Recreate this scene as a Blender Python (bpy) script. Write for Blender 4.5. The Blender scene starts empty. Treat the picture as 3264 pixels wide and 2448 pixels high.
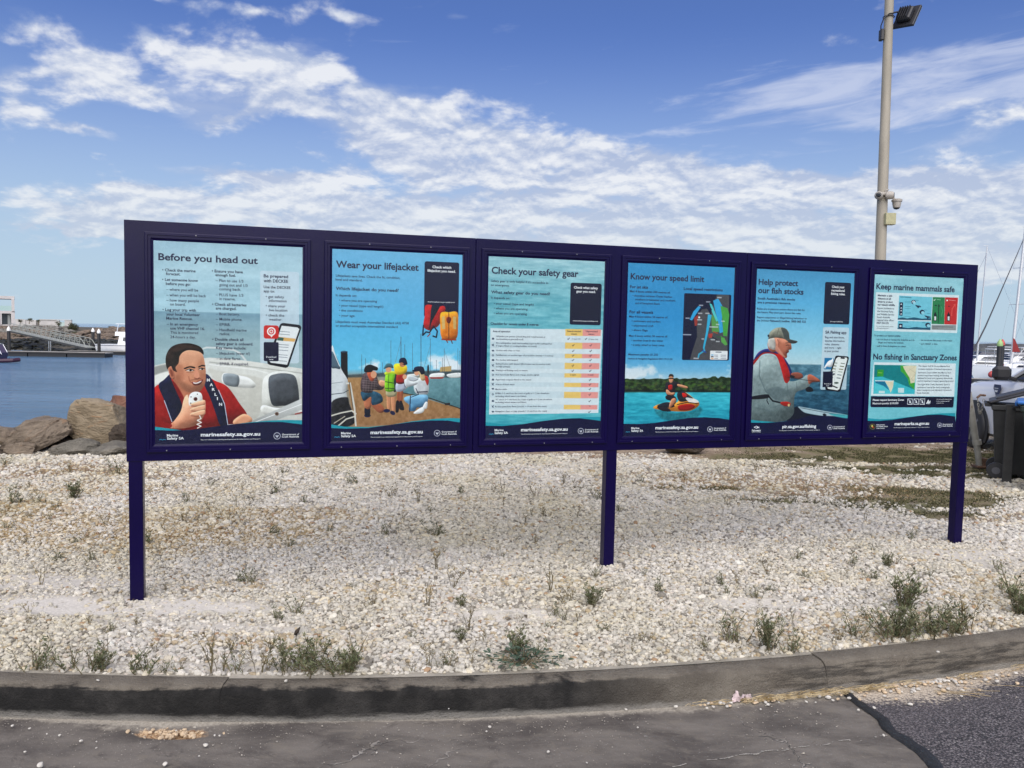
import bpy, bmesh, math, random
import numpy as np
from mathutils import Vector, Matrix, Euler
C = bpy.context.scene
COL = C.collection
R = math.radians
# ---------------------------------------------------------------- camera
EYE = 1.6; FPX, PIT, ROL = 2554.6, 0.06487, 0.020232
cam = bpy.data.cameras.new("camera"); cam.sensor_width = 36; cam.lens = 36*FPX/3264; cam.clip_start = .05; cam.clip_end = 20000
co = bpy.data.objects.new("camera", cam); COL.objects.link(co); C.camera = co
co.matrix_world = Matrix.Translation((0,0,EYE)) @ Matrix.Rotation(math.pi/2-PIT,4,'X') @ Matrix.Rotation(ROL,4,'Z')
def ray(u,v):
    a,b=u-1632,v-1224; u2=a*math.cos(ROL)+b*math.sin(ROL); v2=-a*math.sin(ROL)+b*math.cos(ROL)
    x,up=u2/FPX,-v2/FPX
    return Vector((x, math.cos(PIT)+up*math.sin(PIT), -math.sin(PIT)+up*math.cos(PIT)))
def G(u,v,z=0.0):
    d=ray(u,v); t=(z-EYE)/d.z; return Vector((d.x*t,d.y*t,z))
def W(u,v,Y):
    d=ray(u,v); t=Y/d.y; return Vector((d.x*t,Y,EYE+d.z*t))
# ---------------------------------------------------------------- exposure, sun, sky
C.view_settings.view_transform='Standard'; C.view_settings.look='None'; C.view_settings.gamma=1; C.view_settings.use_curve_mapping=False
C.view_settings.exposure=0.6
SUN_EL, SUN_AZ = 48, 178          # degrees; azimuth clockwise from +Y
sd=bpy.data.lights.new("sun",'SUN'); sd.energy=3.4; sd.angle=R(85); sd.color=(1,.94,.85)
so=bpy.data.objects.new("sun",sd); COL.objects.link(so)
sv=Vector((math.sin(R(SUN_AZ))*math.cos(R(SUN_EL)),math.cos(R(SUN_AZ))*math.cos(R(SUN_EL)),math.sin(R(SUN_EL))))
so.rotation_euler=sv.to_track_quat('Z','Y').to_euler(); so.location=(0,0,20)
world=bpy.data.worlds.new("World"); C.world=world; world.use_nodes=True
WN=world.node_tree; WN.nodes.clear()
class X:                                        # tiny wrapper: arithmetic on sockets builds Math nodes
    def __init__(s,sock,nt): s.s=sock; s.nt=nt
    def op(s,o,b=None,c=None):
        n=s.nt.nodes.new('ShaderNodeMath'); n.operation=o
        for i,k in enumerate((s,b,c)):
            if k is None: continue
            if isinstance(k,X): s.nt.links.new(k.s,n.inputs[i])
            else: n.inputs[i].default_value=k
        return X(n.outputs[0],s.nt)
    def __add__(s,b): return s.op('ADD',b)
    def __sub__(s,b): return s.op('SUBTRACT',b)
    def __mul__(s,b): return s.op('MULTIPLY',b)
    def __truediv__(s,b): return s.op('DIVIDE',b)
    __radd__=__add__; __rmul__=__mul__
    def mx(s,b): return s.op('MAXIMUM',b)
    def mn(s,b): return s.op('MINIMUM',b)
    def exp(s): return s.op('EXPONENT')
    def ss(s,a,b):                              # smoothstep
        n=s.nt.nodes.new('ShaderNodeMapRange'); n.interpolation_type='SMOOTHSTEP'
        s.nt.links.new(s.s,n.inputs[0]); n.inputs[1].default_value=a; n.inputs[2].default_value=b
        return X(n.outputs[0],s.nt)
def comb(nt,*v):
    n=nt.nodes.new('ShaderNodeCombineXYZ')
    for i,k in enumerate(v):
        if isinstance(k,X): nt.links.new(k.s,n.inputs[i])
        else: n.inputs[i].default_value=k
    return n.outputs[0]
def noise(nt,vec,scale,detail=4,rough=.5,dist=0,out=0):
    n=nt.nodes.new('ShaderNodeTexNoise'); n.inputs['Scale'].default_value=scale; n.inputs['Detail'].default_value=detail
    n.inputs['Roughness'].default_value=rough; n.inputs['Distortion'].default_value=dist
    if vec is not None: nt.links.new(vec.s if isinstance(vec,X) else vec,n.inputs['Vector'])
    return X(n.outputs[out],nt)
def mixc(nt,f,a,b,mode='MIX'):
    n=nt.nodes.new('ShaderNodeMix'); n.data_type='RGBA'; n.blend_type=mode
    for i,k in ((0,f),(6,a),(7,b)):
        if isinstance(k,X): nt.links.new(k.s,n.inputs[i])
        elif hasattr(k,'is_linked'): nt.links.new(k,n.inputs[i])
        elif i==0: n.inputs[i].default_value=k
        else: n.inputs[i].default_value=(*k,1)
    return n.outputs[2]
def build_world():
    nt=WN
    tc=nt.nodes.new('ShaderNodeTexCoord'); sp=nt.nodes.new('ShaderNodeSeparateXYZ'); nt.links.new(tc.outputs['Generated'],sp.inputs[0])
    x,y,z=(X(sp.outputs[i],nt) for i in range(3))
    az=x.op('ARCTAN2',y)*(180/math.pi); el=z.op('ARCSINE')*(180/math.pi)
    # irregular edges: the position itself is pushed about before the banks are placed
    q=z.mx(0)+.30; px,py=x/q,y/q
    pv=comb(nt,px,py,0.0)
    w1=noise(nt,pv,2.6,5,.6); w2=noise(nt,comb(nt,px,py,7.3),2.6,5,.6)
    azw=az+(w1-.5)*7; elw=el+(w2-.5)*4.5
    def bank(u,v,ru,rv,rot=0,s=1.0,sharp=1.0):
        d=ray(u,v).normalized(); a0=math.degrees(math.atan2(d.x,d.y)); e0=math.degrees(math.asin(d.z)); k=44.6
        dx=azw-a0; dy=elw-e0; c,n=math.cos(R(rot)),math.sin(R(rot))
        a=(dx*c+dy*n)*(k/ru); b=(dy*c-dx*n)*(k/rv)
        return ((a*a+b*b)*(-1.0*sharp)).exp()*s
    def total(L):
        t=None
        for l in L:
            b=bank(*l); t=b if t is None else t+b
        return t
    cum=total([(580,285,290,66,6,1.0),(860,215,150,60,0,.8),(1040,290,260,80,-22,1.0),(1300,410,330,95,-16,1.0),(720,355,170,42,18,.8),
        (1600,520,480,110,-9,1.1),(2050,600,520,95,-6,1.1),(2250,560,170,50,0,.6),(2750,640,700,100,-2,1.2),(1900,740,1500,85,0,1.2),(3000,740,800,110,0,1.2),
        (680,655,420,46,3,1.0),(340,690,170,26,0,.7),(300,728,230,15,0,1.0),(820,560,430,32,-2,.85),(2100,850,1300,70,0,.75),(2900,840,600,80,0,.7),(1100,690,300,50,0,.8),
        (90,245,100,36,10,.62),(275,215,100,50,8,.72),(210,325,80,30,8,.66),(180,395,130,22,0,.74),(20,330,60,70,0,.62),(330,420,90,20,0,.55),
        (3180,410,170,50,18,.9),(3000,350,140,40,10,.5),(640,10,330,22,2,.55),(480,70,70,34,-20,.52),(610,150,150,30,5,.48),(1480,45,60,26,0,.7),(1090,55,50,20,0,.6),(60,60,120,60,0,.6)])
    # the rest of the sky (never in this view) keeps the same broken cloud
    out=(az.op('ABSOLUTE')).ss(40,58).mx(el.ss(26,40)); bg=noise(nt,comb(nt,px,py,2.0),.9,3,.5).ss(.42,.7)
    cum=cum.mn(1.25)+out*bg*1.0
    n1=noise(nt,pv,5.6,9,.6,.2); n2=noise(nt,comb(nt,px,py+.024,0.0),5.6,9,.6,.2)
    nb=noise(nt,comb(nt,px,py,3.1),3.2,5,.6)
    cov=(cum*.92+(n1-.5)*2.2+(nb-.5)*2.1).ss(.40,.98)
    hz=noise(nt,comb(nt,az*.05,el*.22,1.0),2.0,6,.6)             # thin banded veil behind the heaps
    cov=cov.mx(((cum.mn(1)*1.0+(hz-.5)*1.8).ss(.45,1.3))*.6)
    cir=total([(2620,255,400,66,5,.85),(2950,290,460,80,3,1.0),(3200,230,400,110,6,.9),(2050,450,260,14,3,.6),(2150,490,260,10,2,.5),(1480,345,260,12,0,.5),(2850,500,500,16,2,.4)])
    rv_=comb(nt,az*.055+el*-.012,el*.34+az*-.03,5.0)
    n3=noise(nt,rv_,2.4,8,.62,.6)
    cirm=(cir.mn(1.1)*.9+(n3-.5)*2.3).ss(.3,1.35)*.72
    # clear sky from the Sky Texture
    sky=nt.nodes.new('ShaderNodeTexSky'); sky.sky_type='NISHITA'; sky.sun_disc=False; sky.sun_elevation=R(SUN_EL); sky.sun_rotation=R(SUN_AZ)
    sky.air_density=1.0; sky.dust_density=.7; sky.ozone_density=2.2
    blue=mixc(nt,1.0,sky.outputs[0],SKY_TINT,'MULTIPLY')
    veil=el.ss(21,0)                            # thin milky air towards the horizon
    base=mixc(nt,veil*.93,blue,(5.0,6.5,7.7))
    nc=noise(nt,comb(nt,px,py+.05,3.1),3.2,5,.6); lit=((n1-n2)*5.0+(nb-nc)*4.5+.40+(n1-.5)*1.5).mn(1).mx(0)
    white=mixc(nt,lit,(4.6,5.4,7.3),(8.7,8.9,9.3))
    low=el.ss(12,3); white=mixc(nt,low*.55,white,(6.5,7.3,8.0))
    c1=mixc(nt,cirm,base,(6.4,7.0,8.7)); c2=mixc(nt,cov*.92,c1,white)
    grd=el.ss(-.2,-1.5); c3=mixc(nt,grd,c2,(3.2,3.1,3.0))
    bgn=nt.nodes.new('ShaderNodeBackground'); bgn.inputs[1].default_value=.066; nt.links.new(c3,bgn.inputs[0])
    o=nt.nodes.new('ShaderNodeOutputWorld'); nt.links.new(bgn.outputs[0],o.inputs[0])
SKY_TINT=(.66,.78,1.22)
build_world()
# ---------------------------------------------------------------- materials
def srgb(r,g,b): return tuple((c/255/12.92) if c/255<=.04045 else ((c/255+.055)/1.055)**2.4 for c in (r,g,b))
MATS={}
def mat(name,col,rough=.6,metal=0,var=.0,vs=20,bump=0,bs=60,spec=.5,dirt=None,coat=0,stretch=(1,1,1),alpha=1):
    if name in MATS: return MATS[name]
    m=bpy.data.materials.new(name); m.use_nodes=True; nt=m.node_tree; b=nt.nodes['Principled BSDF']
    b.inputs['Base Color'].default_value=(*col,1); b.inputs['Roughness'].default_value=rough; b.inputs['Metallic'].default_value=metal
    b.inputs['Specular IOR Level'].default_value=spec; b.inputs['Coat Weight'].default_value=coat
    tc=nt.nodes.new('ShaderNodeTexCoord'); mp=nt.nodes.new('ShaderNodeMapping'); mp.inputs['Scale'].default_value=stretch; nt.links.new(tc.outputs['Object'],mp.inputs[0]); v=mp.outputs[0]
    if var:
        n=noise(nt,v,vs,6,.6); c=mixc(nt,n.ss(.3,.7),tuple(k*(1-var) for k in col),tuple(min(1,k*(1+var)) for k in col))
        if dirt:
            n2=noise(nt,v,dirt[1],6,.65); c=mixc(nt,n2.ss(dirt[2],dirt[2]+.15),c,dirt[0])
        nt.links.new(c,b.inputs['Base Color'])
        nt.links.new((noise(nt,v,vs*1.7,4,.6)*.3+(rough-.15)).s,b.inputs['Roughness'])
    if bump:
        n=noise(nt,v,bs,6,.6); bn=nt.nodes.new('ShaderNodeBump'); bn.inputs['Strength'].default_value=1; bn.inputs['Distance'].default_value=bump
        nt.links.new(n.s,bn.inputs['Height']); nt.links.new(bn.outputs[0],b.inputs['Normal'])
    MATS[name]=m; return m
# ---------------------------------------------------------------- mesh helpers
class MB:
    def __init__(s): s.v=[];s.f=[];s.m=[]
    def add(s,vs,fs,mi=0):
        o=len(s.v); s.v+=[tuple(p) for p in vs]; s.f+=[tuple(i+o for i in f) for f in fs]; s.m+=[mi]*len(fs); return s
    def box(s,c,d,M=None,mi=0,bev=0):
        x,y,z=d[0]/2,d[1]/2,d[2]/2; c=Vector(c)
        if bev:
            b=min(bev,x*.9,y*.9,z*.9); P=[]
            for sx in(-1,1):
                for sy in(-1,1):
                    for sz in(-1,1): P+=[(sx*(x-b),sy*(y-b),sz*z),(sx*(x-b),sy*y,sz*(z-b)),(sx*x,sy*(y-b),sz*(z-b))]
            bm=bmesh.new(); [bm.verts.new(p) for p in P]; bmesh.ops.convex_hull(bm,input=bm.verts); bm.verts.index_update()
            vs=[v.co.copy() for v in bm.verts]; fs=[[v.index for v in f.verts] for f in bm.faces]; bm.free()
        else:
            vs=[Vector((a,b_,c_)) for a in(-x,x) for b_ in(-y,y) for c_ in(-z,z)]; fs=[(0,1,3,2),(4,6,7,5),(0,4,5,1),(2,3,7,6),(0,2,6,4),(1,5,7,3)]
        vs=[Vector(v)+c for v in vs]
        if M: vs=[M@v for v in vs]
        return s.add(vs,fs,mi)
    def tube(s,pts,rad,n=8,mi=0,cap=True):
        pts=[Vector(p) for p in pts]; rs=rad if isinstance(rad,(list,tuple)) else [rad]*len(pts); vs=[];fs=[]
        up=None
        for i,p in enumerate(pts):
            t=(pts[min(i+1,len(pts)-1)]-pts[max(i-1,0)]).normalized()
            if up is None: up=Vector((0,0,1)) if abs(t.z)<.9 else Vector((1,0,0))
            a=t.cross(up).normalized(); b=a.cross(t).normalized(); up=b
            for k in range(n):
                an=2*math.pi*k/n; vs.append(p+(a*math.cos(an)+b*math.sin(an))*rs[i])
        for i in range(len(pts)-1):
            for k in range(n): fs.append((i*n+k,i*n+(k+1)%n,(i+1)*n+(k+1)%n,(i+1)*n+k))
        if cap: fs+= [tuple(range(n)),tuple((len(pts)-1)*n+k for k in reversed(range(n)))]
        return s.add(vs,fs,mi)
    def lathe(s,prof,c=(0,0,0),n=16,M=None,mi=0):
        vs=[];fs=[];c=Vector(c)
        for r,z in prof:
            for k in range(n): vs.append(Vector((r*math.cos(2*math.pi*k/n),r*math.sin(2*math.pi*k/n),z)))
        for i in range(len(prof)-1):
            for k in range(n): fs.append((i*n+k,i*n+(k+1)%n,(i+1)*n+(k+1)%n,(i+1)*n+k))
        fs+=[tuple(reversed(range(n))),tuple((len(prof)-1)*n+k for k in range(n))]
        vs=[(M@v if M else v)+c for v in vs]; return s.add(vs,fs,mi)
    def prism(s,poly,a,b,f,mi=0):       # poly 2D points; f(p,t)->3D with t=a or b
        n=len(poly); vs=[f(p,a) for p in poly]+[f(p,b) for p in poly]
        fs=[tuple(range(n)),tuple(reversed(range(n,2*n)))]+[(i,(i+1)%n,n+(i+1)%n,n+i) for i in range(n)]
        return s.add(vs,fs,mi)
    def build(s,name,mats,parent=None,smooth=False,M=None):
        me=bpy.data.meshes.new(name); me.from_pydata([tuple(M@Vector(v)) for v in s.v] if M else s.v,[],s.f)
        for m in (mats if isinstance(mats,(list,tuple)) else [mats]): me.materials.append(m)
        me.polygons.foreach_set('material_index',s.m)
        bm=bmesh.new(); bm.from_mesh(me); bmesh.ops.recalc_face_normals(bm,faces=bm.faces); bm.to_mesh(me); bm.free()
        if smooth: smoothen(me,smooth)
        return link(name,me,parent)
def smoothen(me,ang=40):
    me.polygons.foreach_set('use_smooth',[True]*len(me.polygons))
    if ang is not True: me.set_sharp_from_angle(angle=R(ang))
def link(name,data,parent=None):
    o=bpy.data.objects.new(name,data); COL.objects.link(o)
    if parent: o.parent=parent
    return o
def tag(o,label=None,cat=None,group=None,kind=None):
    if label:o['label']=label
    if cat:o['category']=cat
    if group:o['group']=group
    if kind:o['kind']=kind
    return o
def thing(name,label,cat,loc=(0,0,0),rz=0,group=None):
    o=link(name,None); o.location=loc; o.rotation_euler=(0,0,rz); return tag(o,label,cat,group)
def dup(root,loc,rz=None,label=None,scale=None):
    r=root.copy(); COL.objects.link(r); r.location=loc
    if rz is not None: r.rotation_euler=(0,0,rz)
    if label: r['label']=label
    if scale: r.scale=(scale,)*3 if not isinstance(scale,tuple) else scale
    for ch in list(root.children):
        c=ch.copy(); COL.objects.link(c); c.parent=r
        for g in list(ch.children):
            d=g.copy(); COL.objects.link(d); d.parent=c
    return r
PRINT_GAIN=(.88,.88,.88)
# ---------------------------------------------------------------- flat print of the six posters
PW, PH = 560, 804
def homog(c):
    (x0,y0),(x1,y1),(x2,y2),(x3,y3) = c            # tl tr bl br in picture units -> (0,0)(1,0)(0,1)(1,1)
    A=[];B=[]
    for (x,y),(u,v) in zip(c,((0,0),(1,0),(0,1),(1,1))):
        A.append([x,y,1,0,0,0,-u*x,-u*y]);B.append(u)
        A.append([0,0,0,x,y,1,-v*x,-v*y]);B.append(v)
    h=np.linalg.solve(np.array(A,float),np.array(B,float))
    return np.append(h,1).reshape(3,3)
def vnoise(h,w,cy,cx,rng):
    g=rng.random((cy+2,cx+2)); yy=np.linspace(0,cy,h,endpoint=False); xx=np.linspace(0,cx,w,endpoint=False)
    y0=yy.astype(int);x0=xx.astype(int);fy=(yy-y0)[:,None];fx=(xx-x0)[None]
    fy=fy*fy*(3-2*fy);fx=fx*fx*(3-2*fx)
    a=g[y0][:,x0];b=g[y0][:,x0+1];c=g[y0+1][:,x0];d=g[y0+1][:,x0+1]
    return (a*(1-fx)+b*fx)*(1-fy)+(c*(1-fx)+d*fx)*fy
def fbm2(h,w,cy,cx,rng,o=4):
    s=0;a=1;t=0
    for i in range(o):
        s=s+a*vnoise(h,w,cy*2**i,cx*2**i,rng);t+=a;a*=.55
    return s/t
def cat(pts,n=6):
    p=np.array(pts,float);N=len(p);out=[]
    for i in range(N):
        a,b,c,d=p[i-1],p[i],p[(i+1)%N],p[(i+2)%N]
        for t in np.arange(n)/n:
            out.append(.5*((2*b)+(c-a)*t+(2*a-5*b+4*c-d)*t*t+(-a+3*b-3*c+d)*t**3))
    return np.array(out)
class Paint:
    def __init__(s,corners,seed):
        s.H=homog(corners); s.img=np.zeros((PH,PW,3)); s.rng=np.random.default_rng(seed)
        s.tex=fbm2(PH,PW,60,42,s.rng,3)-.5
    def uv(s,pts):
        p=np.c_[np.array(pts,float),np.ones(len(pts))]@s.H.T
        return p[:,:2]/p[:,2:]
    def mask(s,pts,smooth=True,soft=0,uvspace=False):
        q=s.uv(pts) if not uvspace else np.array(pts,float)
        if smooth and len(q)>3: q=cat(q)
        q=q*[PW,PH]; m=np.zeros((PH,PW))
        pad=int(soft*3)+2
        x0=max(0,int(q[:,0].min())-pad);x1=min(PW,int(q[:,0].max())+pad+1);y0=max(0,int(q[:,1].min())-pad);y1=min(PH,int(q[:,1].max())+pad+1)
        if x1<=x0 or y1<=y0: return (slice(0,0),slice(0,0)),np.zeros((0,0))
        acc=np.zeros((y1-y0,x1-x0))
        for oy in (.25,.75):
            for ox in (.25,.75):
                X=(np.arange(x0,x1)+ox)[None];Y=(np.arange(y0,y1)+oy)[:,None];ins=np.zeros(acc.shape,bool)
                for i in range(len(q)):
                    ax,ay=q[i-1];bx,by=q[i]
                    if ay==by: continue
                    c=((ay>Y)!=(by>Y));xi=(bx-ax)*(Y-ay)/(by-ay)+ax
                    ins^=c&(X<xi)
                acc+=ins*.25
        k=int(round(soft))
        for _ in range(2 if k else 0):
            for ax in (0,1):
                a=np.zeros_like(acc)
                for d in range(-k,k+1): a+=np.roll(acc,d,ax)
                acc=a/(2*k+1)
        return (slice(y0,y1),slice(x0,x1)),acc
    def poly(s,pts,col,smooth=True,soft=0,a=1,uvspace=False,tex=0):
        sl,m=s.mask(pts,smooth,soft,uvspace)
        if m.size==0: return
        c=np.array(col,float)/255.
        if c.ndim==2:      # vertical gradient
            t=np.linspace(0,1,m.shape[0])[:,None,None];c=c[0]*(1-t)+c[1]*t
        if tex: c=np.clip(c+s.tex[sl][...,None]*tex,0,1)
        if smooth and not soft and min(m.shape)>7 and a==1:      # printed photographs are shaded: round every shape a little
            k=int(max(2,min(m.shape)*.13)); h=m.copy()
            for _ in range(2):
                for ax in (0,1):
                    cs=np.cumsum(np.pad(h,[(k+1,k) if q==ax else (0,0) for q in (0,1)],mode='edge'),axis=ax); h=(cs[2*k+1:]-cs[:-2*k-1])/(2*k+1) if ax==0 else (cs[:,2*k+1:]-cs[:,:-2*k-1])/(2*k+1)
            gy,gx=np.gradient(h); c=np.clip(c*(1+np.clip((gx*.55+gy*.9)*k*.8,-.32,.26))[...,None],0,1)
        m=(m*a)[...,None]; s.img[sl]=s.img[sl]*(1-m)+c*m
    def line(s,pts,wd,col,a=1,soft=0):
        q=s.uv(pts)*[PW,PH]
        for i in range(len(q)-1):
            d=q[i+1]-q[i];n=np.array([-d[1],d[0]])/(np.hypot(*d)+1e-6)*wd/2
            e=d/(np.hypot(*d)+1e-6)*wd*.25
            s.poly(np.array([q[i]-n-e,q[i+1]-n+e,q[i+1]+n+e,q[i]+n-e])/[PW,PH],col,False,soft,a,True)
    def ell(s,cx,cy,rx,ry,col,rot=0,soft=0,a=1,tex=0):
        t=np.linspace(0,2*math.pi,20,endpoint=False);c,sn=math.cos(rot),math.sin(rot)
        s.poly([(cx+rx*math.cos(k)*c-ry*math.sin(k)*sn,cy+rx*math.cos(k)*sn+ry*math.sin(k)*c) for k in t],col,False,soft,a,False,tex)
    def rrect(s,x0,y0,x1,y1,col,r=10,a=1,sl=0):     # upright rounded card, corners given in picture units
        q=s.uv([(x0,(y0+y1)/2),(x1,(y0+y1)/2),(x0,y0),(x1,y1)]);u0,u1,v0,v1=q[0,0],q[1,0],q[2,1],q[3,1]
        ru=r/900.;rv=ru*PW/PH;p=[]
        for cx,cy,st in ((u1-ru,v0+rv,-90),(u1-ru,v1-rv,0),(u0+ru,v1-rv,90),(u0+ru,v0+rv,180)):
            for k in (0,30,60,90):
                an=math.radians(st+k);p.append((cx+ru*math.cos(an),cy+rv*math.sin(an)))
        s.poly(p,col,False,0,a,True)
    def grad(s,stops):   # vertical gradient of the whole sheet
        v=(np.arange(PH)+.5)/PH; c=np.array([k[1:] for k in stops],float)/255;t=[k[0] for k in stops]
        for i in range(3): s.img[...,i]=np.interp(v,t,c[:,i])[:,None]
    def foot(s,pts_teal,pts_navy):
        if pts_teal: s.poly(pts_teal,(38,150,165),False)
        s.poly(pts_navy,(10,14,66),False)
def wave(x0,x1,yl,ym,yr,yb):
    p=[]
    for i in range(25):
        t=i/24;y=yl*(1-t)+yr*t+ (ym-(yl+yr)/2)*math.sin(math.pi*t)*1.0 + 9*math.sin(2*math.pi*t)
        p.append((x0+(x1-x0)*t,y))
    return p+[(x1+20,yb),(x0-20,yb)]
def crest(P,cx,cy,r):
    P.ell(cx,cy,r,r,(235,238,245));P.ell(cx,cy,r*.86,r*.86,(14,18,66))
    P.poly([(cx-r*.5,cy-r*.35),(cx-r*.1,cy-r*.1),(cx,cy-r*.55),(cx+r*.1,cy-r*.1),(cx+r*.5,cy-r*.35),(cx+r*.3,cy+r*.25),(cx,cy+r*.6),(cx-r*.3,cy+r*.25)],(235,238,245),False)
    P.line([(cx,cy-r*.3),(cx,cy+r*.45)],1.4,(14,18,66))
def msa(P,x,y,w):
    P.line([(x,y),(x+w*.25,y-4),(x+w*.5,y+1),(x+w*.75,y-4),(x+w,y)],2,(70,170,200))
PC={1:[(225,172),(1212,228),(240,1532),(1210,1512)],2:[(133,125),(1093,178),(130,1530),(1070,1520)],3:[(138,123),(1042,162),(115,1530),(1005,1512)],
    4:[(128,152),(985,183),(92,1530),(930,1512)],5:[(165,152),(995,183),(112,1550),(935,1538)],6:[(180,143),(948,175),(120,1510),(885,1497)]}
SK=(214,156,126);SKD=(150,92,70)
def poster1():
    P=Paint(PC[1],1);P.grad([(0,160,190,206),(.12,172,203,216),(.34,166,200,214),(.345,128,160,176),(.46,146,172,180),(.62,162,184,188),(1,150,170,175)])
    t=fbm2(PH,PW,26,3,P.rng,4)[...,None]-.5; P.img=np.clip(P.img+t*.10,0,1)
    P.poly([(225,1010),(330,985),(600,955),(760,965),(940,990),(1212,1030),(1212,1400),(225,1420)],((222,222,216),(196,196,190)),False,tex=.03)  # boat
    P.line([(540,925),(545,900),(580,888),(640,890),(760,905),(800,925),(840,975)],7,(206,212,212)); P.line([(545,920),(556,955)],6,(205,210,210))
    P.poly([(225,1020),(330,1000),(330,1040),(225,1075)],(150,152,148),True,2); P.poly([(225,1080),(320,1050),(330,1100),(225,1130)],(235,235,228),True,2)
    P.line([(600,985),(900,1020),(1212,1060)],4,(165,166,160),1,1);P.line([(600,1000),(900,1035),(990,1060)],5,(240,240,236),1,1)
    P.poly([(590,1030),(690,1050),(900,1080),(960,1130),(930,1330),(860,1350),(700,1180)],((208,206,198),(186,184,176)),True,2,tex=.03)
    P.poly([(692,1060),(790,1072),(860,1090),(905,1130),(900,1150),(860,1158),(700,1135)],(226,226,222));P.poly([(696,1064),(790,1074),(786,1146),(702,1130)],(132,140,146),True,0)
    P.line([(790,1074),(786,1148)],2,(90,95,100))
    P.poly([(950,1130),(975,1075),(1040,1048),(1130,1050),(1190,1085),(1208,1200),(1205,1300),(1180,1320),(1040,1300),(955,1285)],(202,202,196),tex=.03)
    P.poly([(990,1100),(1040,1064),(1120,1062),(1170,1090),(1190,1200),(1180,1260),(1080,1275),(1010,1260)],((92,96,102),(70,74,80)),tex=.04)
    P.poly([(955,1270),(1040,1288),(1185,1295),(1205,1330),(1000,1340),(940,1310)],(215,214,208))
    P.poly([(890,1370),(1212,1225),(1212,1300),(1010,1385),(860,1400)],((214,216,216),(150,152,150)),False,1);P.line([(880,1392),(1212,1262)],3,(240,240,240));P.ell(1045,1328,13,12,(120,95,80));P.ell(1045,1328,6,6,(60,50,45))
    P.line([(1165,1330),(1212,1318)],5,(150,50,50))
    # man
    P.poly([(225,1180),(290,1120),(340,1090),(560,1080),(640,1110),(720,1150),(800,1260),(850,1340),(800,1390),(720,1400),(680,1430),(225,1425)],((168,34,30),(138,20,20)),True,0,tex=.10)
    P.poly([(760,1372),(830,1328),(885,1365),(850,1400),(770,1402)],SK)
    P.poly([(360,1060),(390,1200),(450,1230),(520,1190),(560,1100),(500,1060)],((170,112,88),(192,126,98)),True,1)
    P.poly([(370,1120),(440,1250),(400,1300),(345,1200),(330,1120)],(130,18,20),True,1)
    P.poly([(345,1060),(300,1100),(262,1140),(300,1240),(350,1380),(400,1370),(420,1280),(380,1180),(350,1110)],(18,26,62),True,0,tex=.05)
    P.line([(300,1240),(352,1382)],3,(190,200,220))
    P.poly([(575,1065),(610,1090),(650,1160),(700,1270),(722,1410),(672,1405),(640,1320),(600,1210),(565,1130)],(18,26,62),True,0,tex=.05)
    P.line([(660,1170),(700,1262),(722,1400)],3,(190,200,220))
    # head
    P.poly([(322,960),(345,925),(390,895),(470,880),(535,905),(560,950),(572,1010),(576,1060),(574,1110),(560,1150),(530,1182),(490,1190),(440,1175),(392,1130),(370,1090),(345,1060),(325,1030)],((224,168,138),(192,130,102)),True,0,tex=.05)
    P.poly([(395,1060),(420,1110),(470,1140),(520,1140),(560,1100),(572,1110),(560,1152),(530,1184),(490,1192),(440,1177),(394,1132),(372,1092)],(140,98,78),True,4,.6)
    P.poly([(400,940),(470,900),(540,930),(520,975),(440,990),(390,1000)],(214,160,132),True,5,.7)
    P.ell(440,1080,30,34,(212,148,120),0,5,.7);P.poly([(535,1095),(570,1060),(574,1110),(560,1140),(545,1120)],(170,112,88),True,3,.5)
    P.poly([(325,1020),(345,1015),(362,1040),(370,1085),(358,1100),(338,1080)],(186,122,98));P.poly([(335,1035),(352,1040),(360,1075),(346,1078)],(140,82,64),True,1)
    P.poly([(318,1030),(308,980),(315,930),(345,885),(400,862),(470,860),(530,878),(556,905),(560,935),(530,915),(470,905),(430,915),(402,945),(395,990),(375,1020),(385,1050),(360,1040),(345,1012),(328,1022)],(44,30,26),True,0,tex=.12)
    P.poly([(350,900),(420,872),(500,880),(530,895),(450,893),(380,915)],(72,52,42),True,2,.7)
    P.poly([(380,1000),(420,1010),(430,1090),(400,1120),(372,1080)],(170,112,88),True,5,.55);P.poly([(432,1024),(470,1011),(504,1018),(500,1027),(470,1021),(436,1031)],(44,28,24));P.poly([(526,1014),(552,1003),(572,1007),(568,1014),(550,1012),(530,1021)],(44,28,24))
    P.poly([(444,1040),(470,1031),(496,1040),(470,1047)],(226,214,206));P.ell(474,1039,8,7,(40,28,26));P.line([(442,1039),(470,1030),(498,1039)],3,(50,32,28));P.poly([(530,1032),(548,1025),(566,1031),(548,1037)],(226,214,206));P.ell(552,1031,7,6,(40,28,26));P.line([(528,1031),(548,1024),(568,1029)],3,(50,32,28));P.line([(446,1052),(470,1055),(492,1050)],1.5,(150,98,78))
    P.poly([(505,1030),(522,1040),(534,1075),(528,1092),(506,1090),(498,1080)],(216,150,124),True,1);P.line([(500,1090),(520,1096),(534,1088)],3,(130,76,62))
    P.poly([(482,1116),(510,1118),(550,1100),(556,1108),(536,1134),(505,1140),(488,1130)],(120,52,48),True,0);P.poly([(492,1119),(515,1121),(546,1108),(540,1120),(512,1130),(496,1126)],(238,232,226))
    P.line([(478,1104),(505,1102),(545,1092)],3,(110,74,60),.7)
    P.line([(462,1080),(468,1105),(478,1122)],3,(140,86,68),.7,1)
    # hand and radio mike
    P.poly([(330,1420),(370,1370),(410,1310),(430,1230),(455,1200),(470,1230),(560,1235),(575,1290),(560,1350),(520,1400),(430,1425)],((228,172,144),(196,134,108)),True,0,tex=.04)
    P.poly([(225,1330),(300,1380),(350,1400),(330,1425),(225,1424)],(140,22,22),True,1)
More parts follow.
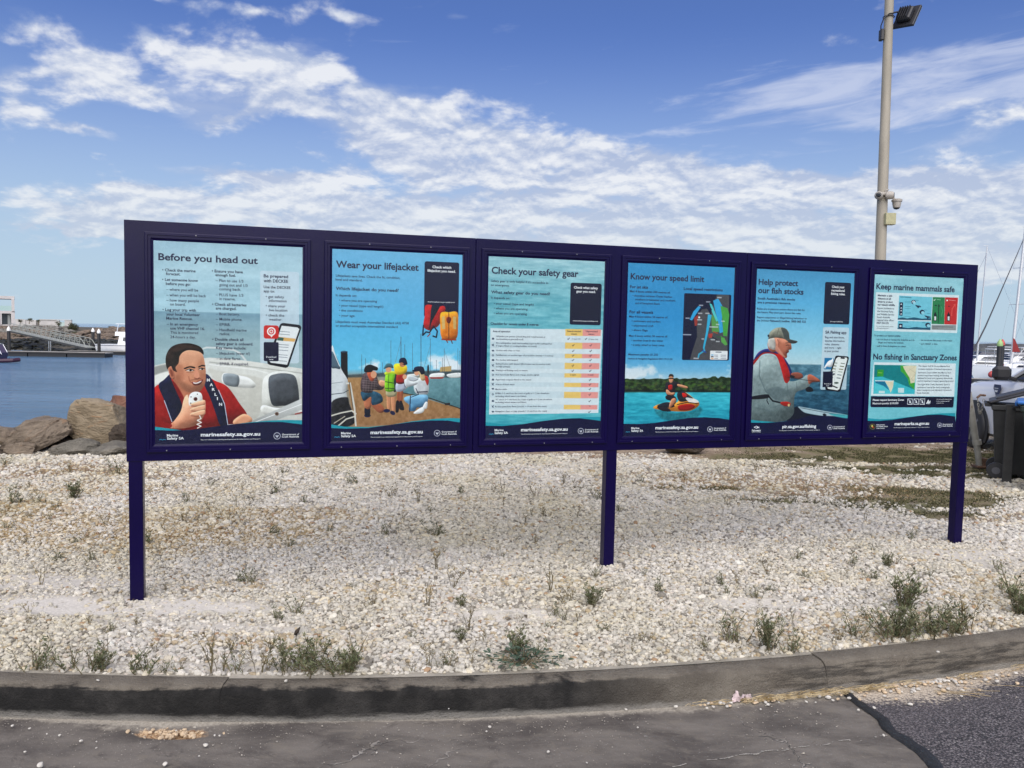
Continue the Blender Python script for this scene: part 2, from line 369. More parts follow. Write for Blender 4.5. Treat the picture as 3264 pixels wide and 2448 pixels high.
    P.poly([(470,1200),(500,1182),(540,1188),(553,1215),(550,1250),(520,1270),(470,1275),(462,1240)],(236,236,232));P.ell(508,1230,13,13,(110,60,50));P.ell(508,1230,8,8,(60,30,30))
    for x,y in ((478,1216),(520,1198),(476,1258)): P.ell(x,y,4,4,(40,40,40))
    for y in (1245,1278,1310): P.poly([(470,y+22),(510,y+4),(565,y-8),(574,y+8),(566,y+24),(510,y+34)],(230,172,142),True,0);P.line([(480,y+32),(520,y+36),(566,y+26)],2.4,(140,86,68))
    P.line([(535,1340),(545,1360),(520,1372),(548,1386),(518,1398),(545,1410),(520,1424)],4,(230,226,220))
    # app card
    P.rrect(934,380,1190,995,(196,212,224),14,.8,.045)
    P.poly([(1062,745),(1070,732),(1085,727),(1188,740),(1200,746),(1205,760),(1124,1008),(1115,1021),(1100,1024),(998,1004),(984,996),(981,980)],(14,16,34),False)
    P.poly([(1076,745),(1180,757),(1192,768),(1112,1004),(1006,990),(996,980)],(226,230,232),False);P.line([(1120,745),(1160,750)],6,(14,16,34))
    P.poly([(1050,818),(1168,832),(1160,852),(1046,842)],(214,170,110),False);P.poly([(1050,820),(1090,826),(1085,846),(1046,842)],(60,100,90),False)
    for y in (782,800,868,884,905,935,950,975): P.line([(1060-(y-780)*.12,y),(1130-(y-780)*.1,y+6)],2.2,(120,130,140))
    P.rrect(958,742,1056,832,(196,44,40),14);P.ell(1008,783,29,29,(244,238,236));P.ell(1008,783,20,20,(196,44,40));P.ell(1008,783,13,13,(244,238,236));P.ell(1008,783,7,7,(196,44,40));P.poly([(996,805),(1022,805),(1009,824)],(244,238,236),False)
    P.rrect(958,853,1056,980,(12,14,60),8,1,.02)
    P.foot([(225,1412),(300,1422),(420,1438),(560,1430),(700,1405),(860,1385),(1000,1372),(1110,1368),(1212,1370),(1212,1420),(225,1470)],[(225,1436),(330,1440),(470,1436),(620,1415),(780,1395),(950,1382),(1080,1382),(1212,1398),(1230,1560),(200,1560)])
    msa(P,268,1502,42);crest(P,1047,1474,23);return P
def poster2():
    P=Paint(PC[2],2);P.grad([(0,118,178,216),(.25,104,174,216),(.42,96,178,220),(.62,110,190,226),(.66,150,150,140),(1,150,120,90)])
    n=fbm2(PH,PW,9,6,P.rng,5)
    v=((np.arange(PH)+.5)/PH)[:,None];u=((np.arange(PW)+.5)/PW)[None]
    cm=np.clip((n-.52)*7+1.1*np.exp(-((u-.84)/.16)**2-((v-.62)/.07)**2)*2.2-1+1.9*np.exp(-((u-.25)/.15)**2-((v-.61)/.06)**2)*1.2,0,1)*np.clip((v-.5)*14,0,1)*(v<.675)
    P.img=P.img*(1-cm[...,None]*.85)+np.array((240,240,244))/255*cm[...,None]*.85
    P.poly([(800,1060),(1090,1050),(1080,1310),(820,1220),(640,1180)],((120,158,165),(84,120,128)),False,tex=.08)                     # water
    P.poly([(240,1060),(400,1045),(640,1180),(1075,1300),(1075,1400),(300,1420)],((170,136,96),(150,116,84)),False,tex=.10)          # jetty
    P.line([(640,1180),(860,1225),(1075,1300)],4,(60,52,44))
    P.poly([(960,1262),(1000,1256),(1000,1275),(965,1275)],(50,44,44),False)
    # far harbour
    P.poly([(250,1050),(420,1040),(700,1030),(1080,1020),(1080,1075),(700,1062),(250,1068)],(72,84,88),True,2,.9,tex=.2)
    P.poly([(850,1055),(880,1042),(950,1040),(960,1060),(940,1078),(860,1080)],(232,232,228));P.poly([(980,1050),(1075,1040),(1078,1072),(1000,1075)],(218,220,218));P.poly([(690,1050),(760,1045),(770,1062),(700,1066)],(220,222,220))
    P.poly([(850,1070),(960,1070),(945,1082),(860,1082)],(150,60,50),False)
    P.poly([(930,998),(1010,990),(1010,1028),(925,1030)],(188,160,110),False)
    for x,t,b in ((352,900,1050),(566,800,1040),(640,775,1040),(668,830,1030),(725,820,1040),(787,755,1060),(856,790,1050),(958,860,1040),(1058,860,1050),(945,930,1040),(900,945,1040),(380,930,1050),(420,940,1050),(505,960,1040),(1072,880,1040)): P.line([(x,t),(x+1,b)],1.6 if x not in (787,640) else 2.6,(84,100,112))
    P.line([(856,840),(800,1030)],1.2,(110,120,130));P.line([(640,800),(600,960)],1.2,(110,120,130));P.line([(960,880),(1005,1010)],1.2,(120,130,140))
    P.ell(840,1010,7,32,(50,44,40));P.poly([(198,880),(248,878),(250,1080),(200,1060)],(24,24,30),False);P.poly([(196,880),(222,872),(250,880),(222,888)],(60,90,110),True)
    # white boat on the left
    P.poly([(130,860),(160,900),(205,1010),(250,1090),(240,1170),(255,1300),(130,1330)],((222,226,230),(190,196,200)),True,0,tex=.03)
    P.poly([(130,880),(165,915),(196,1000),(160,1000),(130,990)],(90,110,126),True);P.line([(140,870),(190,985)],3,(240,244,246))
    P.poly([(130,1250),(240,1210),(262,1260),(300,1400),(130,1425)],(40,40,46),True,1,tex=.15)
    P.line([(130,1190),(220,1180),(255,1160)],3,(70,80,92));P.line([(130,1110),(215,1100)],2,(120,130,140))
    P.line([(240,1110),(268,1110),(300,1290),(310,1420)],7,(206,204,196));P.line([(262,1100),(290,1300)],3,(90,88,84))
    P.line([(130,1345),(200,1325),(280,1310),(310,1330),(300,1352),(240,1370),(180,1420)],6,(204,200,190));P.line([(150,1400),(230,1350)],4,(180,174,160))
    # crouching man in check shirt
    P.ell(395,1345,24,14,(26,34,76));P.poly([(376,1290),(412,1288),(412,1345),(378,1342)],(26,30,52))
    P.poly([(372,1190),(420,1170),(440,1200),(418,1290),(378,1290),(366,1230)],(172,112,84),tex=.04);P.poly([(420,1262),(480,1255),(520,1300),(505,1325),(470,1320)],(160,98,72))
    P.poly([(350,1170),(420,1165),(490,1190),(505,1245),(430,1270),(420,1210),(372,1240),(352,1210)],(44,84,104),True,0,tex=.18)
    P.poly([(368,1040),(420,1035),(462,1060),(480,1120),(520,1130),(500,1160),(440,1160),(425,1180),(355,1172),(345,1110)],(82,70,74),True,0,tex=.14)
    for k in range(6): P.line([(355,1070+k*18),(465,1085+k*16)],1.5,(150,136,136),.7)
    for k in range(5): P.line([(372+k*20,1045),(362+k*20,1170)],1.5,(150,130,130),.6)
    P.poly([(395,1030),(440,1022),(455,1045),(440,1090),(420,1095),(398,1060)],(178,92,66));P.ell(440,1048,22,26,SK,0,0,1);P.poly([(372,1028),(378,990),(410,975),(445,985),(470,998),(466,1018),(436,1018),(420,1030)],(22,22,30))
    P.poly([(485,1090),(512,1092),(540,1105),(535,1130),(500,1135),(480,1115)],SK)
    # child in green vest
    P.poly([(537,1180),(565,1190),(562,1300),(540,1300)],(196,140,108));P.poly([(570,1190),(598,1180),(596,1310),(574,1305)],(196,140,108));P.ell(537,1312,24,13,(30,38,80));P.ell(580,1328,20,14,(30,36,76),.5)
    P.poly([(535,1160),(605,1160),(600,1205),(540,1208)],(168,160,130));P.poly([(560,1040),(606,1050),(608,1160),(585,1170),(570,1090)],(50,56,64))
    P.poly([(535,1030),(570,1025),(598,1040),(588,1100),(590,1165),(530,1168),(522,1100)],((150,214,54),(118,178,40)),True,0,tex=.08);P.line([(524,1100),(590,1112)],3,(40,60,40));P.line([(526,1148),(590,1150)],3,(40,60,40));P.line([(552,1035),(548,1165)],2,(60,90,30))
    P.poly([(520,1035),(560,1022),(605,1030),(608,1045),(560,1042),(530,1052)],(196,214,60));P.ell(550,1012,22,22,SK);P.poly([(513,1008),(530,975),(552,967),(575,975),(585,1002),(550,996)],(70,104,112))
    # child in yellow vest
    P.poly([(618,1160),(640,1160),(632,1250),(610,1250)],(150,92,66));P.poly([(636,1160),(656,1160),(650,1250),(632,1250)],(150,92,66));P.poly([(606,1245),(626,1245),(624,1315),(602,1320)],(34,28,38));P.poly([(630,1245),(648,1245),(664,1305),(630,1300)],(34,28,38))
    P.poly([(608,1110),(668,1110),(672,1160),(608,1172)],(174,180,196));P.poly([(612,1050),(665,1050),(662,1112),(610,1112)],(154,44,40));P.poly([(590,978),(622,968),(680,985),(682,1030),(650,1048),(606,1048),(592,1020)],((236,208,50),(214,178,36)),True,0,tex=.08)
    P.ell(652,975,22,20,(186,126,96));P.poly([(626,962),(632,935),(655,926),(676,935),(688,972),(668,975),(650,962)],(28,38,66));P.poly([(640,970),(690,975),(668,982)],(22,30,54))
    P.line([(614,1110),(664,1112),(672,1140)],3,(20,24,50))
    # crouching woman
    P.poly([(745,1090),(800,1070),(838,1100),(838,1190),(760,1192),(735,1150)],(196,200,204),True,0,tex=.04);P.poly([(760,1120),(680,1140),(665,1090),(690,1060),(705,1095),(750,1098)],(200,204,208),True,0,tex=.05);P.poly([(690,1060),(730,1062),(770,1080),(740,1100),(700,1090)],(186,192,198))
    P.ell(668,1066,16,18,SK);P.poly([(805,1062),(835,1065),(845,1100),(835,1130),(820,1100)],(178,60,50))
    P.poly([(668,1215),(740,1200),(830,1200),(835,1250),(800,1290),(760,1290),(740,1315),(700,1310),(700,1270),(670,1245)],((122,168,198),(92,138,172)),True,0,tex=.08)
    P.poly([(735,1325),(800,1285),(812,1310),(795,1330),(750,1336)],(232,232,232));P.poly([(800,1290),(820,1250),(836,1256),(828,1300)],(220,222,224))
    P.line([(760,1178),(835,1175)],4,(24,28,56));P.line([(710,1205),(705,1320)],4,(24,28,56));P.line([(750,1150),(770,1195),(715,1215)],3,(24,28,56))
    P.ell(756,1036,18,22,SK);P.poly([(765,1020),(800,1015),(812,1050),(818,1090),(790,1092),(775,1050)],(196,168,130),True,0,tex=.1);P.poly([(738,1000),(770,990),(805,998),(815,1040),(790,1050),(775,1028),(742,1020)],(26,34,60));P.poly([(722,1022),(745,1012),(770,1024),(740,1030)],(26,34,60))
    P.poly([(640,1030),(800,1040),(780,1060),(660,1050)],(0,0,0),True,3,.0)
    # code card and life jackets
    P.rrect(812,222,1066,640,(14,18,62),14,1,.02)
    P.poly([(820,548),(870,545),(880,570),(950,550),(965,585),(920,690),(880,715),(850,730),(806,700),(815,620)],(168,34,34),True,0,tex=.1);P.poly([(868,548),(910,556),(925,560),(870,660),(850,720),(856,640)],(22,24,48))
    P.line([(806,690),(800,765),(825,740),(850,745),(880,700),(908,735),(900,780),(875,770)],6,(24,26,50));P.line([(835,775),(856,752)],4,(160,40,40))
    P.poly([(930,610),(960,594),(985,596),(1000,596),(1040,592),(1060,615),(1060,700),(1055,770),(1030,800),(960,802),(935,770),(928,700)],((226,150,40),(204,116,28)),True,0,tex=.12);P.poly([(975,640),(995,630),(1010,648),(996,680),(978,668)],(120,40,24));P.line([(992,592),(992,800)],3,(70,40,24));P.poly([(940,630),(962,625),(965,720),(942,720)],(190,180,140),False,0,.7);P.poly([(1022,630),(1044,630),(1046,720),(1026,720)],(190,180,140),False,0,.7)
    P.line([(940,795),(1045,800)],6,(150,60,24));P.line([(975,805),(985,820)],4,(120,40,24));P.line([(1010,805),(1018,826)],4,(90,40,30))
    P.foot([(130,1408),(230,1425),(400,1430),(560,1415),(720,1390),(900,1372),(1000,1368),(1080,1370),(1080,1430),(130,1470)],[(120,1434),(240,1440),(400,1436),(560,1415),(720,1395),(860,1385),(980,1386),(1080,1402),(1100,1560),(100,1560)])
    msa(P,152,1502,40);crest(P,906,1477,23);return P
def ripples(P,base,amp):
    P.grad(base);n=fbm2(PH,PW,70,7,P.rng,4)-.5;m=fbm2(PH,PW,14,3,P.rng,3)-.5;P.img=np.clip(P.img+(n*amp+m*.08)[...,None]*np.array((1,.8,.7)),0,1)
def poster3():
    P=Paint(PC[3],3);ripples(P,[(0,150,190,200),(.25,116,176,188),(.6,100,172,186),(.86,92,176,186),(1,60,150,170)],.26)
    P.rrect(772,326,1014,655,(12,16,56),14,1,.03)
    P.poly([(152,680),(1024,690),(992,1332),(143,1345)],(206,220,226),False)
    ys=[680,735,785,835,872,907,942,992,1022,1057,1095,1130,1165,1215,1265,1302,1345]
    xl=lambda y:152-(y-680)*.0135; xr=lambda y:1024-(y-690)*.048
    for i in range(16):
        y0,y1=ys[i],ys[i+1]
        if i%2==0 and i>0: P.poly([(xl(y0),y0),(xr(y0),y0+3),(xr(y1),y1+1),(xl(y1),y1)],(190,208,216),False,0,.8)
        xa=735-(y0-690)*.02;xb=870-(y0-690)*.03
        if i in(0,2,4,6,8,10,12,14):
            P.poly([(xa,y0+4),(xb,y0+5),(xb-1,y1+3),(xa-1,y1+2)],(228,190,116),False);P.poly([(xb,y0+5),(xr(y0)-12,y0+6),(xr(y1)-12,y1+3),(xb-1,y1+3)],(224,152,146),False)
        c=(66,80,100)
        yc=(y0+y1)/2
        if i not in (0,):
            k=i%4
            if k==0:P.ell(172,yc,8,8,c);P.ell(172,yc,4,4,(200,214,220))
            elif k==1:P.poly([(164,yc+8),(164,yc-2),(172,yc-8),(182,yc-2),(182,yc+8)],c,False)
            elif k==2:P.line([(165,yc-6),(178,yc+7)],3,c);P.line([(178,yc-8),(168,yc+6)],3,c)
            else:P.poly([(162,yc-5),(178,yc-6),(184,yc+4),(168,yc+7)],c,False)
        for col,x in ((0,798),(1,934)):
            if i in (0,8): continue
            if col==0 and i in (9,10,11,12,13,14,15): continue
            if i==14: continue
            x=x-(yc-760)*.02 - (38 if i==1 else 0)
            P.line([(x-8,yc),(x-3,yc+6),(x+8,yc-7)],2.6,(60,60,74))
    P.foot([(110,1405),(250,1420),(420,1420),(620,1390),(800,1370),(930,1362),(1012,1362),(1010,1420),(110,1470)],[(105,1432),(250,1434),(400,1420),(560,1395),(720,1376),(850,1373),(1012,1392),(1030,1560),(90,1560)])
    msa(P,142,1498,36);crest(P,856,1471,23);return P
def poster4():
    P=Paint(PC[4],4);P.grad([(0,66,146,192),(.3,56,144,196),(.52,78,158,206),(.62,120,176,210),(.67,168,200,216),(.74,40,60,40),(.75,70,178,196),(.85,48,160,180),(1,30,140,165)])
    n=fbm2(PH,PW,10,6,P.rng,5);v=((np.arange(PH)+.5)/PH)[:,None];u=((np.arange(PW)+.5)/PW)[None]
    cm=np.clip((n-.5)*6+2.2*np.exp(-((u-.12)/.2)**2-((v-.64)/.035)**2)-.9,0,1)*(v<.7)*(v>.58);P.img=P.img*(1-cm[...,None]*.7)+.92*cm[...,None]*.7
    pts=[(90,1085)];r=P.rng
    for i in range(40): pts.append((100+i*22,1088-10*r.random()-(i/40)*14-(16*r.random() if i>28 else 6*r.random())))
    P.poly(pts+[(985,1180),(90,1180)],((52,74,44),(34,50,34)),False,0,1,tex=.3)
    for i in range(160): 
        x=100+860*r.random();y=1095+70*r.random();P.ell(x,y,14,7,(66+30*r.random(),92+26*r.random(),50),0,1,.55)
    P.poly([(90,1166),(985,1170),(985,1178),(90,1178)],(24,34,28),False,1,.8)
    sl,m=P.mask([(90,1176),(985,1176),(985,1440),(90,1440)],False);w=(fbm2(PH,PW,90,12,P.rng,3)-.5)[sl][...,None]*m[...,None]*.22;P.img[sl]=np.clip(P.img[sl]+w,0,1)
    # map
    P.rrect(568,392,946,928,(12,18,60),10,1,.02)
    P.poly([(840,400),(940,404),(920,925),(622,925),(640,860),(680,740),(676,620),(690,560),(720,520),(760,515),(790,560),(830,430)],(84,84,88),False)
    P.poly([(690,495),(712,500),(640,610),(620,605),(650,540)],(60,160,210),False);P.poly([(810,450),(850,432),(888,500),(880,600),(890,700),(862,712),(850,620),(828,540)],(60,160,210),False)
    P.poly([(868,490),(925,510),(940,560),(920,735),(890,730),(884,600)],(84,160,78),False);P.poly([(800,560),(850,620),(860,700),(800,700),(795,600)],(96,150,84),False);P.poly([(870,730),(900,750),(925,800),(905,808),(875,780)],(96,160,84),False)
    P.poly([(768,560),(798,565),(770,700),(740,830),(730,838),(726,828),(752,700)],(62,168,206),False);P.poly([(780,470),(800,480),(850,610),(835,618),(800,540)],(90,190,190),False);P.line([(735,835),(740,850),(695,880),(690,905)],8,(70,160,190));P.line([(720,850),(752,864)],5,(40,80,160))
    P.poly([(655,590),(690,560),(680,650),(662,655)],(150,64,54),False);P.poly([(770,718),(805,712),(800,745),(775,750)],(170,70,60),False);P.line([(812,700),(846,712)],6,(150,90,60))
    P.poly([(690,480),(720,462),(760,462),(800,520),(785,560),(760,510),(715,512)],(16,20,62),False)
    for x,y,w in ((712,488,34),(770,460,34),(604,592,34),(764,552,34),(860,424,36),(600,724,66),(846,640,28),(700,604,40),(700,640,30),(704,552,36),(888,614,28),(814,660,70),(726,757,22),(672,912,40),(806,762,34),(846,776,30)): P.poly([(x-w/2,y-5),(x+w/2,y-4),(x+w/2,y+6),(x-w/2,y+5)],(196,200,204),False,0,.75)
    P.ell(697,585,8,8,(240,240,240));P.line([(800,740),(850,770)],3,(20,20,40));P.line([(835,740),(905,742)],3,(60,110,60))
    P.rrect(784,850,924,922,(226,230,232),6)
    for k,c in enumerate(((110,170,210),(30,30,60),(220,160,110))): P.poly([(792,880+k*14),(812,880+k*14),(812,889+k*14),(792,889+k*14)],c,False);P.line([(818,885+k*14),(846,885+k*14)],2,(70,80,100));P.line([(870,885+k*14),(912,886+k*14)],2,(70,80,100))
    P.line([(830,861),(874,862)],4,(70,80,100))
    # jet ski and rider
    P.poly([(340,1320),(480,1345),(640,1335),(700,1300),(720,1330),(640,1400),(420,1400)],(36,104,110),True,3,.6,tex=.3)
    P.poly([(330,1308),(365,1282),(440,1262),(520,1262),(560,1180),(600,1190),(660,1236),(696,1268),(680,1300),(620,1330),(520,1335),(400,1325)],(206,136,56),True,0,tex=.06)
    P.poly([(360,1300),(440,1305),(470,1335),(400,1330)],(44,40,50));P.poly([(530,1290),(600,1275),(650,1280),(660,1300),(610,1325),(540,1325)],(150,30,26))
    P.poly([(362,1290),(400,1270),(450,1262),(500,1290),(470,1305),(380,1300)],(40,44,56));P.poly([(520,1195),(560,1170),(600,1195),(650,1235),(610,1250),(540,1255)],(42,48,58));P.poly([(560,1190),(585,1192),(600,1215),(570,1222)],(196,44,36));P.poly([(590,1225),(670,1238),(690,1262),(620,1262)],(226,226,226),True,0,.9);P.line([(520,1280),(600,1262),(690,1272)],4,(40,30,40))
    P.line([(500,1175),(545,1180),(560,1165)],6,(30,34,40))
    P.poly([(428,1215),(470,1200),(510,1225),(512,1260),(480,1300),(455,1295),(475,1255),(435,1240)],(40,36,44));P.poly([(475,1240),(505,1230),(508,1262),(470,1302),(454,1298)],(184,126,98))
    P.poly([(430,1110),(470,1095),(520,1100),(550,1118),(530,1135),(505,1150),(505,1185),(490,1210),(440,1205),(428,1160)],(44,40,48),True,0,tex=.06);P.poly([(450,1130),(480,1125),(480,1160),(455,1165)],(170,40,40))
    P.poly([(528,1118),(600,1136),(598,1152),(560,1145),(525,1134)],(196,140,110));P.poly([(432,1165),(448,1165),(470,1185),(500,1185),(490,1204),(440,1200)],(196,140,110))
    P.poly([(455,1052),(470,1044),(488,1052),(490,1085),(478,1108),(462,1106),(454,1080)],(200,146,116));P.poly([(452,1062),(458,1042),(475,1038),(490,1046),(491,1062),(470,1056)],(60,46,40));P.line([(454,1073),(490,1073)],5,(24,24,28))
    P.foot(None,[(90,1434),(200,1436),(330,1428),(480,1405),(620,1385),(740,1380),(850,1385),(935,1398),(960,1560),(70,1560)])
    msa(P,112,1500,34);crest(P,783,1474,22);return P
def poster5():
    P=Paint(PC[5],5);P.grad([(0,84,150,188),(.2,100,172,212),(.45,146,198,220),(.572,180,208,216),(.575,96,134,150),(.7,60,104,124),(.85,42,88,110),(1,50,90,110)])
    sl,m=P.mask([(100,953),(1000,953),(1000,1450),(100,1450)],False);w=(fbm2(PH,PW,60,16,P.rng,4)-.5)[sl][...,None]*m[...,None]*.3;P.img[sl]=np.clip(P.img[sl]+w,0,1)
    # boat edge
    P.poly([(520,1318),(700,1350),(938,1392),(938,1424),(700,1400),(560,1370),(500,1340)],(166,186,194),False,1);P.poly([(500,1320),(580,1375),(760,1410),(640,1440),(430,1445),(440,1390)],(20,28,48),True,1);P.line([(535,1330),(700,1362),(920,1398)],3,(70,90,104));P.poly([(725,1385),(745,1380),(760,1395),(735,1400)],(20,30,44))
    # jumper
    P.poly([(130,975),(180,910),(240,880),(300,880),(350,920),(390,980),(440,1100),(540,1085),(590,1050),(620,1100),(600,1160),(500,1200),(480,1290),(480,1370),(430,1430),(330,1450),(110,1450),(112,1250),(122,1120)],((142,156,156),(112,128,130)),True,0,tex=.10)
    P.poly([(240,1190),(300,1245),(380,1275),(400,1240),(460,1200),(420,1180),(330,1150)],(84,98,102),True,4,.5);P.line([(190,930),(185,1060),(240,1190),(330,1260)],5,(90,104,108),.7,2);P.line([(420,1110),(430,1200),(470,1270)],4,(92,106,110),.7,2)
    P.line([(500,1110),(505,1190)],3,(92,106,110),.6,1);P.line([(300,1330),(380,1300),(470,1310)],5,(92,106,108),.6,2);P.line([(150,1330),(260,1350),(330,1420)],5,(88,102,106),.6,2);P.line([(260,900),(215,960),(195,1060)],5,(170,184,184),.6,2)
    P.poly([(118,1235),(240,1215),(270,1225),(250,1250),(118,1258)],(24,28,38));P.line([(262,1228),(300,1272),(380,1290)],8,(24,28,38));P.line([(255,1235),(250,1270),(265,1300)],5,(30,34,44))
    P.poly([(370,1282),(420,1278),(450,1290),(445,1315),(400,1316),(370,1300)],(158,44,34));P.ell(436,1308,9,12,(206,180,130))
    # vest
    P.poly([(130,970),(150,900),(190,850),(260,830),(330,850),(380,885),(430,960),(450,1050),(432,1112),(400,1108),(370,1000),(335,900),(280,870),(210,880),(165,930)],(176,42,38),True,0,tex=.08)
    P.poly([(135,930),(170,870),(230,832),(300,836),(350,872),(290,862),(220,862),(160,910)],(46,56,118));P.poly([(380,885),(440,970),(470,1060),(455,1080),(430,990)],(40,46,96))
    # hands and reel
    P.poly([(455,1040),(500,1028),(545,1040),(556,1070),(520,1085),(470,1075)],(134,82,68));P.poly([(595,1060),(615,1045),(650,1060),(700,1095),(690,1112),(640,1112),(610,1130),(598,1100)],(166,100,80),tex=.06)
    P.line([(430,1072),(560,1092),(690,1108),(935,1150)],2.6,(50,54,62));P.poly([(580,1165),(610,1150),(638,1165),(640,1190),(600,1195),(582,1185)],(26,28,38));P.line([(450,1060),(480,1070)],12,(30,36,44))
    # head
    P.poly([(262,760),(330,730),(420,745),(440,760),(455,790),(458,832),(436,838),(436,856),(420,870),(420,900),(400,908),(370,880),(330,850),(300,860),(262,830)],((190,130,106),(166,100,80)),True,0,tex=.06)
    P.poly([(262,745),(300,735),(320,760),(322,830),(300,836),(264,815)],(178,176,170),True,0,tex=.12);P.poly([(330,745),(350,735),(362,760),(355,800),(340,812),(328,780)],(206,140,118));P.line([(340,750),(352,775),(342,800)],3,(130,76,60))
    P.poly([(320,840),(330,800),(345,812),(385,870),(410,905),(370,885)],(214,158,138),True,2,.7)
    P.line([(410,800),(426,796),(440,798)],3,(60,40,36));P.line([(412,862),(432,856)],4,(110,50,44));P.line([(408,780),(432,776)],4,(110,80,66))
    P.poly([(262,745),(268,700),(300,665),(345,648),(400,652),(436,690),(445,745),(500,760),(508,772),(480,784),(440,778),(400,748),(330,735),(280,742)],((138,138,124),(120,120,108)),True,0,tex=.08);P.poly([(370,650),(420,668),(440,745),(400,740),(385,700)],(70,76,76),True,1,.8);P.poly([(430,748),(500,762),(506,774),(470,784),(436,776)],(70,72,72));P.line([(350,655),(330,730)],2,(96,96,88));P.ell(262,718,8,10,(40,50,70))
    # cards
    P.rrect(736,258,958,620,(12,16,56),14,1,.01)
    P.rrect(715,642,938,1176,(190,208,218),12,.88)
    P.poly([(740,905),(812,905),(820,915),(808,998),(798,1003),(740,1003),(734,994)],(28,120,164),False);P.poly([(738,985),(770,935),(800,920),(808,905),(815,925),(808,970),(790,985),(760,980),(748,995)],(236,240,244))
    P.poly([(830,900),(836,889),(850,885),(936,892),(946,898),(948,910),(880,1180),(873,1191),(858,1195),(762,1182),(750,1176),(746,1160)],(14,16,34),False);P.poly([(838,912),(856,896),(930,902),(936,914),(868,1172),(850,1182),(770,1168),(762,1150)],(226,232,228),False);P.line([(880,905),(910,908)],7,(14,16,34))
    for k,(y,c) in enumerate(((950,(110,120,110)),(975,(90,96,60)),(1000,(110,110,60)),(1022,(150,160,150)),(1048,(90,110,120)),(1075,(90,100,110)))): P.line([(820-k*7,y-4),(848-k*7,y)],4,c);P.line([(880-k*7,y),(912-k*7,y+4)],4,c)
    P.poly([(728,1022),(812,1020),(808,1155),(724,1155)],(14,18,56),False);P.line([(800,1140),(850,1160)],6,(20,20,30))
    P.ell(842,1118,20,8,(80,100,90));P.line([(840,960),(820,1150)],1.5,(120,130,130),.5);P.poly([(815,1035),(832,1040),(818,1055)],(14,18,56),False)
    P.foot([(110,1432),(200,1442),(330,1452),(430,1448),(430,1470),(110,1480)],[(105,1456),(250,1458),(400,1448),(520,1425),(600,1400),(700,1398),(820,1402),(940,1420),(960,1580),(90,1580)])
    P.poly([(780,1380),(938,1395),(938,1422),(850,1408)],(60,160,165),True,1,.8)
    P.poly([(138,1495),(162,1482),(182,1494),(186,1486),(186,1508),(180,1500),(162,1508)],(235,238,245),False);P.ell(160,1495,8,7,(14,18,66));P.ell(160,1495,3,3,(235,238,245));crest(P,788,1499,22);return P
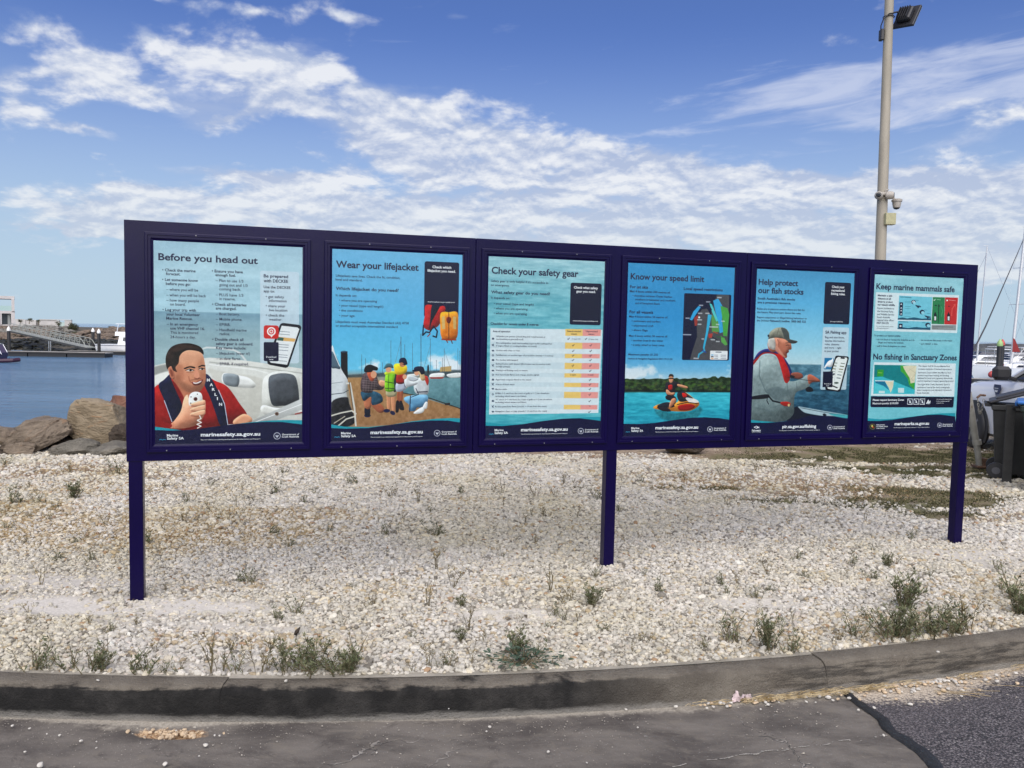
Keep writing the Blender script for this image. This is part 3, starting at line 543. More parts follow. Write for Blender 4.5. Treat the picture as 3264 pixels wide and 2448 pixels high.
def poster6():
    P=Paint(PC[6],6);ripples(P,[(0,150,196,206),(.3,132,190,202),(.7,128,190,202),(1,120,190,200)],.05)
    P.poly([(190,298),(910,320),(895,650),(176,632)],(208,224,228),False)
    P.poly([(390,326),(678,338),(668,540),(380,535)],(120,190,208),False);P.poly([(380,545),(668,550),(664,622),(378,614)],(120,190,208),False)
    P.poly([(380,522),(420,515),(460,524),(520,514),(590,526),(668,520),(668,540),(380,535)],(26,90,112),False);P.poly([(378,606),(420,600),(470,606),(540,598),(600,604),(664,600),(664,624),(378,616)],(26,90,112),False)
    P.poly([(682,338),(786,340),(782,574),(672,570)],(46,130,84),False);P.poly([(788,340),(900,342),(888,576),(783,574)],(190,44,42),False);P.poly([(674,580),(886,580),(884,626),(672,620)],(140,146,146),False)
    P.poly([(395,385),(425,385),(420,500),(392,498)],(12,18,60),False);P.poly([(388,570),(422,570),(420,606),(386,604)],(12,18,60),False)
    for y in (400,432,456,484): P.poly([(400,y+6),(409,y-8),(418,y+6)],(220,230,236),False)
    P.ell(404,590,9,8,(220,230,236))
    for x,y,r_,k in ((515,382,20,0),(555,420,26,1),(590,468,22,0),(638,510,28,1),(640,580,22,0)):
        if k==0: P.ell(x,y,r_,r_*.9,(14,28,66));P.ell(x+6,y+6,r_*.66,r_*.62,(150,204,218))
        else: P.poly([(x-r_,y-14),(x,y-6),(x+r_*.9,y-2),(x+r_,y+4),(x+r_*.3,y+8),(x-2,y+18),(x-6,y+6),(x-r_*.7,y-2)],(14,28,66),False)
    P.line([(500,385),(515,370),(528,382)],3,(235,240,244))
    for y in (378,388,420,437,470,482,508,590): P.line([(440,y),(490,y+1)],1.6,(70,130,150));
    for x,y in ((545,366),(560,410),(620,450),(645,480),(604,560)): P.line([(x-14,y),(x+14,y+1)],2,(70,120,140))
    for x in (704,820): P.poly([(x-14,545),(x-12,490),(x,465),(x+12,490),(x+12,548)],(18,24,40),False);P.poly([(x-8,540),(x-8,505),(x+8,505),(x+8,540)],(214,220,220),False)
    P.line([(735,410),(730,560)],4,(16,44,40));P.poly([(724,420),(735,395),(744,420)],(16,44,40),False);P.line([(757,420),(768,460),(756,505)],3,(90,160,120));P.ell(708,410,12,5,(20,60,50));P.ell(822,418,10,6,(120,30,34))
    P.line([(845,500),(850,440),(870,410)],6,(214,90,80));P.poly([(858,400),(880,396),(878,425)],(214,90,80),False);P.line([(885,430),(890,520)],3,(214,100,90))
    P.poly([(800,360),(812,360),(812,372),(800,372)],(240,240,240),False);P.line([(690,362),(696,368),(704,355)],3,(240,240,240));P.line([(716,358),(750,362)],2,(180,220,190));P.line([(820,362),(880,368)],2,(230,180,176))
    P.line([(400,338),(495,342)],3,(50,110,130));P.line([(390,552),(470,556)],3,(50,110,130));P.line([(682,594),(860,598)],2,(70,76,76));P.line([(682,606),(730,608)],2,(70,76,76))
    # sanctuary map
    P.poly([(176,905),(886,915),(874,1204),(150,1196)],(212,226,230),False)
    P.poly([(180,928),(545,932),(530,1182),(172,1180)],(70,178,190),False);P.poly([(180,928),(410,930),(530,1140),(520,1140),(250,1030),(178,1035)],(10,130,134),False)
    P.poly([(405,932),(470,934),(480,960),(530,1080),(528,1145),(480,1100),(470,1050),(430,1000),(408,985)],(76,160,70),False);P.poly([(460,932),(545,934),(532,1080),(495,1090),(485,1040),(450,985),(425,940)],(214,206,178),False);P.line([(480,960),(540,1000),(500,1050),(535,1080)],2,(180,170,150));P.line([(470,985),(535,940)],1.5,(180,170,150))
    P.poly([(206,968),(262,970),(258,1030),(202,1028)],(60,150,66),False);P.line([(215,996),(246,998)],3,(150,200,90))
    P.poly([(188,1065),(348,1068),(340,1180),(176,1180)],(90,190,200),False);P.poly([(188,1066),(270,1068),(310,1150),(260,1110),(190,1085)],(16,120,150),False);P.poly([(270,1068),(348,1070),(342,1120),(322,1172),(308,1130)],(214,206,178),False);P.line([(188,1066),(348,1068)],4,(226,232,232))
    for x,y in ((245,1165),(412,1140),(412,1160)): P.poly([(x-26,y-12),(x+26,y-11),(x+26,y+11),(x-26,y+10)],(206,222,222),False,0,.9)
    P.poly([(152,1201),(874,1207),(868,1292),(858,1300),(156,1297),(147,1288)],(12,18,56),False)
    for x in (490,544,597):
        P.poly([(x-22,1222),(x+24,1222),(x+22,1275),(x-23,1274)],(230,236,240),False);P.poly([(x-18,1227),(x+20,1227),(x+18,1270),(x-19,1269)],(14,20,60),False);P.line([(x-16,1228),(x+16,1268)],2.6,(230,236,240));P.poly([(x-4,1235),(x+6,1240),(x+8,1262),(x-6,1262)],(220,226,232),False)
    P.poly([(632,1262),(650,1230),(656,1248),(668,1240),(664,1268),(634,1268)],(214,222,228))
    P.foot([(125,1392),(230,1402),(340,1398),(500,1380),(650,1360),(760,1350),(884,1348),(884,1390),(125,1430)],[(118,1416),(220,1418),(330,1408),(480,1385),(640,1364),(760,1362),(884,1378),(900,1560),(90,1560)])
    P.ell(167,1466,26,26,(110,104,70));P.ell(167,1466,20,20,(26,34,40));P.ell(164,1462,8,11,(200,190,110));P.ell(172,1472,6,8,(190,70,50));crest(P,749,1454,21);return P
# lettering: (text, x left, baseline y at left, x right or None, cap height, colour, bold) in the same picture units as the prints
NV,WH,GR=0,1,2
TX={1:[("Before you head out",258,303,918,42,NV,1),
("• Check the marine",284,378,507,17,NV,.6),("forecast.",309,404,406,17,NV,.6),("• Let someone know",284,442,523,17,NV,.6),("before you go:",309,470,472,17,NV,.6),
("– where you will be",312,508,524,17,NV,0),("– when you will be back",312,545,577,17,NV,0),("– how many people",312,580,530,17,NV,0),("on board.",337,607,440,17,NV,0),
("• Log your trip with",287,643,510,17,NV,.6),("your local Volunteer",312,673,536,17,NV,.6),("Marine Rescue.",312,701,488,17,NV,.6),("– In an emergency",315,739,524,17,NV,.6),("use VHF channel 16.",339,767,569,17,NV,.6),("This is monitored",339,795,525,17,NV,0),("24-hours a day.",339,825,508,17,NV,0),
("• Ensure you have",614,388,820,17,NV,.6),("enough fuel.",638,414,774,17,NV,.6),("– Plan to use 1/3",640,451,823,17,NV,0),("going out and 1/3",664,480,851,17,NV,0),("coming back.",664,508,807,17,NV,0),("– PLUS have 1/3",640,546,823,17,NV,0),("in reserve.",665,573,771,17,NV,0),
("• Check all batteries",616,609,844,17,NV,.6),("are charged.",641,636,778,17,NV,.6),("– Boat battery.",642,673,800,17,NV,0),("– Mobile phone.",642,708,817,17,NV,0),("– EPIRB.",642,744,738,17,NV,0),("– Handheld marine",643,779,846,17,NV,0),("radios.",667,806,736,17,NV,0),
("• Double check all",618,842,824,17,NV,.6),("safety gear is onboard.",643,871,889,17,NV,.6),("Key items include:",643,899,843,17,NV,.6),("– lifejackets (wear it!)",644,935,868,17,NV,0),("– in-date flares",645,970,804,17,NV,0),("– EPIRB, if required.",645,1005,860,17,NV,0),
("Be prepared",957,424,1118,19,NV,.6),("with DECKEE",957,456,1118,19,NV,.6),("Use the DECKEE",957,496,1134,16,NV,.3),("app to:",957,523,1030,16,NV,.3),("• get safety",971,560,1092,16,NV,0),("information",992,587,1108,16,NV,0),("• share your",971,621,1100,16,NV,0),("live location",993,649,1113,16,NV,0),("• check the",971,683,1093,16,NV,0),("weather.",993,711,1079,16,NV,0),
("Download",975,957,1040,11,WH,0),("now",995,972,1022,9,WH,0),
("Marine",318,1480,393,15,WH,.6),("Safety SA",318,1500,431,15,WH,.6),("marinesafety.sa.gov.au",543,1478,936,22,WH,1),("This information is provided by the Department for Infrastructure and Transport",543,1504,936,6,WH,0),("Government of",1078,1470,1191,11,WH,.4),("South Australia",1078,1485,1191,11,WH,.4),
("M",583,1113,603,17,WH,1),("A",602,1144,624,17,WH,1),("R",617,1175,636,17,WH,1),("L",634,1208,650,17,WH,1),("I",650,1236,656,17,WH,1),("N",664,1274,684,17,WH,1)],
2:[("Wear your lifejacket",160,262,770,46,NV,1),("Lifejackets save lives. Check the fit, condition,",160,330,634,16,NV,0),("level and standard.",158,359,356,16,NV,0),("Which lifejacket do you need?",160,427,623,21,NV,.8),("It depends on:",160,474,314,16,NV,.3),
("• where you are operating",184,511,463,16,NV,0),("• your vessel (type and length)",184,549,510,16,NV,0),("• the conditions",184,585,358,16,NV,0),("• your age.",184,622,304,16,NV,0),("Lifejackets must meet Australian Standard (AS) 4758",160,668,697,16,NV,0),("or another acceptable international standard.",160,697,621,16,NV,0),
("Check which",871,273,1010,17,WH,.8),("lifejacket you need.",836,299,1042,17,WH,.8),("marinesafety.sa.gov.au/lj-tool",838,523,1033,8,WH,0),
("Marine",202,1480,274,15,WH,.6),("Safety SA",202,1501,311,15,WH,.6),("marinesafety.sa.gov.au",418,1480,800,23,WH,1),("This information is provided by the Department for Infrastructure and Transport",418,1506,797,6,WH,0),("Government of",938,1473,1048,11,WH,.4),("South Australia",938,1489,1048,11,WH,.4)],
3:[("Check your safety gear",160,257,836,48,NV,1),("Safety gear is only helpful if it's accessible in",158,322,600,16,NV,0),("an emergency.",157,354,301,16,NV,0),("What safety gear do you need?",157,411,616,21,NV,.8),("It depends on:",156,452,303,16,NV,.3),
("• your vessel (type and length)",178,497,488,16,NV,0),("• where you are operating",178,534,441,16,NV,0),("• when you are operating.",178,572,439,16,NV,0),("Checklist for vessels under 8 metres:",153,653,530,17,NV,.8),
("Check what safety",801,371,988,17,WH,.8),("gear you need.",820,401,970,17,WH,.8),("marinesafety.sa.gov.au/safety-tool",794,624,986,8,WH,0),
("Area of operation",170,710,306,13,NV,.6),("Semi-protected",748,706,856,11,NV,.5),("waters",778,727,824,11,NV,.5),("Unprotected",893,707,985,11,NV,.5),("waters",912,728,960,11,NV,.5),
("Lifejacket per person (check lifejacket requirements at",198,747,578,11,NV,0),("marinesafety.sa.gov.au/lj-tool)",198,769,408,11,NV,0),("(> level 100)",785,766,852,10,NV,0),("(> level 100)",915,768,990,10,NV,0),
("Fire extinguisher (visit marinesafety.sa.gov.au/fire-extinguisher",197,799,632,11,NV,0),("if engine fitted or cooking facilities on board)",197,821,512,11,NV,0),("Anchor with chain or rope",197,856,382,11,NV,0),("Paddles/oars or another type of propulsion (vessels < 5 metres)",196,893,641,11,NV,0),
("Fire bucket with lanyard",196,930,365,11,NV,0),("Bailing bucket with lanyard (fire bucket can be used as both)",195,960,620,11,NV,0),("or bilge pump(s)",195,981,306,11,NV,0),("Waterproof floating torch or lantern",194,1010,442,11,NV,0),("Red hand held flares and orange smoke signals",194,1044,532,11,NV,0),("2 each",772,1043,816,11,NV,.3),("2 each",910,1043,953,11,NV,.3),
("Approved compass fitted to the vessel",193,1082,468,11,NV,0),("4 litres of fresh water",193,1119,342,11,NV,0),("Marine radio",192,1156,281,11,NV,0),("EPIRB (> 5 nm from the coast of gulfs or > 2 nm elsewhere",192,1188,611,11,NV,0),("excluding inland waters and lakes)",191,1210,432,11,NV,0),("“V” sheet (> 5 nm from the coast of gulfs or > 2 nm elsewhere",191,1236,632,11,NV,0),("excluding inland waters and lakes)",190,1257,432,11,NV,0),("Rocket parachute flares (vessels > 10 nm from the coast)",190,1290,590,11,NV,0),("2",921,1284,931,11,NV,.3),("Navigation chart or map (vessels > 10 nm from the coast)",190,1327,592,11,NV,0),
("Marine",186,1474,256,15,WH,.6),("Safety SA",186,1495,289,15,WH,.6),("marinesafety.sa.gov.au",391,1474,753,23,WH,1),("This information is provided by the Department for Infrastructure and Transport",391,1499,751,6,WH,0),("Government of",886,1466,990,11,WH,.4),("South Australia",886,1482,991,11,WH,.4)],
4:[("Know your speed limit",146,283,738,44,NV,1),("For jet skis",142,355,286,21,NV,.8),("Max 4 knots within 200 metres of:",140,388,464,15,NV,.4),("• shoreline between Outer Harbor",162,423,482,15,NV,.2),("southern breakwater and southern",184,453,505,15,NV,.2),("end of Semaphore Beach.",184,483,384,15,NV,.2),("For all vessels",138,556,327,21,NV,.8),("Max 4 knots within 50 metres of:",136,590,444,15,NV,.4),("• swimmers and surfers",156,626,386,15,NV,.2),("• unpowered craft",156,662,330,15,NV,.2),("• divers flags.",156,698,288,15,NV,.2),("Max 4 knots within 30 metres of:",134,744,442,15,NV,.4),("• another boat in the water",154,780,408,15,NV,.2),("• a jetty, wharf or boat ramp.",152,816,420,15,NV,.2),("Maximum penalty: $1,250",130,892,367,15,NV,.4),("Harbors & Navigation Regulations 2023 174 (1) (b)",128,924,482,12,NV,.8),("Local speed restrictions",573,366,886,21,NV,.8),
("Marine",155,1476,219,15,WH,.6),("Safety SA",155,1497,250,15,WH,.6),("marinesafety.sa.gov.au",347,1476,687,23,WH,1),("This information is provided by the Department for Infrastructure and Transport",347,1501,686,6,WH,0),("Government of",812,1471,910,11,WH,.4),("South Australia",812,1486,911,11,WH,.4)],
5:[("Help protect",178,285,512,44,NV,1),("our fish stocks",174,356,558,44,NV,1),("South Australia's fish stocks",170,411,488,18,NV,.8),("are a precious resource.",168,444,452,18,NV,.8),("Rules are in place to ensure there are fish for",166,497,572,15,NV,.2),("the future. Play your part, know the rules.",165,526,539,15,NV,.2),("Report suspicious or illegal fishing behaviour to",164,569,588,15,NV,.2),("the 24-hour",163,597,268,15,NV,.2),("Fishwatch hotline: 1800 065 522",273,600,580,16,NV,1),
("Check your",801,308,908,18,WH,.8),("recreational",797,338,910,18,WH,.8),("fishing rules.",792,367,914,18,WH,.8),("pir.sa.gov.au/fishing",787,598,894,8,WH,0),("SA Fishing app",745,697,926,22,NV,.8),("Bag and size limits,",743,736,910,15,NV,.1),("species information,",742,766,914,15,NV,.1),("rules, closures",741,796,865,15,NV,.1),("and more – right",740,825,882,15,NV,.1),("in your pocket.",739,854,864,15,NV,.1),("Download",738,1130,795,9,WH,0),("now",755,1146,778,8,WH,0),
("Fishwatch",124,1530,197,14,WH,.8),("1800 065 522",124,1539,197,6,WH,0),("pir.sa.gov.au/fishing",381,1503,669,24,WH,1),("This information is provided by the Department of Primary Industries and Regions",352,1527,698,6,WH,0),("Government of",817,1498,914,11,WH,.4),("South Australia",817,1513,914,11,WH,.4)],
6:[("Keep marine mammals safe",192,270,869,46,NV,1),("Maintain a safe",206,332,331,15,NV,.8),("distance at all",206,359,318,15,NV,.8),("times to protect",205,386,335,15,NV,.8),("our natural wildlife.",204,412,356,15,NV,.8),("Report incidents to",203,442,347,14,GR,0),("the National Parks",202,469,339,14,GR,0),("and Wildlife Service",201,495,348,14,GR,0),("South Australia",200,520,313,14,GR,0),("regional duty officer",199,545,348,14,GR,0),("0427 556 676",197,570,300,14,NV,.8),("For more information, please",196,596,342,8,GR,0),("visit parks.sa.gov.au",196,612,300,8,GR,0),
("To protect our natural wildlife:",175,679,404,13,NV,.4),("• do not feed or harass the dolphins as it is",192,713,523,13,NV,0),("illegal and harms the animals",211,739,430,13,NV,0),("• pull in lines if dolphins are close",190,770,448,13,NV,0),("• do not throw fish scraps in the water",571,718,853,13,NV,0),("• put rubbish in bins.",570,749,727,13,NV,0),
("No fishing in Sanctuary Zones",168,880,893,46,NV,1),("The Upper Gulf St Vincent Marine Park",560,943,835,12,GR,0),("contains wetlands of national importance.",558,969,853,12,GR,0),("Sanctuary Zones within this Marine Park",556,1000,846,12,GR,0),("protect important nesting and feeding",555,1025,825,12,GR,0),("habitats for local and migratory shorebirds,",555,1049,860,12,GR,0),("and an important snapper spawning ground.",554,1073,868,12,GR,0),("The Light River Delta Sanctuary Zone is",553,1104,834,12,GR,0),("considered one of the most ecologically",552,1130,834,12,GR,0),("intact mangrove and saltmarsh systems in",551,1153,850,12,GR,0),("South Australia.",549,1178,658,12,GR,0),
("Please respect Sanctuary Zones",167,1241,438,15,WH,.8),("Maximum penalty: $100,000",166,1271,388,15,WH,.3),("See the recreational fishing guide",720,1231,852,7,WH,0),("for more information and",719,1248,830,7,WH,0),("marine park rules.",718,1264,782,7,WH,0),
("National Parks",199,1455,271,9,WH,.6),("and Wildlife Service",199,1470,299,9,WH,.6),("South Australia",199,1485,270,9,WH,.2),("marineparks.sa.gov.au",357,1454,656,24,WH,1),("This information is provided by the Department for Environment and Water",347,1479,662,6,WH,0),("Government of",774,1452,862,11,WH,.4),("South Australia",774,1467,862,11,WH,.4)]}
# ---------------------------------------------------------------- the ground: kerb line, shore line, relief
def yk(x):                                      # back edge of the kerb
    if x>4.4: return 3.565+.04*6.1**2+.488*(x-4.4)
    if x<-6: return 3.565+.04*4.3**2-.344*(x+6)
    return 3.565+.04*(x+1.7)**2
YSX=[-400,-60,-12,-7,-4.5,-3,0,2,5,9,15,40,400]; YSY=[5,8,9.9,10.25,10.5,10.75,11.3,12.0,14.3,16.8,19,26,120]
def ysh(x): return np.interp(x,YSX,YSY)
rng=np.random.default_rng(5)
_gx=rng.random((64,64))
def vn(x,y,f):                                  # value noise on arrays
    x=np.asarray(x)*f+1000;y=np.asarray(y)*f+1000;xi=np.floor(x).astype(int);yi=np.floor(y).astype(int);fx=x-xi;fy=y-yi;fx=fx*fx*(3-2*fx);fy=fy*fy*(3-2*fy)
    g=lambda a,b:_gx[a%64,b%64]
    return (g(xi,yi)*(1-fx)+g(xi+1,yi)*fx)*(1-fy)+(g(xi,yi+1)*(1-fx)+g(xi+1,yi+1)*fx)*fy
def fb(x,y,f,o=4):
    s=0;a=1;t=0
    for i in range(o): s=s+a*vn(x+i*17.3,y-i*9.1,f*2**i);t+=a;a*=.55
    return s/t
def gh(x,y):
    h=(fb(x,y,.8,3)-.5)*.05
    h=h*np.clip((y-np.vectorize(yk)(x))/.5,0,1)
    d=y-ysh(x); return h-np.clip(d,0,8)*.62-.0
def patch(x,y,L,edge=.35):
    big=L is GREEN or L is BROWN; edge=.95 if big else edge
    t=np.zeros(np.shape(x)); n=(fb(x,y*1.8,2.6 if big else 2.2,5)-.5)*2
    for (u,v,rx,ry,s) in L:
        p=G(u,v); d=np.sqrt(((x-p.x)/rx)**2+((y-p.y)/ry)**2)+n*edge; t=np.maximum(t,s*np.clip((1.15-d)/.45,0,1))
    return t
SAND=[(400,1930,.85,.2,1),(640,1935,.4,.14,.9),(150,1850,.6,.16,.8),(760,2000,.4,.1,.7),(500,1985,.5,.08,.6),(1640,1956,.4,.13,.9),(2440,1920,.35,.12,.9),(3120,1770,.6,.16,.8),(620,2130,.7,.06,.7),(3230,1800,.5,.3,.6)]
STRAW=[(250,1690,2.0,.60,1),(30,1620,.8,.4,1),(850,1640,1.0,.3,.85),(620,1700,.7,.2,.8),(350,1560,1.2,.4,.6),(1060,1480,1.2,.3,.5),(1300,1520,.5,.15,.6),(1500,1590,.3,.1,.6)]
BROWN=[(100,1500,1.6,.5,.9),(420,1500,1.0,.4,.6),(2380,1530,1.5,.8,.8),(2100,1440,3.2,.7,1),(2550,1430,3.2,1.4,1),(2730,1560,1.6,.8,.85),(2980,1450,3,1.8,.9),(1700,1445,1,.3,.6),(3220,1650,.7,.3,.8),(1250,1470,.6,.2,.5)]
GREEN=[(2580,1462,1.2,.45,1),(2740,1495,1.1,.35,.9),(2880,1450,2.0,.8,1),(3000,1500,1.5,.5,1),(2830,1605,1.4,.36,1),(2660,1615,.5,.15,.9),(2950,1570,.9,.3,.9),(3190,1590,.5,.25,.8),(2300,1560,.35,.2,.8),(2160,1560,.4,.25,.6),(1880,1560,.3,.2,.5),(3000,1640,.6,.15,.9),(3120,1450,1.2,.6,1)]
WARM=[(2900,2000,1.1,.28,1),(2500,1990,.5,.2,.7),(860,2040,.55,.12,1),(740,1860,.3,.1,.8),(1700,1860,.5,.15,.6),(3200,1900,.5,.4,.8),(2650,2080,.7,.12,.8),(1250,1880,.4,.15,.6),(1400,1900,.3,.12,.5)]
def grid_mesh(name,XS,YF,z,cols=None,mats=None,parent=None):
    # XS 1D; YF(x)->1D rows of equal count
    Y=np.array([YF(x) for x in XS]); Xg=np.repeat(np.array(XS)[:,None],Y.shape[1],1); Z=z(Xg,Y); n,m=Y.shape
    V=np.stack([Xg,Y,Z],-1).reshape(-1,3); i=np.arange((n-1)*m).reshape(n-1,m)[:,:-1].ravel(); F=np.stack([i,i+m,i+m+1,i+1],1)
    me=bpy.data.meshes.new(name); me.from_pydata(V.tolist(),[],F.tolist()); me.polygons.foreach_set('use_smooth',[True]*len(F))
    if cols is not None:
        for k,fn in cols.items():
            a=me.attributes.new(k,'FLOAT','POINT'); a.data.foreach_set('value',fn(Xg,Y).ravel().astype(np.float32))
    me.materials.append(mats); return link(name,me,parent)
def attr(nt,name,inst=False,fac=True):
    n=nt.nodes.new('ShaderNodeAttribute'); n.attribute_name=name; n.attribute_type='INSTANCER' if inst else 'GEOMETRY'
    return X(n.outputs['Fac'],nt) if fac else n.outputs['Color']
def newmat(name):
    m=bpy.data.materials.new(name); m.use_nodes=True; return m,m.node_tree,m.node_tree.nodes['Principled BSDF']
def bump(nt,b,h,dist,strength=1):
    n=nt.nodes.new('ShaderNodeBump'); n.inputs['Distance'].default_value=dist; n.inputs['Strength'].default_value=strength
    nt.links.new(h.s if isinstance(h,X) else h,n.inputs['Height']); nt.links.new(n.outputs[0],b.inputs['Normal'])
def ocoord(nt,scale=(1,1,1)):
    tc=nt.nodes.new('ShaderNodeTexCoord'); mp=nt.nodes.new('ShaderNodeMapping'); mp.inputs['Scale'].default_value=scale; nt.links.new(tc.outputs['Object'],mp.inputs[0]); return mp.outputs[0]
def ground_material():
    m,nt,b=newmat('ground_soil'); v=ocoord(nt)
    n1=noise(nt,v,9,6,.65); n2=noise(nt,v,70,5,.6); n3=noise(nt,v,3,5,.6)
    soil=mixc(nt,n1.ss(.3,.7),(.22,.20,.165),(.34,.31,.26)); sand=mixc(nt,n2.ss(.3,.7),(.46,.425,.37),(.60,.56,.50))
    c=mixc(nt,attr(nt,'sand'),soil,sand)
    c=mixc(nt,(attr(nt,'straw')*.8),c,mixc(nt,n2.ss(.35,.65),(.22,.155,.07),(.42,.32,.16)))
    c=mixc(nt,(attr(nt,'brown')*.85),c,mixc(nt,n1.ss(.35,.65),(.15,.10,.06),(.33,.245,.165)))
    c=mixc(nt,(attr(nt,'green')*(n1.ss(.35,.6)*.8+.1)),c,mixc(nt,n2.ss(.35,.65),(.05,.055,.02),(.16,.15,.06)))
    vo=nt.nodes.new('ShaderNodeTexVoronoi'); vo.inputs['Scale'].default_value=34; nt.links.new(v,vo.inputs['Vector'])
    cell=X(vo.outputs['Distance'],nt).ss(.5,.2); rnd=noise(nt,v,11,3,.6).ss(.42,.62)
    far=attr(nt,'farpeb')
    c=mixc(nt,cell*rnd*far,c,(.66,.62,.56))
    nt.links.new(c,b.inputs['Base Color']); b.inputs['Roughness'].default_value=.95; b.inputs['Specular IOR Level'].default_value=.15
    bump(nt,b,n2*.5+n1,.012,.8); return m
XS=np.unique(np.concatenate([np.linspace(-400,-30,12),np.linspace(-30,-9,30),np.linspace(-9,10,400),np.linspace(10,40,50),np.linspace(40,400,14)]))
def rows(x):
    y0=yk(x)-.02; ys=float(ysh(x)); a=max(min(ys,14),y0+1.5)
    return np.concatenate([np.linspace(y0,a,190,endpoint=False),np.linspace(a,max(ys,a+.1),12,endpoint=False),np.linspace(max(ys,a+.1),max(ys,a+.1)+8.5,22)])
GM=ground_material()
g=grid_mesh('ground',XS,rows,gh,{'sand':lambda x,y:patch(x,y,SAND),'straw':lambda x,y:patch(x,y,STRAW),'brown':lambda x,y:np.clip(patch(x,y,BROWN)+np.clip((y-11.5)/2,0,1)*.8,0,1),'green':lambda x,y:np.clip(patch(x,y,GREEN)+np.clip((y-12)/2,0,1)*np.clip((x-4)/2,0,1)*.6,0,1),'farpeb':lambda x,y:np.clip((y-6)/3,0,1)*(1-patch(x,y,GREEN))*(1-.8*patch(x,y,BROWN))},GM)
tag(g,'white gravel verge on pale sandy soil sloping to the harbour',kind='structure')
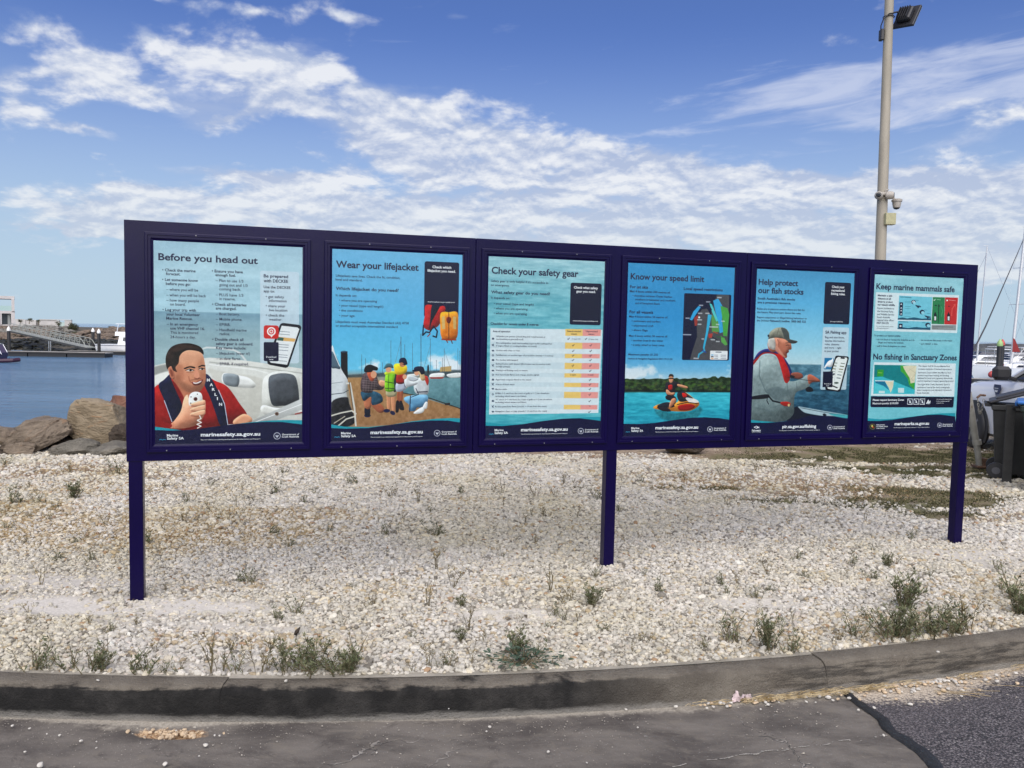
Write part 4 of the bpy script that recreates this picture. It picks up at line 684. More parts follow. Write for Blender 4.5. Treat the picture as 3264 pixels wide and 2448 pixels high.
# ---------------------------------------------------------------- gravel
def gravel():
    P=[];S=[];Cc=[];Rt=[]
    def sweep(x0,x1,y0f,y1,cell,size):
        xs=np.arange(x0,x1,cell); ys=np.arange(3.4,y1,cell); a,b=np.meshgrid(xs,ys); a=a.ravel()+rng.uniform(-.5,.5,a.size)*cell; b=b.ravel()+rng.uniform(-.5,.5,b.size)*cell
        kk=np.vectorize(yk)(a); ok=(b>np.maximum(kk+.012,y0f))&(b<np.minimum(y1,ysh(a)+.6)); 
        ok&=(np.abs(a)<b*.66+1.3)
        a,b=a[ok],b[ok]; sand,straw,brown,green=(patch(a,b,L) for L in (SAND,STRAW,BROWN,GREEN)); warm=patch(a,b,WARM,.6)
        far=np.clip((b-9.8)/1.2,0,1)
        cov=.95-.80*sand-.30*straw-.66*brown-.5*green-.45*far; n=fb(a,b,3.2,4); cov=cov+(n-.5)*1.0*(1-.2*cov); k=rng.random(a.size)<cov
        a,b=a[k],b[k]; straw,warm,brown,sand=straw[k],warm[k],brown[k],sand[k]; N=a.size
        z=gh(a,b)+rng.uniform(-.002,.007,N)*(1-sand)
        sc=size*rng.lognormal(0,.28,N)[:,None]*np.stack([rng.uniform(.85,1.35,N),rng.uniform(.75,1.05,N),rng.uniform(.45,.8,N)],1)
        base=np.array([[.82,.79,.735],[.74,.715,.665],[.78,.72,.60],[.58,.56,.52],[.72,.66,.60],[.58,.48,.34],[.46,.31,.20],[.30,.28,.25]])
        w=np.tile(np.array([.40,.22,.14,.10,.06,.03,.008,.042]),(N,1)); t=np.clip(warm*.8+straw*1.05+brown*.6,0,1)[:,None]
        w=w*(1-t)+t*np.array([.10,.08,.38,.06,.04,.28,.03,.03]); cw=np.cumsum(w/w.sum(1,keepdims=True),1); pick=(rng.random(N)[:,None]>cw).sum(1).clip(0,7)
        c=base[pick]*np.array([1.045,1.025,.985])*rng.uniform(.74,1.10,N)[:,None]; c=c*(1-.42*np.clip(fb(a+5,b,1.3,4)-.3,0,1)[:,None]*np.array([.45,.55,1.1]))
        P.append(np.stack([a,b,z],1));S.append(sc);Cc.append(np.c_[np.clip(c,0,.9),np.ones(N)]);Rt.append(np.stack([rng.normal(0,.35,N),rng.normal(0,.35,N),rng.uniform(0,6.28,N)],1))
    sweep(-5.5,6.5,0,6.2,.0185,.0112); sweep(-6.5,7.5,6.2,8.2,.023,.0135); sweep(-9,10,8.2,12.5,.03,.017)
    P=np.concatenate(P);S=np.concatenate(S);Cc=np.concatenate(Cc);Rt=np.concatenate(Rt); print('pebbles',len(P))
    me=bpy.data.meshes.new('gravel'); me.vertices.add(len(P)); me.vertices.foreach_set('co',P.ravel().astype(np.float32))
    me.attributes.new('sc','FLOAT_VECTOR','POINT').data.foreach_set('vector',S.ravel().astype(np.float32))
    me.attributes.new('rt','FLOAT_VECTOR','POINT').data.foreach_set('vector',Rt.ravel().astype(np.float32))
    me.attributes.new('tint','FLOAT_COLOR','POINT').data.foreach_set('color',Cc.ravel().astype(np.float32))
    m,nt,b=newmat('pebble'); v=ocoord(nt); n=noise(nt,v,2.5,4,.6)
    col=attr(nt,'tint',True,False); c=mixc(nt,n.ss(.3,.75)*.35,col,mixc(nt,1.0,col,(.72,.66,.60),'MULTIPLY')); nt.links.new(c,b.inputs['Base Color']); b.inputs['Roughness'].default_value=.75; b.inputs['Specular IOR Level'].default_value=.3
    bump(nt,b,noise(nt,v,4,4,.6),.1,.6); me.materials.append(m)
    o=link('gravel',me); tag(o,'loose white pebble gravel covering the verge around the sign posts','gravel',kind='stuff')
    ng=bpy.data.node_groups.new('pebbles','GeometryNodeTree'); ng.interface.new_socket('Geometry',in_out='INPUT',socket_type='NodeSocketGeometry'); ng.interface.new_socket('Geometry',in_out='OUTPUT',socket_type='NodeSocketGeometry')
    N=ng.nodes; Lk=ng.links; gi=N.new('NodeGroupInput'); go=N.new('NodeGroupOutput'); iop=N.new('GeometryNodeInstanceOnPoints'); join=N.new('GeometryNodeJoinGeometry')
    for k in range(4):
        ico=N.new('GeometryNodeMeshIcoSphere'); ico.inputs['Subdivisions'].default_value=2; ico.inputs['Radius'].default_value=1
        sp=N.new('GeometryNodeSetPosition'); tx=N.new('ShaderNodeTexNoise'); tx.noise_dimensions='4D'; tx.inputs['W'].default_value=k*3.7; tx.inputs['Scale'].default_value=.75; tx.inputs['Detail'].default_value=1
        pos=N.new('GeometryNodeInputPosition'); sub=N.new('ShaderNodeVectorMath'); sub.operation='SUBTRACT'; sub.inputs[1].default_value=(.5,.5,.5); scl=N.new('ShaderNodeVectorMath'); scl.operation='SCALE'; scl.inputs['Scale'].default_value=1.5
        Lk.new(pos.outputs[0],tx.inputs['Vector']); Lk.new(tx.outputs['Color'],sub.inputs[0]); Lk.new(sub.outputs[0],scl.inputs[0]); Lk.new(scl.outputs[0],sp.inputs['Offset']); Lk.new(ico.outputs['Mesh'],sp.inputs['Geometry'])
        sm=N.new('GeometryNodeSetShadeSmooth'); Lk.new(sp.outputs[0],sm.inputs[0]); ms=N.new('GeometryNodeSetMaterial'); ms.inputs['Material'].default_value=m; Lk.new(sm.outputs[0],ms.inputs[0])
        ti=N.new('GeometryNodeGeometryToInstance'); Lk.new(ms.outputs[0],ti.inputs[0]); Lk.new(ti.outputs[0],join.inputs[0])
    def na(name,t):
        a=N.new('GeometryNodeInputNamedAttribute'); a.data_type=t; a.inputs[0].default_value=name; return a.outputs[0]
    e=N.new('FunctionNodeEulerToRotation'); Lk.new(na('rt','FLOAT_VECTOR'),e.inputs[0])
    Lk.new(gi.outputs[0],iop.inputs['Points']); Lk.new(join.outputs[0],iop.inputs['Instance']); iop.inputs['Pick Instance'].default_value=True
    Lk.new(e.outputs[0],iop.inputs['Rotation']); Lk.new(na('sc','FLOAT_VECTOR'),iop.inputs['Scale']); Lk.new(iop.outputs[0],go.inputs[0])
    o.modifiers.new('scatter','NODES').node_group=ng
gravel()
# ---------------------------------------------------------------- kerb, gutter, road
ZR=-.135
def kerb():
    m,nt,b=newmat('kerb_concrete'); v=ocoord(nt); vs=ocoord(nt,(3,3,26)); n1=noise(nt,v,6,7,.65); n2=noise(nt,v,120,4,.6); n3=noise(nt,vs,1.6,6,.7); n4=noise(nt,v,1.1,4,.55)
    c=mixc(nt,n1.ss(.3,.7),(.115,.098,.078),(.165,.145,.117)); c=mixc(nt,n2.ss(.55,.8)*.5,c,(.36,.33,.29))
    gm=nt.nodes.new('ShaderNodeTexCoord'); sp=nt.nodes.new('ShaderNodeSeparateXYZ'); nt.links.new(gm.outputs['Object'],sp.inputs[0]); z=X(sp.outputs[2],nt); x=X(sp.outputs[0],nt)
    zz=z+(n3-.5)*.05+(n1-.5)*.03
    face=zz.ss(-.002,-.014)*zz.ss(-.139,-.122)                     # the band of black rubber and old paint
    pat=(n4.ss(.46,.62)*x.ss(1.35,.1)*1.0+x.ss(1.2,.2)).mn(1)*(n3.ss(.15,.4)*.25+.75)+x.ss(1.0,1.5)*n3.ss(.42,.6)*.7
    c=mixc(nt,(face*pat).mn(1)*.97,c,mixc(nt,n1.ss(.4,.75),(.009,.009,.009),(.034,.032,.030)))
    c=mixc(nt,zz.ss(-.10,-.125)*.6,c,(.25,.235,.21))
    nt.links.new(c,b.inputs['Base Color']); b.inputs['Roughness'].default_value=.9; b.inputs['Specular IOR Level'].default_value=.2; c=mixc(nt,n2.ss(.35,.22)*.5,c,(.05,.045,.04)); nt.links.new(c,b.inputs['Base Color']); bump(nt,b,n2*.9+n1+noise(nt,v,30,4,.6)*.8,.010,1)
    root=tag(link('kerb',None),'worn concrete kerb curving along the gravel verge','kerb',kind='structure')
    prof=[(-.005,-.05),(0,.0),(.012,.006),(.085,.006),(.108,.001),(.124,-.010),(.133,-.028),(.150,-.10),(.156,-.12),(.160,ZR-.04)]
    JN=[-13,-7.4,-4.3,-1.265,1.545,3.55,6.2,9,14]
    for s in range(len(JN)-1):
        gp=.0022; a,bb=JN[s]+(.0008 if s==3 else gp),JN[s+1]-(.0008 if s==2 else gp); n=int((bb-a)/.03); xs=np.linspace(a,bb,n); vs_=[];fs=[]; rr=np.random.default_rng(s); off=rr.normal(0,.003); offz=rr.normal(0,.003)
        for x in xs:
            d=(yk(x+.01)-yk(x-.01))/.02; nx,ny=d/math.hypot(1,d),-1/math.hypot(1,d); y=yk(x)
            for k,(o,z) in enumerate(prof):
                j=(fb(x*1.0,k*.7,9,3)-.5)*.008*(1 if 1<k<9 else 0); chip=0
                if k in(4,5,6): chip=max(0,fb(x,3.3,22,2)-.72)*.07
                vs_.append((x+nx*(o+j+off-chip),y+ny*(o+j+off-chip),z+offz*(k<9)-chip*.5+(fb(x,k,5,2)-.5)*.004))
        m_=len(prof)
        for i in range(n-1):
            for k in range(m_-1): fs.append((i*m_+k,(i+1)*m_+k,(i+1)*m_+k+1,i*m_+k+1))
        fs+=[tuple(range(m_)),tuple((n-1)*m_+k for k in reversed(range(m_)))]
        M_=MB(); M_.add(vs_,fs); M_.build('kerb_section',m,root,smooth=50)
kerb()
def road():
    m,nt,b=newmat('gutter_concrete'); v=ocoord(nt); n1=noise(nt,ocoord(nt,(1,2.2,1)),2.2,8,.62,.3); n2=noise(nt,v,90,5,.65); n3=noise(nt,v,14,6,.7); n4=noise(nt,ocoord(nt,(2,6,1)),3,6,.6)
    c=mixc(nt,n1.ss(.32,.68),(.070,.061,.055),(.158,.140,.122)); c=mixc(nt,n3.ss(.55,.75)*.35,c,(.055,.05,.044)); c=mixc(nt,n2.ss(.60,.74)*.75,c,(.26,.24,.21))
    vo=nt.nodes.new('ShaderNodeTexVoronoi'); vo.feature='DISTANCE_TO_EDGE'; vo.inputs['Scale'].default_value=.85; dv=nt.nodes.new('ShaderNodeVectorMath'); dv.operation='ADD'
    nz=noise(nt,v,3,4,.6,0,1); sc_=nt.nodes.new('ShaderNodeVectorMath'); sc_.operation='SCALE'; sc_.inputs['Scale'].default_value=.5; nt.links.new(nz.s,sc_.inputs[0]); nt.links.new(v,dv.inputs[0]); nt.links.new(sc_.outputs[0],dv.inputs[1]); nt.links.new(dv.outputs[0],vo.inputs['Vector'])
    cr=X(vo.outputs['Distance'],nt); crm=cr.ss(.007,.002)*noise(nt,v,1.3,3,.5).ss(.45,.62); c=mixc(nt,crm*.6,c,mixc(nt,n3.ss(.4,.6),(.05,.045,.04),(.42,.39,.35)))
    scr=noise(nt,ocoord(nt,(3,14,1)),4,5,.6).ss(.70,.76)*.7; c=mixc(nt,scr,c,(.36,.34,.31)); c=mixc(nt,noise(nt,ocoord(nt,(1,1.6,1)),7,7,.72,.6).ss(.52,.66)*.55,c,(.16,.14,.115)); c=mixc(nt,noise(nt,ocoord(nt,(1,1.3,1)),4.3,7,.7,.8).ss(.55,.68)*.55,c,(.045,.038,.036))
    dust=attr(nt,'dust'); c=mixc(nt,(dust+(n3-.5)*1.1-.05).ss(.35,.75),c,mixc(nt,n2.ss(.3,.7),(.22,.195,.16),(.34,.31,.26)))
    rust=attr(nt,'rust'); c=mixc(nt,(rust+(n3-.5)*1.0).ss(.45,.7),c,mixc(nt,n2.ss(.4,.6),(.22,.12,.06),(.50,.36,.22)))
    nt.links.new(c,b.inputs['Base Color']); b.inputs['Roughness'].default_value=.85; b.inputs['Specular IOR Level'].default_value=.25; bump(nt,b,n2*.4+n3*.6-crm*1.5,.006,.9)
    xs=np.unique(np.concatenate([np.linspace(-13,-3.2,40),np.linspace(-3.2,1.72,200)]))
    def dust(x,y):
        d=np.vectorize(yk)(x)-.155-y; return np.clip(1-d/(.045+.07*np.clip(x+.5,0,2)),0,1)*(.75+.25*np.clip(x+1,0,1))+.6*np.exp(-((x+1.6)/.5)**2-((y-3.36)/.07)**2)
    p=G(540,2340,ZR)
    rust=lambda x,y: 1.15*np.exp(-((x-p.x)/.19)**2-((y-p.y-.02)/.05)**2)
    # hollowed edge line towards the asphalt
    EX=[(1.69,3.86),(1.665,3.78),(1.70,3.66),(1.735,3.56),(1.715,3.44),(1.75,3.33),(1.77,3.2),(1.74,3.05),(1.80,2.8),(1.78,2.3),(1.85,1.6),(1.9,0)]
    ey=[e[1] for e in EX][::-1]; ex=[e[0] for e in EX][::-1]
    def edge(y): return np.interp(y,ey,ex)+(fb(y,1.0,9,3)-.5)*.03
    # gutter as a grid in (fraction, y)
    def gmesh(name,xa,xb,ya,yb,nx,ny,zf,cols,mt,warp):
        u=np.linspace(0,1,nx)[:,None]*np.ones((1,ny)); t=np.ones((nx,1))*np.linspace(0,1,ny)[None]
        Xg,Yg=warp(u,t); Z=zf(Xg,Yg); V=np.stack([Xg,Yg,Z],-1).reshape(-1,3); i=np.arange((nx-1)*ny).reshape(nx-1,ny)[:,:-1].ravel(); F=np.stack([i,i+ny,i+ny+1,i+1],1)
        me=bpy.data.meshes.new(name); me.from_pydata(V.tolist(),[],F.tolist()); me.polygons.foreach_set('use_smooth',[True]*len(F))
        for k,fn in cols.items(): me.attributes.new(k,'FLOAT','POINT').data.foreach_set('value',fn(Xg,Yg).ravel().astype(np.float32))
        me.materials.append(mt); return link(name,me)
    def warp(u,t):
        X0=-13+u*(14.72); yb=np.vectorize(yk)(X0)-.13; Y=.9+(yb-.9)*t; X1=edge(Y); return -13+u*(X1+13),Y
    zf=lambda x,y: ZR+.012*np.clip((3.1-y)/1,0,1)+(fb(x,y,2.5,3)-.5)*.008-.03*np.exp(-((x-p.x)/.17)**2-((y-p.y-.02)/.045)**2)
    o=gmesh('gutter',0,0,0,0,560,110,zf,{'dust':dust,'rust':rust},m,warp); tag(o,'cracked concrete gutter apron in front of the kerb',kind='structure')
    # asphalt
    m2,nt,b=newmat('asphalt'); v=ocoord(nt); vo=nt.nodes.new('ShaderNodeTexVoronoi'); vo.inputs['Scale'].default_value=105; nt.links.new(v,vo.inputs['Vector']); n1=noise(nt,v,2,5,.6); n2=noise(nt,v,60,5,.6)
    st=X(vo.outputs['Distance'],nt); sep=nt.nodes.new('ShaderNodeSeparateColor'); nt.links.new(vo.outputs['Color'],sep.inputs[0]); rc=X(sep.outputs[0],nt); rg=X(sep.outputs[1],nt)
    c=mixc(nt,rc,(.045,.041,.045),(.175,.155,.160)); c=mixc(nt,(rg-.93)*10,c,(.34,.32,.30)); c=mixc(nt,st.ss(.4,.7),c,(.03,.029,.032)); c=mixc(nt,n1.ss(.35,.65)*.4,c,(.10,.088,.09))
    c=mixc(nt,(attr(nt,'dust')+(n2-.5)*1.2+(n1-.5)*.8).ss(.4,.8),c,mixc(nt,n2.ss(.3,.7),(.36,.30,.23),(.50,.43,.34)))
    nt.links.new(c,b.inputs['Base Color']); b.inputs['Roughness'].default_value=.85; b.inputs['Specular IOR Level'].default_value=.3; bump(nt,b,st*-1,.006,1)
    def warp2(u,t):
        X0=1.78+u*12; yb=np.vectorize(yk)(X0)-.14*(1+.08*np.clip(X0,0,6)); Y=.2+(yb-.2)*t; X1=edge(Y); return X1+(13.78-X1)*u**1.6,Y
    def warp2b(u,t):
        X0=1.78+u**1.6*12; yb=np.vectorize(yk)(X0)-.15; Y=.2+(yb-.2)*t; X1=edge(Y); return X1+.002+(13.78-X1)*u**1.6,Y
    q=G(2850,2180,ZR)
    d2=lambda x,y: np.clip(1-(np.vectorize(yk)(x)-.16-y)/(.20+.16*np.exp(-((x-2.15)/.4)**2)),0,1)*1.15
    z2=lambda x,y: ZR+.004+(fb(x,y,2,3)-.5)*.01
    o=gmesh('road',0,0,0,0,220,140,z2,{'dust':d2},m2,warp2b); tag(o,'coarse dark asphalt road surface',kind='structure')
    b2=MB(); b2.add([(-400,-400,ZR-.03),(400,-400,ZR-.03),(400,.95,ZR-.03),(-400,.95,ZR-.03)],[(0,1,2,3)]); o=b2.build('car_park',m2); tag(o,'asphalt car park behind the viewer',kind='structure')
    # bitumen sealing strip on the joint
    tar=mat('tar',(.018,.018,.019),.55,0,.3,60,.004,90); vs_=[];fs=[]; ys=np.linspace(1.2,3.84,170)
    for y in ys:
        w=.034*(1-.45*np.clip((y-3.3)/.5,0,1))+(fb(y,5,14,3)-.5)*.02; xe=float(edge(y))+(fb(y,8.,6,3)-.5)*.02; zb=ZR+.0085
        for k,dz in ((-1,-.008),(-.75,0.001),(0,.004),(.75,.001),(1,-.008)): vs_.append((xe+k*w+(fb(y,k*3+20.,30,2)-.5)*.012,y,zb+dz))
    for i in range(len(ys)-1):
        for k in range(4): fs.append((i*5+k,(i+1)*5+k,(i+1)*5+k+1,i*5+k+1))
    t=MB(); t.add(vs_,fs); o=t.build('tar_strip',tar,smooth=True); tag(o,'black bitumen strip sealing the joint between gutter and asphalt','tar strip',kind='structure')
    # raised joint line with mortar crumbs in the gutter
    jm=mat('joint_mortar',(.27,.25,.22),.9,0,.3,120,.004,200); J=MB(); a=G(2140,2441,ZR); bb=G(2830,2345,ZR); L=(bb-a); nn=110
    for i in range(nn):
        if fb(i*.37,1.,1,3)<.42: continue
        p0=a+L*(i/nn)-L*.0; d=L.normalized(); n_=Vector((-d.y,d.x,0)); w=.0012+.0045*rng.random()**2; ofs=n_*(fb(i*.1,2.,1.5,2)-.5)*.03
        J.add([p0-n_*w+ofs+Vector((0,0,.002)),p0+d*L.length/nn-n_*w*.8+ofs+Vector((0,0,.002)),p0+d*L.length/nn+n_*w*.8+ofs+Vector((0,0,.004)),p0+n_*w+ofs+Vector((0,0,.004))],[(0,1,2,3)])
    for v_ in range(len(J.v)): x,y,z=J.v[v_]; J.v[v_]=(x,y,float(zf(np.array([x]),np.array([y]))[0])+.003+(z-ZR)*.2)
    o=J.build('joint_mortar',jm); tag(o,'crumbling pale mortar line across the concrete gutter','joint',kind='structure')
    return zf
zgut=road()
# ---------------------------------------------------------------- water, far shore
ZW=-2.5
def water():
    m,nt,b=newmat('harbour_water'); v=ocoord(nt,(1,1,1)); n1=noise(nt,v,.9,6,.6,.4); n2=noise(nt,v,3.5,4,.6); n3=noise(nt,ocoord(nt,(1,2.5,1)),.035,4,.6)
    b.inputs['Base Color'].default_value=(.06,.12,.19,1); b.inputs['Roughness'].default_value=.12; b.inputs['IOR'].default_value=1.333
    c=mixc(nt,n3.ss(.35,.65),(.07,.145,.24),(.115,.205,.32)); nt.links.new(c,b.inputs['Base Color'])
    n4=noise(nt,ocoord(nt,(.5,1.6,1)),.7,5,.65); bump(nt,b,n1*.6+n2*.25+n4*1.3,.34,1)
    me=MB(); me.add([(-9000,4,ZW),(9000,4,ZW),(9000,15000,ZW),(-9000,15000,ZW)],[(0,1,2,3)]); o=me.build('water',m); tag(o,'rippled blue harbour water running out to the sea',kind='structure')
water()
# ---------------------------------------------------------------- the information sign
SL=Vector((-2.2106,4.5704,0)); SRt=Vector((3.5861,6.2446,0)); SD=(SRt-SL).normalized(); SN=Vector((SD.y,-SD.x,0)); SLEN=(SRt-SL).length; SANG=math.atan2(SD.y,SD.x)
# local axes of the sign: x along it, y into it (away from the viewer), z up
SM=Matrix.Translation(SL)@Matrix.Rotation(SANG,4,'Z')
def navy():
    m,nt,b=newmat('navy_powder_coat'); v=ocoord(nt); n=noise(nt,v,3,5,.6); n2=noise(nt,v,260,3,.6)
    c=mixc(nt,n.ss(.3,.7),(.0022,.0002,.027),(.0030,.0004,.034)); c=mixc(nt,noise(nt,v,40,5,.7).ss(.74,.8)*.25,c,(.2,.19,.2)); nt.links.new(c,b.inputs['Base Color'])
    b.inputs['Roughness'].default_value=.28; b.inputs['Specular IOR Level'].default_value=.22; bump(nt,b,n2+n*3,.0006,.5); return m
NAVY=navy(); SCREW=mat('screw_steel',(.25,.25,.26),.35,.9)
root=thing('information_sign','long navy metal sign structure holding six posters over white gravel','sign board',SL,SANG)
Z0,Z1,TH=.81,2.189,.055
seams=[0,2.045,4.005,SLEN]
PT=[(.155,.978),(1.152,1.957),(2.128,2.926),(3.096,3.905),(4.083,4.900),(5.078,5.895)]; PZ0,PZ1=.908,2.080
for k in range(3):
    a,b=seams[k]+.0012,seams[k+1]-.0012
    m=MB(); m.box(((a+b)/2,TH/2,(Z0+Z1)/2),(b-a,TH,Z1-Z0),bev=.0022); m.build('fascia_panel',NAVY,root,smooth=30)
for a,b in ((.010,.086),(2.982,3.058),(5.957,6.032)):
    m=MB(); m.box(((a+b)/2,.0415,.9),(b-a,.074,2.4),bev=.004); m.build('post',NAVY,root,smooth=30)
poster_roots=[]
RP=[(0,0),(0,-.013),(.004,-.016),(.017,-.016),(.019,-.0125),(.033,-.0125),(.037,-.007),(.047,-.005),(.047,0)]      # rail section: across, out
for k,(a,b) in enumerate(PT):
    W_=.050; x0,x1,z0,z1=a-.047,b+.047,PZ0-.047,PZ1+.047
    case=None
    for side in range(4):
        m=MB(); n=len(RP); vs=[]
        for e in (0,1):
            for (c,o) in RP:
                # mitred ends: position along the side shrinks with c
                if side==0: p=((x0+c) if e==0 else (x1-c),o,z1-c)
                elif side==1: p=((x0+c) if e==0 else (x1-c),o,z0+c)
                elif side==2: p=(x0+c,o,(z0+c) if e==0 else (z1-c))
                else: p=(x1-c,o,(z0+c) if e==0 else (z1-c))
                vs.append(Vector(p)+Vector((0,.0005,0)))
        fs=[(i,(i+1)%n,n+(i+1)%n,n+i) for i in range(n)]+[tuple(range(n)),tuple(range(2*n-1,n-1,-1))]
        m.add(vs,fs); f=m.build('frame_rail',NAVY,root,smooth=25)
        # screws of this rail
        if side<2:
            for t in (.12,.5,.88) if side else (.3,.72):
                s=MB(); s.lathe([(.0035,0),(.0035,.0012),(.002,.002)],(0,0,0),8,Matrix.Rotation(R(90),4,'X')); so_=s.build('screw',SCREW,f,M=Matrix.Translation((x0+(x1-x0)*t,-.0155,(z1 if side==0 else z0)+(-.0105 if side==0 else .0105))))
def glass():
    m=bpy.data.materials.new('clear_sheet'); m.use_nodes=True; nt=m.node_tree; nt.nodes.clear(); o=nt.nodes.new('ShaderNodeOutputMaterial'); t=nt.nodes.new('ShaderNodeBsdfTransparent'); t.inputs[0].default_value=(.97,.985,.98,1)
    g=nt.nodes.new('ShaderNodeBsdfGlossy'); g.inputs['Roughness'].default_value=.06; f=nt.nodes.new('ShaderNodeFresnel'); f.inputs[0].default_value=1.18; mx=nt.nodes.new('ShaderNodeMixShader')
    nt.links.new(f.outputs[0],mx.inputs[0]); nt.links.new(t.outputs[0],mx.inputs[1]); nt.links.new(g.outputs[0],mx.inputs[2]); nt.links.new(mx.outputs[0],o.inputs[0]); return m
GL=glass()
def ink(n,c): return mat(n,c,.5)
INKS=[ink('ink_navy',(.006,.008,.050)),ink('ink_white',(.78,.8,.84)),ink('ink_slate',(.05,.07,.11))]
LABS=["poster headed Before you head out showing a man in red shirt holding a radio","poster headed Wear your lifejacket showing a family on a jetty","poster headed Check your safety gear with a long checklist table","poster headed Know your speed limit showing a jet ski rider and a map","poster headed Help protect our fish stocks showing an angler in a cap","poster headed Keep marine mammals safe with diagrams and a coast map"]
FN=[poster1,poster2,poster3,poster4,poster5,poster6]
# all lettering is laid out first, converted to mesh in one go
jobs=[]
for k in range(6):
    for (t,x,y,x1,cap,col,bold) in TX[k+1]:
        fc=bpy.data.curves.new('lettering','FONT'); fc.body=t; fc.size=1; fc.offset=.026*bold if cap>30 else .012+.016*bold; fc.resolution_u=3 if cap>30 else (2 if cap>11 else 1)
        o=bpy.data.objects.new('lettering',fc); COL.objects.link(o); jobs.append((k,t,x,y,x1,cap,col,o))
dg=bpy.context.evaluated_depsgraph_get(); dg.update()
text_geo={k:[] for k in range(6)}
for k,t,x,y,x1,cap,col,o in jobs:
    me=o.evaluated_get(dg).to_mesh(); n=len(me.vertices); v=np.empty(n*3,np.float32); me.vertices.foreach_get('co',v); v=v.reshape(-1,3)[:,:2].astype(float); F=[tuple(p.vertices) for p in me.polygons]
    H=homog(PC[k+1]); Hi=np.linalg.inv(H)
    def tu(px,py): q=H@np.array([px,py,1]); return q[0]/q[2],q[1]/q[2]
    u0,v0=tu(x,y)
    lo,hi=u0,1.2
    for _ in range(30):
        mid=(lo+hi)/2; q=Hi@np.array([mid,v0,1]); 
        if q[0]/q[2]<x1: lo=mid
        else: hi=mid
    capuv=abs(tu(x,y-cap)[1]-v0)
    w=(v[:,0].max()-v[:,0].min()) or 1
    a,b=PT[k]; sx=(lo-u0)*(b-a)/w; sy=capuv*(PZ1-PZ0)/.729*1.13
    X_=a+u0*(b-a)+(v[:,0]-v[:,0].min())*sx; Z_=PZ1-v0*(PZ1-PZ0)+v[:,1]*sy
    text_geo[k].append((X_,Z_,F,col,cap>30)); o.evaluated_get(dg).to_mesh_clear()
for j in jobs: d=j[-1].data; bpy.data.objects.remove(j[-1]); bpy.data.curves.remove(d)
for k,(a,b) in enumerate(PT):
    P=FN[k](); img=bpy.data.images.new('print_%d'%(k+1),PW,PH); px=np.ones((PH,PW,4),np.float32); q_=np.clip(P.img,0,1); q_=q_+(q_-.5)*q_*(1-q_)*.9; q_=q_+(P.rng.normal(0,.018,(PH,PW,1))+P.tex[...,None]*.05); px[...,:3]=np.clip(q_[::-1],0,1); img.pixels.foreach_set(px.ravel()); img.update(); img.pack()
    m,nt,bs=newmat('poster_print_%d'%(k+1)); im=nt.nodes.new('ShaderNodeTexImage'); im.image=img; im.extension='EXTEND'; uv=nt.nodes.new('ShaderNodeTexCoord'); nt.links.new(uv.outputs['UV'],im.inputs[0])
    nt.links.new(mixc(nt,1.0,im.outputs[0],PRINT_GAIN,'MULTIPLY'),bs.inputs['Base Color']); bs.inputs['Roughness'].default_value=.45; bs.inputs['Specular IOR Level'].default_value=.3
    M=MB(); yf=-.0035; x0,x1=a-.002,b+.002; z0,z1=PZ0-.002,PZ1+.002
    M.add([(x0,yf,z0),(x1,yf,z0),(x1,yf,z1),(x0,yf,z1),(x0,-.0008,z0),(x1,-.0008,z0),(x1,-.0008,z1),(x0,-.0008,z1)],[(0,1,2,3),(7,6,5,4),(0,4,5,1),(1,5,6,2),(2,6,7,3),(3,7,4,0)])
    o=M.build('poster',m); o.matrix_world=SM; me=o.data; ul=me.uv_layers.new(name='UVMap')
    for lp in me.loops: c=me.vertices[lp.vertex_index].co; ul.data[lp.index].uv=((c.x-a)/(b-a),(c.z-PZ0)/(PZ1-PZ0))
    tag(o,LABS[k],'poster',"posters on the information sign")
    for big in (True,False):
        T=MB()
        for X_,Z_,F,col,bg in text_geo[k]:
            if bg!=big: continue
            if not big: T.add([(x,-.0043,z) for x,z in zip(X_,Z_)],F,col); continue
            order=sorted(F,key=lambda f:min(X_[i] for i in f)); words=[];end=-9
            for f in order:
                lo_=min(X_[i] for i in f)
                if lo_-end>.0085: words.append([])
                words[-1].append(f); end=max(end,max(X_[i] for i in f))
            for wd in words:
                ids=sorted({i for f in wd for i in f}); mp_={i:n for n,i in enumerate(ids)}; Q=MB(); Q.add([(X_[i],-.0043,Z_[i]) for i in ids],[tuple(mp_[i] for i in f) for f in wd],col); Q.build('title_word',INKS,o)
        if not big: tag(T.build('lettering',INKS,o),kind='stuff')
    g_=MB(); g_.box(((a+b)/2,-.0055,(PZ0+PZ1)/2),(b-a-.0005,.0012,PZ1-PZ0-.0005)); g_.build('clear_cover',GL,o)
